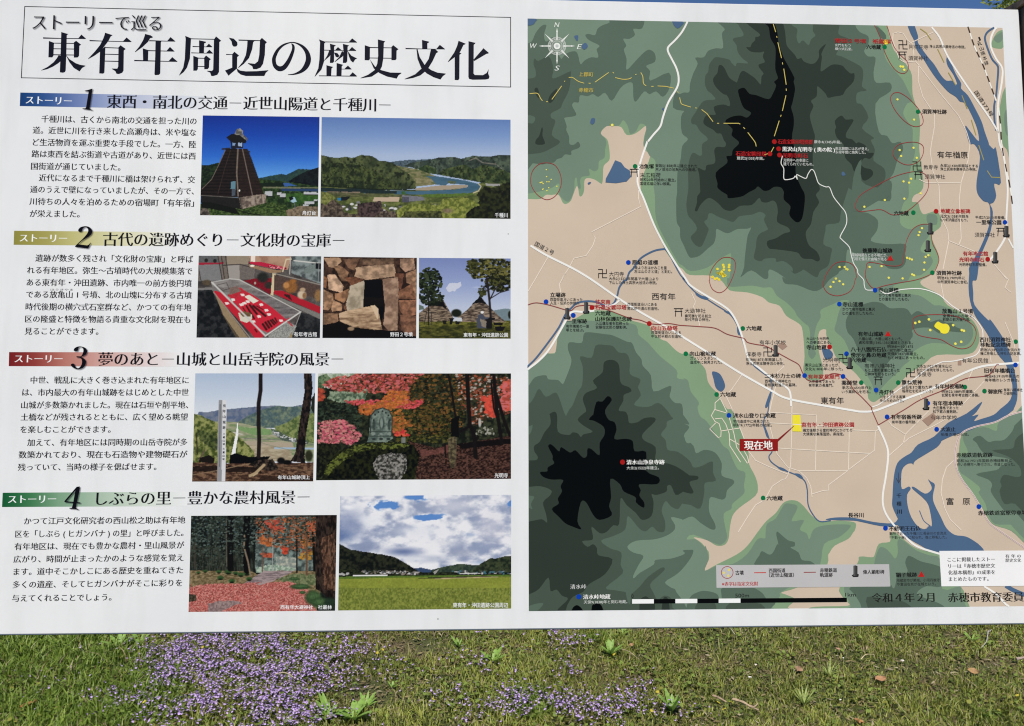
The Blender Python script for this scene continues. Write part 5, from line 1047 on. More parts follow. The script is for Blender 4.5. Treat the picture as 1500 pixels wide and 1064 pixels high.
q.poly("600,740 700,690 930,700 950,660 1100,640 1230,690 1240,860 600,860", q.tex((88, 100, 40), (140, 146, 66), 18), 10); q.poly("660,750 940,745 960,860 600,860", q.tex((44, 50, 28), (88, 92, 48), 14), 8); q.blob(985, 745, 50, 24, (122, 92, 106), .8, .6)
q.poly("1210,620 1260,560 1340,570 1400,540 1480,520 1480,860 1080,860 1150,740 1230,700", q.tex((16, 22, 12), (46, 52, 24), 20), 12)
q.build('千種川', 1344, 778, 1442, 38)
# 3 museum case
q = Pic((285, 370, 7.895), [(48, 38), (1465, 45), (1450, 990), (22, 985)], 1.45)
q.C[:] = q.tex((58, 54, 54), (92, 86, 84), 120)
q.poly("0,0 620,0 620,200 520,330 0,330", (112, 104, 96)); q.poly("50,140 300,140 310,330 60,330", (122, 122, 124)); q.poly("380,150 520,140 520,310 390,310", (152, 146, 142)); q.poly("520,140 700,150 690,320 530,310", (108, 100, 96))
q.poly("370,30 640,30 620,135 375,135", (146, 132, 114)); q.poly("50,30 270,30 280,120 50,125", (92, 94, 96)); q.poly("50,118 340,116 335,132 50,146", (160, 34, 56))
for x, y in ((135, 92), (235, 98)): q.blob(x, y, 24, 26, (40, 38, 38))
for s_ in ("270,40 320,320", "310,40 345,300", "358,40 395,300", "40,150 75,330", "330,150 530,138 640,170"): q.line(s_, 8, (44, 38, 38))
q.blob(140, 350, 60, 38, (86, 74, 58)); q.poly("20,410 200,405 230,440 60,450 22,460", (120, 118, 118)); q.poly("0,440 200,430 330,700 520,1000 0,1000", q.tex((22, 24, 26), (48, 50, 52), 40))
q.poly("630,30 1120,45 1080,200 1010,200 640,130", q.tex((150, 112, 92), (176, 140, 116), 80)); q.poly("655,35 705,35 700,110 650,105", (228, 216, 208)); q.poly("635,112 760,108 1060,175 1050,200 900,185 640,130", (188, 30, 62)); q.speck(q.mask("860,150 1060,180 1050,200 860,175"), 30, 8, [(220, 130, 140), (120, 20, 40)], 1.5, 3)
q.poly("620,135 920,200 1010,208 1000,232 880,240 640,170", (150, 120, 92)); q.blob(668, 155, 30, 14, (236, 226, 214)); q.line("1020,220 1060,80 1120,78", 16, (206, 190, 158))
q.poly("1120,40 1480,40 1480,370 1120,240", q.tex((70, 78, 80), (128, 140, 140), 60)); q.line("1150,95 1480,130", 14, (196, 196, 192)); q.poly("1280,180 1400,130 1430,190 1340,245 1270,240", (112, 124, 122)); q.poly("1400,120 1480,130 1480,200 1400,190", (22, 24, 26)); q.line("1110,60 1100,250", 10, (188, 186, 180)); q.line("1440,90 1430,340", 6, (160, 165, 165))
q.poly("560,330 700,300 900,300 900,500 760,420 620,350", (128, 22, 36)); q.blob(790, 290, 74, 70, (40, 42, 38)); q.blob(860, 380, 60, 45, (52, 48, 44)); q.blob(700, 355, 14, 18, (170, 160, 150)); q.poly("900,240 940,240 910,500 880,495", (202, 186, 150)); q.line("910,240 1480,380", 10, (150, 142, 132))
q.poly("920,440 1010,440 1480,640 1480,720 920,480", (176, 26, 44)); q.poly("920,260 1480,390 1480,560 1300,500 1000,430 920,440", (84, 66, 60)); q.blob(1110, 400, 90, 84, (142, 92, 46)); q.blob(1060, 380, 40, 40, (186, 128, 72)); q.blob(1140, 330, 45, 24, (150, 96, 44)); q.blob(1430, 500, 48, 80, (142, 106, 66)); q.blob(1240, 490, 58, 56, (198, 178, 152)); q.blob(1250, 430, 38, 26, (176, 150, 120)); q.blob(1270, 500, 26, 40, (142, 106, 70))
q.poly("910,490 1470,720 1470,780 910,520", (120, 118, 114)); q.poly("1230,690 1470,780 1470,1000 1130,1000", q.tex((28, 30, 32), (52, 54, 56), 50)); q.poly("1040,480 1100,490 1130,560 1040,500", (60, 30, 30), 3)
q.poly("190,340 400,305 520,310 1230,685 820,975 790,950 215,445", q.mix((90, 84, 84), (160, 156, 154), q.n(110, 30))); q.poly("400,500 620,480 1050,770 850,930 740,880", (200, 36, 54)); q.poly("390,500 540,420 800,560 1100,760 850,925 700,860", (204, 34, 54)); q.poly("230,440 330,470 800,960 780,990 700,990 225,470", (196, 30, 48))
q.poly("460,395 540,410 620,480 440,540 380,500", (190, 40, 54)); q.poly("400,410 500,390 540,450 400,495", (122, 100, 92)); q.poly("640,470 760,440 1200,680 1060,775 900,640", q.mix((74, 68, 70), (150, 146, 146), q.n(160, 20))); q.poly("575,510 630,490 740,560 680,590", (216, 212, 198)); q.line("250,380 370,350 400,420 320,440 250,380", 5, (60, 50, 50))
for x, y in ((445, 548), (375, 590), (540, 605), (575, 588), (615, 570), (745, 742), (860, 718), (770, 605), (830, 670), (1000, 790), (555, 492), (680, 800)): q.poly([(x - 26, y - 12), (x + 14, y - 16), (x + 28, y + 8), (x - 10, y + 16)], (222, 212, 210))
for a_, b_, w_ in (((600, 620), (690, 765), 20), ((640, 610), (720, 710), 24), ((680, 620), (820, 735), 24), ((560, 640), (600, 700), 12), ((720, 620), (790, 660), 10), ((790, 830), (830, 890), 26), ((820, 810), (860, 870), 26), ((850, 795), (890, 855), 24), ((880, 785), (920, 835), 20), ((900, 775), (940, 820), 18), ((930, 760), (955, 805), 16), ((450, 580), (500, 630), 10), ((700, 890), (720, 920), 16)): q.line([a_, b_], w_, (66, 24, 22))
q.poly("505,700 560,690 665,720 660,780 600,815 530,790", (206, 200, 184)); q.poly("520,700 570,680 650,700 650,740 560,745", (112, 88, 58)); q.line("200,345 820,965", 20, (190, 190, 188)); q.line("820,965 1228,688", 16, (198, 198, 196)); q.line("1228,688 520,315 400,305", 11, (190, 188, 184)); q.line("200,345 400,308", 8, (180, 180, 178)); q.line("220,460 640,985", 12, (150, 140, 132))
q.poly("240,490 330,600 620,985 520,985 330,720", (146, 126, 96)); q.poly("330,720 520,985 480,985 300,680", (86, 74, 58)); q.poly("860,985 850,960 1080,800 1180,850 1120,985", q.tex((120, 122, 120), (160, 162, 158), 8)); q.line("1080,800 1130,850", 14, (200, 40, 50)); q.line("1230,690 1160,870 1060,985", 6, (170, 170, 168)); q.poly("1120,920 1130,985 1090,985", (150, 130, 96))
q.build('有年考古館', 1148, 947, 1415, 58)
# 4 stone chamber
q = Pic((470, 370, 5.263), [(22, 33), (740, 42), (735, 662), (12, 660)], 1.5)
q.C[:] = q.tex((40, 26, 20), (74, 52, 40), 26)
ST4 = [("22,40 150,40 160,70 110,120 60,110", (146, 116, 92)), ("170,50 300,45 260,140 210,120", (104, 76, 58)), ("100,110 150,100 215,150 200,220 160,215", (126, 94, 70)), ("50,175 110,170 175,260 165,315 60,285", (176, 144, 118)), ("22,180 50,200 40,280 22,270", (120, 80, 54)), ("20,285 95,320 100,400 60,445 18,440", (142, 108, 82)), ("105,315 135,315 215,280 215,340 175,390 110,360", (136, 98, 70)), ("100,365 160,400 165,450 90,455 80,430", (156, 120, 92)), ("20,470 130,470 135,530 60,580 18,575", (122, 92, 70)), ("18,590 110,560 95,640 18,650", (92, 70, 56)), ("180,190 300,190 330,210 240,265", (112, 72, 50)), ("190,395 210,400 205,445 175,440", (110, 76, 56)),
       ("300,55 560,45 560,90 400,110 300,90", (96, 74, 58)), ("270,115 560,88 585,185 350,212 262,185", (152, 124, 100)), ("610,50 720,45 725,130 650,150 610,110", (142, 112, 92)), ("570,160 640,160 620,290 595,270", (100, 64, 48)), ("655,160 735,130 735,360 700,250 660,235", (146, 110, 84)), ("600,300 700,240 735,360 660,360 600,360", (112, 76, 56)), ("600,370 735,365 735,480 650,500 610,450", (128, 88, 66)), ("610,480 735,490 735,650 680,640 620,600", (110, 76, 58))]
for p_, c_ in ST4: q.poly(p_, q.mix(np.array(c_) * .86, np.array(c_) * 1.26, sstep(.25, .75, q.n(34, 26))), 4, 30)
q.poly("225,260 335,215 338,330 325,440 200,450 195,400", q.tex((142, 130, 110), (182, 168, 146), 40), 4); q.poly("475,205 595,190 600,300 590,600 520,605 480,560 495,440", q.tex((126, 98, 80), (172, 140, 118), 44), 4)
q.poly("338,212 470,208 485,330 495,430 470,530 325,430", (8, 6, 6)); q.poly("335,345 480,350 490,420 330,400", (20, 15, 12)); q.poly("12,560 140,535 300,580 480,600 600,610 740,650 740,680 12,680", (16, 13, 10), 5)
q.poly("140,470 200,450 410,408 440,440 475,600 400,595 250,575 145,530", q.mix((126, 98, 74), (196, 166, 134), sstep(.25, .75, q.n(60, 16))), 4); q.poly("380,412 415,408 445,440 440,520 400,440", (206, 180, 150), 3); q.blob(232, 588, 30, 18, (150, 124, 98)); q.line("18,560 110,560", 4, (30, 20, 16))
q.build('野田２号墳', 535, 632, 708, 36)
# 5 thatched dwellings
q = Pic((470, 370, 5.263), [(757, 42), (1463, 47), (1463, 665), (755, 663)], 1.5)
q.sky([(40, (112, 130, 186)), (250, (142, 158, 204)), (430, (178, 190, 216))]); q.poly("960,275 1000,240 1080,228 1085,250 1040,300 970,300", (204, 208, 222), 12, 26, .8); q.blob(1200, 270, 40, 10, (172, 186, 218), .9, .6)
q.poly("1320,450 1420,432 1480,440 1480,530 1320,530", (110, 130, 140), 3); q.poly("750,400 790,415 800,440 750,445", (92, 110, 102))
q.poly("750,530 1480,525 1480,680 750,680", q.tex((62, 66, 22), (112, 110, 44), 30, 9)); q.poly("750,575 1100,560 1480,600 1480,680 750,680", q.tex((34, 38, 16), (84, 84, 34), 36, 12), 5, a=.75)
q.put(q.mask("1050,505 1130,440 1230,338 1290,410 1350,470 1430,540 1060,535"), q.mix((64, 52, 44), (150, 132, 114), sstep(.25, .75, q.n(26, 7)))); q.poly("1165,400 1230,335 1275,400 1220,388", (20, 18, 20), 4)
q.put(q.mask("755,470 830,410 940,360 980,430 1020,500 1010,530 755,535"), q.mix((62, 50, 42), (146, 128, 108), sstep(.25, .75, q.n(26, 7)))); q.poly("860,410 935,355 975,440 930,418", (18, 17, 18), 4)
q.blob(1045, 468, 44, 34, (26, 32, 20), .3); q.poly("1020,530 1045,500 1085,505 1090,530", (190, 196, 204), 4)
def leafy(cx_, cy_, rx, ry, n_, seed, c_):
    r = np.random.default_rng(seed)
    for i in range(n_):
        a = r.uniform(0, 6.28); d_ = r.uniform(0, 1) ** .6; q.blob(cx_ + math.cos(a) * rx * d_, cy_ + math.sin(a) * ry * d_, r.uniform(7, 17), r.uniform(6, 13), c_[r.integers(len(c_))], .25)
leafy(840, 230, 90, 110, 240, 2, [(24, 34, 18), (42, 54, 30), (14, 20, 12), (62, 74, 44)]); leafy(850, 350, 100, 60, 130, 3, [(18, 26, 14), (34, 44, 24), (52, 62, 36)]); q.line("832,300 830,560", 8, (28, 26, 22)); q.line("795,560 815,460", 5, (50, 46, 42)); q.line("855,560 853,460", 7, (60, 56, 52)); q.line("805,460 885,466", 4, (50, 46, 42))
leafy(1310, 130, 180, 100, 420, 5, [(46, 48, 20), (84, 84, 36), (28, 32, 14), (112, 108, 52)]); leafy(1370, 240, 110, 60, 170, 6, [(32, 36, 16), (74, 76, 34), (22, 26, 12)]); leafy(1170, 110, 50, 60, 70, 7, [(40, 44, 18), (70, 72, 30)]); leafy(1245, 300, 30, 40, 24, 8, [(46, 50, 24), (70, 74, 36)])
for s_, w_ in (("1310,500 1300,370 1280,200", 17), ("1300,370 1340,290 1390,230", 9), ("1300,360 1380,310 1450,290", 7), ("1285,300 1250,260", 6)): q.line(s_, w_, (40, 34, 34))
q.poly("980,505 1030,505 1020,520 1010,555 995,555 995,520", (24, 22, 22)); q.poly("935,525 970,525 965,555 945,555", (30, 28, 26)); q.poly("1035,530 1075,530 1065,555 1040,555", (30, 28, 26)); q.poly("1250,500 1345,503 1340,520 1320,520 1318,585 1275,585 1272,520", (26, 24, 26)); q.poly("1200,520 1215,480 1245,470 1265,500 1300,500 1290,510 1250,520 1275,540 1275,585 1205,585", (70, 76, 92), 3); q.poly("1225,510 1275,530 1272,580 1240,570", (132, 122, 110), 3); q.blob(1244, 462, 15, 12, (218, 220, 222)); q.poly("1330,540 1405,545 1400,560 1335,560", (20, 18, 18)); q.poly("1340,570 1420,572 1405,610 1350,605", (24, 20, 22), 4); q.blob(1455, 480, 14, 34, (30, 36, 26))
q.build('東有年・沖田遺跡公園', 1100, 636, 1442, 36)
# 6 castle hill summit
q = Pic((275, 540, 6.258), [(70, 45), (1170, 45), (1150, 1035), (40, 1037)], 1.35)
q.sky([(45, (166, 184, 212)), (250, (186, 200, 220)), (400, (204, 212, 224))])
q.poly("100,395 180,400 300,380 450,365 620,350 820,338 900,360 1060,330 1200,330 1200,520 60,520", q.tex((84, 100, 132), (112, 122, 142), 30), 4); q.poly("460,490 560,430 700,370 820,342 960,350 1200,340 1200,560 660,540 460,515", q.tex((74, 96, 100), (112, 128, 108), 30), 4)
q.poly("170,480 440,490 700,545 1160,600 1160,860 500,800 200,640", q.tex((116, 136, 96), (160, 158, 132), 70, 14)); q.poly("440,530 760,560 770,600 640,620 480,570", (118, 152, 98), 4); q.poly("520,665 960,680 980,740 560,740", (168, 156, 136), 3); q.poly("500,700 900,720 950,760 950,850 640,850", q.tex((150, 136, 112), (176, 164, 140), 60, 14), 3); q.line("520,640 940,660 1150,700", 7, (110, 112, 108)); q.line("800,730 1160,735", 16, (150, 176, 204)); q.line("520,600 700,690 960,755", 4, (120, 128, 104))
q.poly("790,540 900,500 1020,430 1200,400 1200,690 900,650 830,600", q.tex((78, 98, 54), (128, 140, 84), 22), 5); q.poly("760,545 860,590 960,640 1100,660 1100,690 880,665 780,600", (60, 76, 76), 6, a=.7); q.speck(q.mask("780,570 1000,650 1090,680 980,680 790,610"), 40, 6, [(200, 200, 205), (150, 156, 160)], 1.6, 5)
q.poly("50,410 120,430 250,490 420,590 520,670 610,760 620,860 50,880", q.tex((66, 80, 34), (144, 148, 86), 26), 6); q.poly("90,560 260,600 300,720 260,760 110,660", q.tex((34, 46, 26), (84, 96, 50), 20), 10, a=.8)
q.poly("30,860 400,870 640,850 860,870 1200,860 1200,1060 30,1060", q.tex((62, 42, 32), (122, 92, 70), 30, 12)); q.poly("30,900 260,890 620,905 700,960 420,950 30,945", (26, 18, 14), 9, a=.8); q.poly("700,980 1160,1000 1160,1040 600,1040", (46, 32, 24), 9, a=.8); q.line("50,975 250,940 520,880 640,870", 9, (132, 108, 84)); q.line("850,900 1150,945", 9, (116, 92, 70), .8)
q.poly("380,870 390,790 440,775 560,810 760,805 740,830 590,870", (10, 9, 9), 4); q.poly("560,880 640,840 780,830 825,900 820,935 720,935 640,920", q.tex((20, 16, 14), (70, 58, 48), 18), 4); q.line("570,985 620,960 700,885", 26, (168, 146, 112)); q.line("600,985 640,960", 10, (180, 160, 128)); q.poly("400,790 440,600 455,500 462,500 462,600 438,775", (226, 228, 232), 2); q.line("420,585 500,605", 5, (208, 208, 210))
for s_, w0 in (("668,30 668,200 650,320 650,500 655,650 650,810", 36),): q.line(s_, w0, (34, 26, 26))
q.poly("1065,40 1135,40 1145,180 1120,400 1085,600 1070,800 1080,870 940,850 985,780 1010,600 1040,400 1070,220", q.tex((18, 14, 14), (58, 46, 40), 14, 30)); q.poly("1130,300 1170,200 1180,440 1130,380", (34, 40, 34), 8); q.blob(855, 845, 42, 34, (18, 15, 14)); q.blob(910, 860, 50, 24, (16, 13, 12)); q.blob(1110, 800, 40, 60, (46, 50, 30)); q.poly("95,840 155,735 160,750 110,860", (96, 84, 70)); q.poly("105,820 200,795 250,830 240,870 110,860", (28, 22, 18), 8); q.line("78,600 88,780", 12, (50, 42, 34), .8)
q.poly("283,290 318,290 312,1035 268,1035", (142, 144, 150)); q.poly("318,288 356,290 345,1035 310,1035", (206, 208, 214)); q.line("298,330 290,900", 6, (70, 72, 78), .7)
o6 = q.build('有年山城跡頂上', 825, 998, 1120, 40)
for i, ch in enumerate('有年山城跡八幡山城大鷹山城'):
    y = 342 + i * 50 if i < 5 else 600 + (i - 5) * 31 + (14 if i > 8 else 0); e_ = 28 if i < 5 else 20
    text(ch, 275 + (336 - e_ / 2 - i * .7) / 6.258, 540 + y / 6.258, 275 + (336 + e_ / 2 - i * .7) / 6.258, e_ * 1.1 / 6.258, 'bold', (40, 42, 50), "photo_caption", o6, 5 * U, y1=540 + y / 6.258)
# 7 autumn temple
q = Pic((460, 540, 5.085), [(30, 37), (1467, 37), (1467, 822), (15, 833)], 1.35)
q.C[:] = q.tex((22, 26, 18), (56, 62, 40), 26); q.poly("15,30 420,30 250,110 120,150 15,130", q.tex((120, 140, 112), (196, 204, 196), 26), 16); q.poly("15,70 90,40 140,90 60,150 15,150", q.tex((60, 84, 58), (110, 132, 96), 14), 10); q.poly("120,170 400,150 380,230 240,260 100,230", q.tex((70, 90, 70), (140, 156, 130), 18), 14)
def leafcloud(poly, cols, n_, sz, seed): q.speck(q.mask(poly, 14, 40), n_, sz, cols, 1.5, seed)
leafcloud("30,260 340,260 360,520 30,560", [(18, 24, 18), (34, 44, 32), (52, 66, 50)], 600, 8, 1); leafcloud("580,300 1000,250 1040,560 620,540", [(42, 48, 20), (70, 72, 28), (92, 84, 34), (28, 32, 14)], 850, 7, 2); leafcloud("690,40 1130,40 1120,420 980,500 760,500 690,300", [(52, 44, 20), (86, 66, 28), (44, 50, 22), (112, 78, 36), (26, 26, 14)], 1100, 7.5, 3)
leafcloud("1060,40 1467,60 1467,330 1180,420 1080,260", [(74, 50, 28), (120, 62, 42), (150, 74, 48), (52, 44, 30), (160, 150, 140)], 700, 7.5, 4); leafcloud("70,110 200,60 360,40 820,40 700,130 720,290 640,300 560,180 420,190 250,170 90,140", [(180, 74, 66), (196, 98, 88), (150, 58, 58), (188, 92, 98), (140, 66, 46), (96, 58, 40)], 900, 7.5, 5)
leafcloud("230,240 460,230 700,240 820,230 760,300 600,290 400,300", [(190, 58, 74), (212, 84, 92), (168, 70, 50)], 340, 7, 6); leafcloud("330,270 480,250 560,170 700,160 700,260 600,300 440,340 350,350", [(196, 110, 46), (176, 88, 40), (150, 92, 44)], 420, 7, 7); leafcloud("40,400 200,380 300,430 350,500 300,560 30,560", [(176, 66, 92), (206, 104, 116), (150, 84, 84), (190, 130, 120)], 520, 7, 8); leafcloud("15,150 80,160 70,240 15,250", [(180, 74, 48), (150, 60, 44)], 50, 10, 9); leafcloud("590,460 720,450 720,500 600,500", [(196, 50, 50), (212, 84, 60)], 40, 9, 10)
leafcloud("1240,200 1340,210 1350,370 1280,330", [(214, 76, 56), (186, 64, 50)], 90, 11, 11); leafcloud("1390,100 1467,90 1467,330 1400,310", [(206, 86, 70), (170, 70, 56), (200, 100, 100)], 110, 11, 12); leafcloud("560,330 640,310 720,420 600,480", [(150, 84, 40), (176, 106, 44), (104, 80, 34)], 110, 9, 13)
q.poly("700,540 900,590 1467,500 1467,840 760,840 740,640", q.tex((34, 20, 16), (92, 62, 52), 12, 7)); q.poly("780,600 900,610 1020,560 1010,620 800,660", (120, 72, 66), 8, a=.7); q.poly("1060,560 1460,520 1467,560 1100,600", (20, 14, 12), 6)
q.poly("15,560 180,560 180,700 60,800 15,840", q.tex((14, 16, 10), (44, 48, 26), 16), 5); q.poly("60,820 90,720 180,620 300,570 430,550 640,548 740,570 790,650 740,840 60,840", q.tex((10, 12, 8), (38, 42, 18), 18), 6); q.poly("70,790 100,720 200,625 310,572 440,556 620,550 720,570 600,600 420,600 280,640 180,720 110,790", q.tex((30, 36, 14), (100, 110, 44), 16, 9), 16); q.poly("440,700 490,640 560,630 690,640 690,760 640,835 490,835 450,760", q.tex((44, 44, 40), (142, 140, 136), 13), 10)
q.poly("395,550 410,500 420,350 450,310 510,290 560,310 585,360 580,500 590,520 540,550", q.tex((78, 94, 88), (120, 136, 126), 22)); q.line("420,480 425,350 455,312 512,293 560,314 583,362 578,500", 8, (46, 56, 52)); q.blob(505, 410, 24, 56, (58, 70, 66)); q.blob(503, 405, 13, 44, (120, 136, 128)); q.blob(446, 420, 13, 50, (60, 72, 68)); q.blob(560, 420, 13, 50, (60, 72, 68))
for x, y in ((455, 345), (480, 325), (510, 318), (535, 330), (555, 350), (445, 385), (565, 385)): q.blob(x, y, 8, 8, (44, 52, 50))
for y in (470, 505): q.line([(415, y), (585, y)], 5, (54, 64, 60))
for x in (445, 500, 555): q.blob(x, 525, 17, 10, (48, 56, 54)); q.blob(x, 488, 15, 9, (124, 138, 132))
q.poly("650,515 680,515 680,555 650,555", (112, 116, 112))
for s_, w_ in (("1140,40 1150,250 1160,420 1190,480 1205,660", 30), ("1160,430 1090,470", 20), ("1200,560 1230,480", 16), ("1340,60 1360,300 1400,560", 26), ("1360,200 1420,400 1460,500", 24), ("1320,120 1340,300 1380,420", 14), ("1000,40 1030,200 1060,400", 16), ("1040,120 1140,60", 8)): q.line(s_, w_, (24, 18, 16))
q.poly("1000,520 1060,500 1062,640 1050,740 1015,740 1002,640", q.tex((62, 54, 40), (104, 94, 68), 14)); q.line("975,560 980,660", 12, (26, 20, 16)); q.poly("1020,380 1080,350 1080,510 1020,510", (14, 12, 10), 8); q.blob(1235, 405, 14, 38, (170, 170, 164), .5); q.speck(q.mask("1200,440 1340,440 1340,500 1200,500"), 40, 9, [(70, 74, 56), (150, 150, 140)], 1, 3)
q.build('光明寺', 1345, 797, 1445, 38)
# 8 shrine wood
q = Pic((270, 750, 6.522), [(65, 38), (1457, 30), (1440, 945), (40, 957)], 1.3)
q.C[:] = q.tex((20, 24, 22), (54, 62, 54), 40, 70); leafs = q.mask("40,30 760,30 700,200 560,520 40,560", 10)
q.speck(leafs, 900, 7, [(40, 52, 44), (66, 80, 72), (24, 30, 26), (90, 104, 98), (16, 20, 18), (52, 74, 80)], 1.2, 4); q.poly("60,330 560,330 560,560 50,570", q.tex((26, 30, 26), (70, 74, 60), 10, 50), 5, a=.6)
q.poly("680,180 760,60 1000,40 1250,60 1250,560 680,570", q.tex((60, 72, 70), (120, 138, 134), 30), 10); q.speck(q.mask("680,60 1250,40 1250,420 690,300"), 800, 8, [(150, 80, 50), (176, 96, 56), (60, 60, 44), (120, 70, 54), (40, 44, 36), (90, 84, 70)], 1.3, 6)
for c_, p_ in (((186, 78, 60), "770,80 960,90 950,170 800,170"), ((190, 104, 54), "720,240 830,250 830,330 730,300"), ((196, 72, 48), "930,345 990,350 980,395 935,390"), ((186, 92, 60), "1170,100 1260,90 1250,180 1160,170"), ((182, 84, 56), "740,400 850,400 840,430 750,430"), ((176, 112, 48), "1130,270 1200,280 1180,330 1120,310"), ((180, 130, 50), "1090,400 1230,380 1200,460 1090,440")): q.speck(q.mask(p_, 8), 34, 11, [c_, tuple(int(v * .8) for v in c_)], 1.3, 9)
q.poly("880,420 1070,440 1080,560 870,560", q.tex((120, 132, 128), (176, 176, 160), 20), 12); q.poly("690,530 860,500 1060,540 1060,580 690,580", q.tex((116, 140, 124), (170, 186, 170), 18), 8)
q.poly("40,560 640,570 700,600 900,560 1250,570 1300,760 1260,960 30,960", q.tex((96, 84, 56), (142, 124, 92), 22, 10)); q.poly("760,565 1060,560 900,640 640,700 560,690", q.tex((118, 104, 108), (160, 142, 144), 36, 10), 6); q.poly("880,640 1040,590 1260,600 1260,700 1030,700", q.tex((80, 94, 60), (120, 128, 92), 18), 8)
rl = q.mask("40,720 240,690 560,680 760,670 1020,670 1180,740 1200,860 1280,960 30,960", 12); q.put(rl, q.tex((140, 70, 64), (206, 128, 120), 8, 5, 3)); q.speck(q.mask("60,690 1150,690 1180,940 50,940"), 1100, 5.5, [(200, 140, 130), (176, 82, 76), (196, 104, 96), (150, 60, 56)], 1.3, 12)
q.poly("230,880 330,850 480,850 560,870 470,900 330,960 220,960", q.tex((110, 96, 98), (150, 134, 134), 14), 10, a=.9); q.poly("680,690 880,640 860,660 720,700", (160, 140, 140), 4); q.poly("40,780 110,790 120,850 40,860", q.tex((50, 44, 34), (84, 76, 60), 12), 8)
for x, y, r_ in ((345, 630, 36), (455, 660, 36), (540, 600, 36), (620, 640, 34), (330, 572, 30), (420, 575, 40), (490, 585, 30), (135, 580, 22), (200, 566, 26), (600, 585, 40)): q.blob(x, y, r_, r_ * .6, (52, 84, 44), .4); q.blob(x, y + r_ * .4, r_ * .7, r_ * .3, (24, 34, 22), .5)
for x, y, rx, ry in ((1110, 715, 110, 30), (1230, 820, 90, 80), (1130, 770, 34, 18), (1050, 640, 60, 18), (1300, 870, 90, 60)): q.blob(x, y, rx, ry, (50, 76, 44), .4); q.blob(x, y - ry * .2, rx * .8, ry * .5, (80, 110, 68), .8, .7)
for s_, w_, c_ in (("440,40 440,540", 60, (18, 16, 16)), ("600,40 590,250 600,560", 64, (16, 14, 14)), ("575,220 570,340 610,480 630,600", 16, (128, 112, 92)), ("400,60 405,520", 10, (90, 88, 76)), ("100,300 100,540", 20, (60, 58, 50)), ("1075,180 1075,580", 14, (26, 24, 22)), ("1170,150 1168,600", 20, (104, 78, 58)), ("845,320 842,560", 8, (150, 154, 154)), ("750,340 745,570", 12, (110, 84, 70)), ("1230,200 1245,560", 26, (20, 18, 16)), ("660,380 665,560", 10, (30, 28, 24)), ("640,230 760,90", 9, (24, 22, 20))): q.line(s_, w_, c_)
q.speck(q.mask('60,40 740,40 700,260 560,420 60,420', 20), 420, 8, [(34, 44, 38), (58, 70, 62), (80, 94, 90), (22, 28, 24)], 1.3, 31); q.speck(q.mask('980,60 1260,60 1260,340 1000,300', 10), 160, 8, [(70, 62, 44), (150, 90, 56), (44, 46, 36), (120, 80, 56)], 1.3, 32)
q.poly("1260,30 1470,30 1470,820 1400,840 1300,760 1255,740 1250,400", q.tex((24, 18, 16), (62, 48, 40), 16, 40)); q.poly("1300,260 1440,200 1450,760 1340,740", q.tex((52, 36, 28), (112, 80, 62), 12, 34), 10)
q.blob(1390, 870, 70, 60, (36, 54, 40), .5); q.build('西有年大避神社　社叢林', 918, 911, 1410, 44)
# 9 rice fields under cloud
q = Pic((490, 720, 5.66), [(47, 38), (1465, 28), (1465, 972), (30, 988)], 1.1)
n1 = q.n(260, 150, 6); n2 = q.n(90, 50, 5)
cl = q.mix((138, 152, 186), (226, 228, 236), sstep(.36, .6, n1 * .55 + n2 * .45)); q.C[:] = cl
bm_ = np.clip(1 - np.hypot((q.X - 420) / 190, (q.Y - 120) / 60), 0, 1)[..., None] + np.clip(1 - np.hypot((q.X - 800) / 190, (q.Y - 215) / 48), 0, 1)[..., None] + np.clip(1 - np.hypot((q.X - 640) / 170, (q.Y - 50) / 52), 0, 1)[..., None] + np.clip(1 - np.hypot((q.X - 1460) / 40, (q.Y - 100) / 60), 0, 1)[..., None] * .7
q.C[:] = q.mix(q.C, (84, 134, 206), sstep(.12, .6, bm_ * 1.7 - sstep(.35, .65, q.n(70, 36, 6)) * .75))
def cloud(x, y, rx, ry, c_, a): q.blob(x + 0, y, rx, ry, c_, 1.0, a)
cloud(120, 280, 170, 170, (108, 126, 172), .75); cloud(570, 500, 190, 46, (84, 104, 156), .85); cloud(60, 370, 120, 60, (84, 110, 164), .7); cloud(250, 470, 180, 40, (128, 142, 178), .7); cloud(780, 560, 240, 40, (150, 162, 192), .6); cloud(1050, 510, 140, 40, (158, 166, 190), .7); cloud(110, 130, 80, 30, (232, 234, 242), .9); cloud(300, 240, 140, 60, (222, 226, 236), .8); cloud(700, 330, 260, 70, (216, 220, 232), .8); cloud(900, 430, 200, 50, (222, 224, 232), .6); cloud(1000, 120, 240, 90, (220, 220, 230), .6); cloud(690, 560, 110, 22, (218, 222, 232), .8); cloud(1010, 600, 150, 16, (228, 230, 234), .9); cloud(1190, 590, 60, 16, (150, 176, 206), .6); cloud(1130, 360, 60, 18, (150, 172, 212), .6); cloud(380, 140, 40, 26, (80, 132, 212), .3); cloud(1300, 300, 160, 160, (206, 206, 220), .6)
q.poly("650,640 720,632 800,650 900,628 950,640 1200,700 650,700", (54, 74, 112), 2)
q.poly("800,655 880,630 1030,600 1190,612 1210,700 800,700", q.tex((42, 58, 50), (64, 80, 62), 20), 3); q.poly("1150,650 1210,600 1300,552 1330,560 1400,540 1480,532 1480,700 1150,700", q.tex((30, 40, 30), (62, 72, 48), 22), 3)
q.poly("20,420 60,445 140,485 250,500 400,525 500,545 600,600 700,665 740,700 20,700", q.tex((16, 20, 18), (46, 50, 34), 22), 4); q.poly("20,650 720,670 1480,670 1480,710 20,710", q.tex((16, 20, 14), (50, 58, 36), 20, 8), 3)
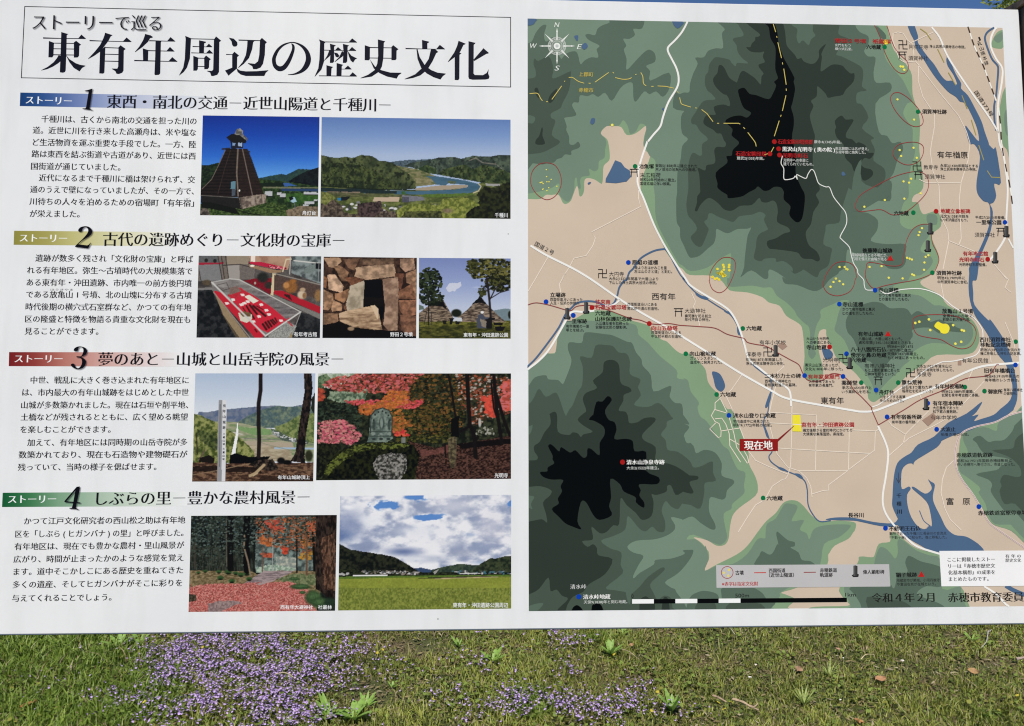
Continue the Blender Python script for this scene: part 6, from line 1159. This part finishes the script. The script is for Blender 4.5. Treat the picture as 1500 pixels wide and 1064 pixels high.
q.speck(q.mask("230,652 700,668 700,690 230,680"), 90, 6, [(190, 190, 192), (90, 94, 96), (130, 120, 112)], 1.8, 4); q.speck(q.mask("960,660 1470,660 1470,684 1040,684"), 60, 6, [(190, 190, 192), (80, 84, 86), (60, 110, 130)], 1.8, 7); q.line("1040,682 1180,680", 8, (206, 208, 210)); q.poly("820,668 870,640 850,668 830,690", (150, 150, 146)); q.speck(q.mask("40,678 120,678 120,694 40,694"), 12, 7, [(170, 170, 172)], 1.6, 2)
q.poly("20,708 1480,690 1480,1000 20,1000", q.mix((112, 122, 44), (140, 146, 62), q.n(140, 16))); q.put(q.Y[..., None] > 800, q.tex((84, 100, 38), (136, 146, 66), 11, 14), .65); q.put((q.Y[..., None] > 716) & (q.Y[..., None] < 800), q.mix((120, 136, 44), (146, 156, 58), q.n(100, 8)), .6)
q.poly("20,708 1480,690 1480,706 20,724", (84, 112, 40)); q.poly("640,720 900,712 1250,700 1340,704 1000,716 760,724", (58, 52, 40)); q.poly("820,722 1350,706 1360,712 840,728", (176, 158, 118)); q.poly("150,695 440,692 440,700 155,706", (214, 216, 218))
q.build('東有年・沖田遺跡公園周辺', 982, 943, 1440, 44)
bpy.data.objects.remove(_to)
# ------------------------------------------------------------ meadow behind the board
def topix(x, y, z=0.0):
    v = (np.stack([x - CAM[0], y - CAM[1], 0 * x + z - CAM[2]], -1)) @ C2W
    zz = np.maximum(v[..., 2], .3); return CX + FPX * v[..., 0] / zz, CY + FPX * v[..., 1] / zz
def gsum(px, py, L):
    r = 0
    for x, y, rx, ry, a in L: r = r + a * np.exp(-((px - x) / rx) ** 2 - ((py - y) / ry) ** 2)
    return r
SOIL = [(605, 950, 45, 16, 1.3), (535, 1015, 34, 16, 1.2), (565, 1030, 30, 8, .7), (1398, 930, 26, 8, 1.1), (1445, 972, 34, 9, 1.2), (640, 1000, 26, 10, .6), (180, 975, 26, 6, .5), (530, 970, 14, 10, .5), (1010, 955, 40, 10, .35), (115, 947, 8, 6, .7), (865, 990, 30, 8, .5)]
LUSH = [(60, 990, 150, 90, 1.0), (200, 1010, 120, 60, .6), (780, 1040, 70, 40, .7), (880, 940, 60, 12, .6), (1460, 1050, 110, 30, .5), (40, 940, 60, 20, .5)]
FLOW = [(400, 960, 85, 60, 1.0), (350, 1035, 110, 50, 1.0), (300, 940, 70, 34, .6), (240, 990, 60, 40, .35), (470, 945, 40, 20, .4), (440, 1030, 60, 40, .6), (800, 935, 35, 14, .45), (770, 955, 30, 12, .3), (840, 955, 36, 8, .4), (835, 995, 20, 12, .35), (790, 1045, 45, 25, .35), (880, 1050, 90, 22, .8), (720, 1045, 50, 22, .8), (650, 1040, 30, 16, .3), (590, 970, 30, 20, .25), (680, 975, 30, 10, .35), (725, 995, 40, 10, .35), (520, 960, 36, 16, .3), (190, 1040, 60, 26, .3), (250, 975, 70, 30, .28), (70, 1010, 60, 30, .12), (620, 1015, 40, 16, .15), (930, 1015, 40, 12, .25), (900, 1015, 20, 6, .3), (1000, 1050, 20, 8, .2), (700, 935, 60, 10, .1)]
def meadow(n_, x0, x1, y0, y1, hs, ws, rng):
    x = rng.uniform(x0, x1, n_); y = rng.uniform(y0, y1, n_); px, py = topix(x, y)
    soil = np.clip(gsum(px, py, SOIL), 0, 1) + sstep(.6, .74, fbm(x * 2.3, y * 3.1, 3, 4)) * .4
    lush = np.clip(gsum(px, py, LUSH) + .25 * fbm(x * 3, y * 3, 9, 3), 0, 1)
    keep = rng.random(n_) > np.clip(soil, 0, .93); x, y, lush, soil = x[keep], y[keep], lush[keep], soil[keep]; n_ = len(x)
    clump = fbm(x * 14, y * 14, 21, 3); tall = sstep(.45, .75, clump) + 1.6 * (rng.random(n_) < .012)
    h = hs * (.55 + .9 * lush + .7 * tall) * rng.uniform(.45, 1.35, n_); w_ = ws * rng.uniform(.6, 1.5, n_) * (.8 + .5 * lush)
    a = rng.uniform(0, 2 * np.pi, n_); lean = rng.uniform(.15, 1.25, n_) * h; b_ = a + rng.normal(0, .5, n_) + np.pi / 2
    z = ground_h(x, y)
    dx, dy = np.cos(a) * lean, np.sin(a) * lean; wx, wy = np.cos(b_) * w_ / 2, np.sin(b_) * w_ / 2
    P0 = np.stack([x - wx, y - wy, z - .004], -1); P1 = np.stack([x + wx, y + wy, z - .004], -1)
    mx_, my_, mz = x + dx * .38, y + dy * .38, z + h * .62
    P2 = np.stack([mx_ - wx * .85, my_ - wy * .85, mz], -1); P3 = np.stack([mx_ + wx * .85, my_ + wy * .85, mz], -1); P4 = np.stack([x + dx, y + dy, z + h * .93], -1)
    V = np.stack([P0, P1, P2, P3, P4], 1).reshape(-1, 3); o = (np.arange(n_) * 5)[:, None]
    F = np.concatenate([o + [0, 1, 3], o + [0, 3, 2], o + [2, 3, 4]])
    hue = rng.random(n_)[:, None]; pt = fbm(x * 1.7, y * 1.7, 41, 3)[:, None]
    c = (1 - hue) * np.array([.165, .215, .036]) + hue * np.array([.45, .47, .11]); c = c * (.62 + .75 * pt)
    c = np.where((lush > .6)[:, None], c * np.array([.66, .86, .62]), c)
    dry = rng.random(n_) < (.10 + .30 * np.clip(soil, 0, .8)) * (1 - .7 * lush)
    st = np.array([.40, .325, .18]) * rng.uniform(.45, 1.35, (n_, 1)); c = np.where(dry[:, None], st, c)
    return V, F, np.repeat(c, 5, 0)
def cover(n_, x0, x1, y0, y1, sz, rng):
    """small rounded ground-cover leaves lying between the blades"""
    x = rng.uniform(x0, x1, n_); y = rng.uniform(y0, y1, n_); px, py = topix(x, y); f = np.clip(gsum(px, py, FLOW) + gsum(px, py, LUSH) * .6 + sstep(.45, .65, fbm(x * 5, y * 5, 77, 3)) * .6, 0, 1)
    k = rng.random(n_) < (.15 + .85 * f) * (1 - np.clip(gsum(px, py, SOIL), 0, .9)); x, y = x[k], y[k]; n_ = len(x); s_ = sz * rng.uniform(.6, 1.5, n_); z = ground_h(x, y) + rng.uniform(.004, .03, n_)
    a = rng.uniform(0, 6.28, n_); t1, t2 = rng.uniform(-.5, .5, n_), rng.uniform(-.5, .5, n_); V = []
    for k_, r_ in ((0, 1.0), (1.2, .75), (2.4, .7), (3.6, .75), (4.9, .75)):
        ux, uy = np.cos(a + k_) * s_ * r_, np.sin(a + k_) * s_ * r_; V.append(np.stack([x + ux, y + uy, z + ux * t1 + uy * t2], -1))
    V = np.stack(V, 1).reshape(-1, 3); o = (np.arange(n_) * 5)[:, None]; F = np.concatenate([o + [0, 1, 2], o + [0, 2, 3], o + [0, 3, 4]])
    c = (np.array([.16, .22, .045]) * rng.uniform(.6, 1.7, (n_, 1))) * np.where(rng.random((n_, 1)) < .2, np.array([1.3, .95, .9]), 1)
    return V, F, np.repeat(c, 5, 0)
def litter(n_, x0, x1, y0, y1, rng):
    x = rng.uniform(x0, x1, n_); y = rng.uniform(y0, y1, n_); s_ = rng.uniform(.004, .012, n_); a = rng.uniform(0, 6.28, n_); z = ground_h(x, y) + rng.uniform(.002, .012, n_)
    V = np.stack([np.stack([x + np.cos(a + k) * s_ * r_, y + np.sin(a + k) * s_ * r_, z + rng.uniform(0, .004, n_)], -1) for k, r_ in ((0, 1.6), (1.8, .4), (3.14, 1.5), (4.6, .45))], 1).reshape(-1, 3)
    o = (np.arange(n_) * 4)[:, None]; F = np.concatenate([o + [0, 1, 2], o + [0, 2, 3]]); c = np.where(rng.random((n_, 1)) < .25, np.array([.42, .36, .25]), np.array([.28, .22, .12])) * rng.uniform(.5, 1.4, (n_, 1)); return V, F, np.repeat(c, 4, 0)
def joinp(L):
    V, F, C, k = [], [], [], 0
    for v, f, c in L: V.append(v); F.append(f + k); C.append(c); k += len(v)
    return np.vstack(V), np.vstack(F), np.vstack(C)
r = np.random.default_rng(5)
V, F, C = joinp([meadow(170000, -2.9, 2.9, 2.35, 3.95, .024, .0038, r), cover(36000, -2.9, 2.9, 2.35, 3.95, .0075, r), litter(16000, -2.9, 2.9, 2.35, 3.95, r), meadow(45000, -5.5, 5.5, 3.95, 8.5, .05, .009, r), meadow(34000, -5.5, 5.5, -1.5, 2.35, .045, .009, r), meadow(9000, -5.5, -2.9, 2.35, 3.95, .045, .009, r), meadow(9000, 2.9, 5.5, 2.35, 3.95, .045, .009, r)])
g = link("grass", mesh_fast("grass", V, F, C), None, vcol_mat("grass_blades", .5, .4, 1.0, .38)); tagset(g, "short spring lawn with dry blades and bare patches below the board", "grass", kind='stuff')
# purple wildflowers
def flowers(n_, x0, x1, y0, y1, rng, base=0.0, s0=.0056):
    x = rng.uniform(x0, x1, n_); y = rng.uniform(y0, y1, n_); px, py = topix(x, y); d_ = gsum(px, py, FLOW) + base
    d_ = d_ ** 1.25 * (.12 + 1.35 * sstep(.36, .66, fbm(x * 9, y * 9, 55, 3))); k = rng.random(n_) < d_; x, y = x[k], y[k]; n_ = len(x)
    z = ground_h(x, y) + rng.uniform(.022, .05, n_); s_ = s0 * rng.uniform(.6, 1.3, n_); a = rng.uniform(0, 6.28, n_); th = rng.uniform(.1, .9, n_)
    V = []; C = []
    ca, sa = np.cos(a), np.sin(a)
    def pt(u, v, w_): return np.stack([x + (u * ca - v * sa) * s_, y + (u * sa + v * ca) * s_, z + (w_ - u * th * .4) * s_], -1)
    pur = np.array([.38, .225, .60]) * rng.uniform(.7, 1.35, (n_, 1)); pal = np.array([.84, .76, .86]) * rng.uniform(.8, 1.15, (n_, 1)); pal = np.minimum(pal, .9); dk = pur * .55
    for u, v, w_, c in ((-.2, 0, 0, dk), (.5, -.75, .1, pur), (1.15, -.45, -.1, pur), (1.25, 0, -.15, pal), (1.15, .45, -.1, pur), (.5, .75, .1, pur), (-.5, -.35, .7, pur), (-.5, .35, .7, pur), (.35, 0, .1, (pur + pal) / 2)): V.append(pt(u, v, w_)); C.append(c)
    V = np.stack(V, 1).reshape(-1, 3); C = np.stack(C, 1).reshape(-1, 3); o = (np.arange(n_) * 9)[:, None]
    F = np.concatenate([o + t for t in ([0, 1, 8], [1, 2, 8], [2, 3, 8], [3, 4, 8], [4, 5, 8], [5, 0, 8], [0, 7, 6])])
    # stalk
    k0 = len(V); S = np.stack([np.stack([x - .0007, y, z - .045], -1), np.stack([x + .0007, y, z - .045], -1), np.stack([x, y, z], -1)], 1).reshape(-1, 3)
    F = np.concatenate([F, k0 + (np.arange(n_) * 3)[:, None] + [0, 1, 2]]); return np.vstack([V, S]), F, np.vstack([C, np.tile([.06, .07, .02], (len(S), 1))])
V, F, C = joinp([flowers(95000, -2.9, 2.9, 2.35, 3.95, r), flowers(9000, -5, 5, 3.95, 7.5, r, .12, .008), flowers(6000, -5, 5, -.5, 2.35, r, .1, .008)])
g = link("wildflowers", mesh_fast("wildflowers", V, F, C), None, vcol_mat("purple_petals", .6, .2, 1.0, .25)); tagset(g, "low purple wildflowers scattered through the lawn, thickest at lower left", "flowers", kind='stuff')

# single plants and litter one can point to
def leaf_mesh(name, bend, wid, cup=.25, n_=7):
    t = np.linspace(0, 1, n_); w_ = wid * np.sin(np.pi * np.clip(t * .94 + .05, 0, 1)) ** .8 * (1 - .25 * t); y = t * np.cos(bend * t * .6); z = t * (1 - bend * .45 * t)
    V = np.concatenate([np.column_stack([-w_, y, z + w_ * cup]), np.column_stack([0 * t, y, z]), np.column_stack([w_, y, z + w_ * cup])])
    F = [(k * n_ + i, (k + 1) * n_ + i, (k + 1) * n_ + i + 1, k * n_ + i + 1) for k in range(2) for i in range(n_ - 1)]
    me = mesh_np(name, V, F); me.polygons.foreach_set('use_smooth', np.ones(len(F), bool)); return me
def leafmat(name, rgb):
    if name in MATS: return MATS[name]
    m = plain(name, rgb, .5, ((1, 1, 1), 8, .75, 1.3)); n = m.node_tree; out = n.nodes['Material Output']; b_ = n.nodes['Principled BSDF']
    t = n.nodes.new('ShaderNodeBsdfTranslucent'); t.inputs[0].default_value = (*[c_ * 1.2 for c_ in rgb], 1); ms = n.nodes.new('ShaderNodeMixShader'); ms.inputs[0].default_value = .3
    n.links.new(b_.outputs[0], ms.inputs[1]); n.links.new(t.outputs[0], ms.inputs[2]); n.links.new(ms.outputs[0], out.inputs[0]); return m
lg = leafmat("bright_leaf", (.24, .40, .075)); lg2 = leafmat("deep_leaf", (.11, .21, .045)); lg3 = leafmat("pale_blade", (.34, .42, .12))
LM = []
for i, (bd, wd) in enumerate(((.9, .12), (.5, .10), (1.25, .13))): me = leaf_mesh("leaf", bd, wd); LM.append(me)
def with_mat(me, mat):
    m2 = me.copy(); m2.materials.append(mat); return m2
LMG = {k: [with_mat(me, m_) for me in LM] for k, m_ in (('b', lg), ('d', lg2))}; TM = [with_mat(leaf_mesh("leaf", bd, .035, .2, 6), lg3) for bd in (.7, 1.1, .3)]
def weed(px, py, n_, size, label, kind='b', up=.6, seed=0, name="leafy_weed", meshes=None, group="leafy weeds in the lawn"):
    rr = random.Random(seed * 31 + 5); x, y = gpix(px, py); e_ = bpy.data.objects.new(name, None); COL.objects.link(e_); e_.location = (x, y, float(ground_h(np.array(x), np.array(y))))
    tagset(e_, label, "plant", group)
    for i in range(n_):
        o = bpy.data.objects.new("leaf", rr.choice(meshes or LMG[kind])); COL.objects.link(o); o.parent = e_; s_ = size * rr.uniform(.65, 1.15)
        o.rotation_euler = (rr.uniform(-.75, .15) * (1 - up) + .35, 0, i * 2.4 + rr.uniform(-.3, .3)); o.scale = (s_, s_, s_ * up * rr.uniform(.8, 1.2))
    return e_
weed(482, 1056, 12, .085, "bright green lance-leaved weed at the lower edge, left of its twin", seed=1); weed(517, 1060, 13, .09, "bright green lance-leaved weed at the lower edge, right of its twin", seed=2)
weed(536, 1042, 8, .065, "slim bright weed just above the pair at the lower edge", seed=3); weed(722, 975, 11, .07, "green rosette weed below the board, right of the bare soil patch", seed=4)
weed(672, 950, 7, .055, "small pale green weed close under the board's lower edge", seed=5); weed(894, 962, 11, .085, "star-shaped bright weed standing alone in short grass", up=.7, seed=6)
weed(983, 1046, 14, .085, "tallest upright green weed beside the purple flowers", up=.95, seed=7); weed(912, 930, 7, .06, "low weed half hidden by the board's lower edge", seed=8)
weed(1424, 936, 8, .055, "light green weed growing out of the brown soil at right", seed=9); weed(175, 945, 12, .08, "broad-leaved green weed under the board at left", seed=10); weed(205, 941, 8, .07, "narrow weed right of the broad-leaved one at left", seed=14)
weed(575, 1012, 6, .05, "small upright weed in the middle bare patch", seed=11)
weed(1178, 1026, 34, .075, "pale yellow-green grass tuft at lower right", name="grass_tuft", meshes=TM, up=.8, seed=12, group="pale grass tufts"); weed(1215, 986, 26, .06, "small pale grass tuft above the larger one", name="grass_tuft", meshes=TM, up=.7, seed=13, group="pale grass tufts")
def curled(name, px, py, size, rgb, label, rz=0, seed=0):
    rr = random.Random(seed); n_ = 6; V = []; F = []
    for i in range(n_):
        t = i / (n_ - 1); w_ = math.sin(math.pi * (t * .9 + .06)) * .42
        for k, s_ in enumerate((-1, -.5, 0, .5, 1)): V.append(((t - .5), s_ * w_ * rr.uniform(.9, 1.1), .16 * abs(s_) ** 1.5 + .2 * (t - .5) ** 2 + rr.uniform(-.015, .015)))
    for i in range(n_ - 1):
        for k in range(4): F.append((i * 5 + k, i * 5 + 5 + k, i * 5 + 6 + k, i * 5 + 1 + k))
    x, y = gpix(px, py); o = link(name, mesh_np(name, np.array(V) * size, F), None, plain("dry_leaf_%d" % seed, rgb, .7, ((1, 1, 1), 30, .6, 1.3))); o.location = (x, y, float(ground_h(np.array(x), np.array(y))) + .022)
    o.rotation_euler = (rr.uniform(-.2, .5), rr.uniform(-.3, .3), rz); tagset(o, label, "dead leaf", "dead leaves on the lawn"); return o
curled("dead_leaf", 42, 1041, .055, (.33, .12, .05), "red-brown dead leaf lying in the grass at the far left", .4, 21); curled("dead_leaf", 1290, 1000, .045, (.42, .22, .11), "curled tan dead leaf in the middle of the right lawn", .1, 22)
curled("dead_leaf", 1258, 1060, .042, (.45, .22, .09), "orange-brown dead leaf cut by the lower picture edge", 1.2, 23); curled("dead_leaf", 1170, 983, .035, (.33, .2, .12), "dull brown dead leaf above the pale grass tuft", .8, 24)
curled("dead_leaf", 1228, 955, .025, (.5, .28, .2), "tiny pinkish dead leaf nearest below the board", -.6, 25); curled("dead_leaf", 1425, 990, .04, (.38, .22, .1), "tan dead leaf beside the dark soil at far right", -.5, 26); curled("dead_leaf", 925, 954, .022, (.4, .22, .12), "little brown dead leaf right of the star-shaped weed", .3, 27)
def stick(name, pp, rad, rgb, label, z=.03, cat="twig", sub=()):
    def tube(pts_, r0):
        V = []; F = []; n_ = 6
        for i, p in enumerate(pts_):
            q = pts_[min(i + 1, len(pts_) - 1)] - pts_[max(i - 1, 0)]; q = q / np.linalg.norm(q); a_ = np.cross(q, [0, 0, 1]); a_ = a_ / np.linalg.norm(a_); b_ = np.cross(q, a_); rr = r0 * (1 - .5 * i / len(pts_)) * (1 + .15 * math.sin(i * 2.3))
            for k in range(n_): V.append(p + (a_ * math.cos(k * 6.283 / n_) + b_ * math.sin(k * 6.283 / n_)) * rr)
        for i in range(len(pts_) - 1):
            for k in range(n_): F.append((i * n_ + k, i * n_ + (k + 1) % n_, (i + 1) * n_ + (k + 1) % n_, (i + 1) * n_ + k))
        F += [tuple(range(n_))[::-1], tuple(range((len(pts_) - 1) * n_, len(pts_) * n_))]; return V, F
    def conv(pp):
        out = []
        for px, py, dz in pp: x, y = gpix(px, py); out.append([x, y, float(ground_h(np.array(x), np.array(y))) + z + dz])
        return catmull(np.array(out), 3, False)
    V, F = tube(conv(pp), rad)
    for s_ in sub:
        v, f = tube(conv(s_), rad * .6); k = len(V); V += v; F += [tuple(i + k for i in t) for t in f]
    o = link(name, mesh_np(name, V, F), None, plain(name + "_bark_%d" % len(MATS), rgb, .7, ((1, 1, 1), 50, .7, 1.25))); tagset(o, label, cat, "twigs and straws on the lawn"); return o
stick("twig", [(1044, 1028, 0), (1052, 1032, .004), (1064, 1037, 0)], .0045, (.42, .30, .2), "short thick tan twig left of the forked one"); stick("twig", [(1073, 1034, .006), (1088, 1039, .008), (1098, 1043, .004), (1111, 1047, 0)], .005, (.45, .33, .22), "forked tan twig at the lower edge right of the flowers", sub=([(1098, 1043, .004), (1105, 1045, .008), (1110, 1041, .012)],))
stick("twig", [(1447, 931, .004), (1446, 940, .004), (1444, 948, .003), (1437, 956, 0)], .0024, (.42, .40, .38), "bent silver-grey twig at far right under the board", sub=([(1447, 933, .004), (1452, 930, .006)],)); stick("straw", [(1261, 972, 0), (1268, 968, .008), (1280, 966, .002)], .0018, (.6, .5, .3), "curved yellow straw in the right lawn", cat="straw")
stick("straw", [(403, 1003, 0), (418, 1005, .012), (433, 1010, 0)], .002, (.55, .45, .32), "pale straw lying across the purple flowers", cat="straw", z=.045); stick("straw", [(1066, 925, .01), (1070, 930, .01), (1076, 935, 0)], .0018, (.6, .55, .45), "thin whitish straw close under the board, centre right", cat="straw"); stick("straw", [(910, 963, 0), (922, 969, .006), (936, 978, 0)], .0015, (.45, .38, .25), "thin straw running right from the star-shaped weed", cat="straw")
stick("straw", [(1300, 1022, .004), (1312, 1036, .008), (1328, 1052, 0)], .0013, (.5, .42, .26), "long thin dry stem slanting down at lower right", cat="straw"); stick("twig", [(1488, 974, 0), (1500, 973, .003), (1512, 975, 0)], .006, (.34, .26, .22), "weathered twig cut off by the right picture edge")
def bit(px, py, size, rgb, label, seed):
    import bmesh
    bm = bmesh.new(); bmesh.ops.create_icosphere(bm, subdivisions=1, radius=size); rr = random.Random(seed)
    for v in bm.verts: v.co.x *= rr.uniform(.8, 1.5); v.co.y *= rr.uniform(.7, 1.1); v.co.z *= rr.uniform(.4, .7)
    me = bpy.data.meshes.new("pebble"); bm.to_mesh(me); bm.free(); x, y = gpix(px, py); o = link("pebble", me, None, plain("pale_stone_%d" % seed, rgb, .7, ((1, 1, 1), 60, .8, 1.15))); o.location = (x, y, float(ground_h(np.array(x), np.array(y))) + .022); tagset(o, label, "pebble", "pale pebbles in the grass")
bit(1235, 967, .004, (.75, .75, .72), "tiny round white pebble above the curved straw", 1); bit(1322, 972, .0075, (.66, .6, .55), "largest pale pebble, left of the dark soil", 2); bit(1318, 938, .0045, (.7, .66, .6), "small pale pebble under the board at right", 3); bit(1107, 976, .006, (.7, .62, .52), "cream pebble above the forked twig", 4); bit(1098, 994, .006, (.72, .68, .66), "whitish pebble between the cream one and the twig", 5); bit(1231, 1026, .0045, (.7, .68, .6), "small pebble right of the pale grass tuft", 6)
# tiny yellow composite flowers
YL = ['tiny yellow flower left of its close twin below the middle banner photo', 'tiny yellow flower right of its close twin at the bare patch', 'yellow flower right of the twin weeds at the lower edge', 'yellow flower below the first bare patch, beside purple ones', 'yellow flower left of the rosette weed', 'yellow flower at far left near the lower edge', "yellow flower at the dense purple patch's left edge", 'yellow flower close under the board, middle of the picture', 'highest yellow flower, tucked right under the board', 'yellow flower among purple ones right below the board', 'yellow flower below the sparse purple cluster in the middle', 'yellow flower at the foot of the star-shaped weed', "yellow flower just left of the tallest upright weed's top", 'yellow flower cut by the lower edge near the tallest weed', 'yellow flower left of the forked twig', 'yellow flower under the forked twig', 'lowest yellow flower below the forked twig', 'only yellow flower near the lower right corner']
yp = plain("yellow_petal", (.75, .6, .05), .6); ym = None
for i, (px, py) in enumerate([(553, 974), (561, 969), (635, 1049), (743, 985), (683, 973), (212, 1044), (297, 962), (760, 936), (763, 929), (787, 943), (777, 967), (899, 978), (963, 1034), (954, 1064), (1052, 1046), (1070, 1044), (1060, 1056), (1489, 1035)]):
    if ym is None:
        V = [(0, 0, .001)]; F = []
        for k in range(8):
            a = k * math.pi / 4; V += [(math.cos(a - .25) * .0045, math.sin(a - .25) * .0045, 0), (math.cos(a) * .008, math.sin(a) * .008, .001), (math.cos(a + .25) * .0045, math.sin(a + .25) * .0045, 0)]; F += [(0, 1 + k * 3, 2 + k * 3, 3 + k * 3)]
        ym = mesh_np("yellow_flower", V, F); ym.materials.append(yp)
    x, y = gpix(px, py); o = bpy.data.objects.new("yellow_flower", ym); COL.objects.link(o); o.location = (x, y, float(ground_h(np.array(x), np.array(y))) + .048); o.rotation_euler = (.5, .1 * (i % 3), i); tagset(o, YL[i], "flower", "tiny yellow flowers")
# ------------------------------------------------------------ young tree behind the board at right
def ray_point(px, py, dist):
    v = C2W @ np.array([(px - CX) / FPX, (py - CY) / FPX, 1.0]); v /= np.linalg.norm(v); return CAM + v * dist
p0 = ray_point(1478, 4, 9.0)
tree = bpy.data.objects.new("broadleaf_tree", None); COL.objects.link(tree); tc_ = p0 + np.array([2.0, .6, .75]); tree.location = (tc_[0] + .2, tc_[1], -.02)
tagset(tree, "yellow-green leafy tree peeping over the board's upper right corner", "tree")
base = np.array(tree.location); r = np.random.default_rng(3)
def limb(p, q, r0, r1, name, n_=9, seg=8, wob=.08):
    t = np.linspace(0, 1, seg); c_ = p + (q - p) * t[:, None] + np.column_stack([np.sin(t * 5 + q[0]) * wob * t, np.cos(t * 4 + q[1]) * wob * t, 0 * t]); V = []; F = []
    for i in range(seg):
        d_ = c_[min(i + 1, seg - 1)] - c_[max(i - 1, 0)]; d_ /= np.linalg.norm(d_); a_ = np.cross(d_, [.3, .9, .1]); a_ /= np.linalg.norm(a_); b_ = np.cross(d_, a_); rr = r0 + (r1 - r0) * t[i]
        for k in range(n_): V.append(c_[i] + (a_ * math.cos(k * 6.283 / n_) + b_ * math.sin(k * 6.283 / n_)) * rr)
    for i in range(seg - 1):
        for k in range(n_): F.append((i * n_ + k, i * n_ + (k + 1) % n_, (i + 1) * n_ + (k + 1) % n_, (i + 1) * n_ + k))
    o = link(name, mesh_np(name, V, F), tree, plain("tree_bark", (.12, .09, .065), .85, ((1, 1, .25), 14, .6, 1.5))); return c_[-1]
top = limb(np.zeros(3), np.array([-.1, 0, 3.6]), .16, .09, "trunk")
tips = []
cen = tc_ - base
for i in range(14):
    a = i * 2.4; e_ = -.25 + 1.5 * r.random(); q_ = cen + np.array([math.cos(a) * math.cos(e_), math.sin(a) * math.cos(e_), math.sin(e_) * .85]) * 1.55
    s_ = np.array([-.1, 0, 2.2 + 1.4 * r.random()]); tips.append((s_, q_)); limb(s_, q_, .045, .012, "branch", 6, 7, .15)
pts_ = []
for s_, q_ in tips:
    for k in range(26): t = .35 + .7 * r.random(); pts_.append(s_ + (q_ - s_) * t + r.normal(0, .22 + .1 * t, 3))
for k in range(16): pts_.append(p0 - base + np.array([-.02, 0, -.10]) + r.normal(0, .12, 3) + [.24 * r.random(), 0, .1 * r.random()])
pts_.append(p0 - base + np.array([.28, .1, .1])); pts_.append(p0 - base + np.array([.15, 0, .02])); pts_.append(p0 - base + np.array([.45, 0, -.05])); pts_.append(p0 - base + np.array([.12, 0, -.2]))
pts_ = np.array(pts_); n_ = 46; N = len(pts_) * n_
c0 = np.repeat(pts_, n_, 0) + r.normal(0, .10, (N, 3)); L = r.uniform(.035, .075, N)[:, None]
d_ = r.normal(0, 1, (N, 3)) + [0, 0, -.3]; d_ /= np.linalg.norm(d_, axis=1, keepdims=True); s_ = np.cross(d_, r.normal(0, 1, (N, 3))); s_ /= np.linalg.norm(s_, axis=1, keepdims=True); nn = np.cross(d_, s_)
V = np.stack([c0, c0 + d_ * L * .5 + s_ * L * .3 + nn * L * .08, c0 + d_ * L, c0 + d_ * L * .5 - s_ * L * .3 + nn * L * .08], 1).reshape(-1, 3)
F = np.arange(N * 4).reshape(-1, 4); hue = r.random((N, 1)); C = (1 - hue) * np.array([.13, .20, .03]) + hue * np.array([.38, .42, .10]); C = np.repeat(C, 4, 0)
cr_ = link("crown", mesh_fast("crown", V, F, C), tree, vcol_mat("young_leaves", .5, .4, 1.0, .4)); cr_['kind'] = 'stuff'
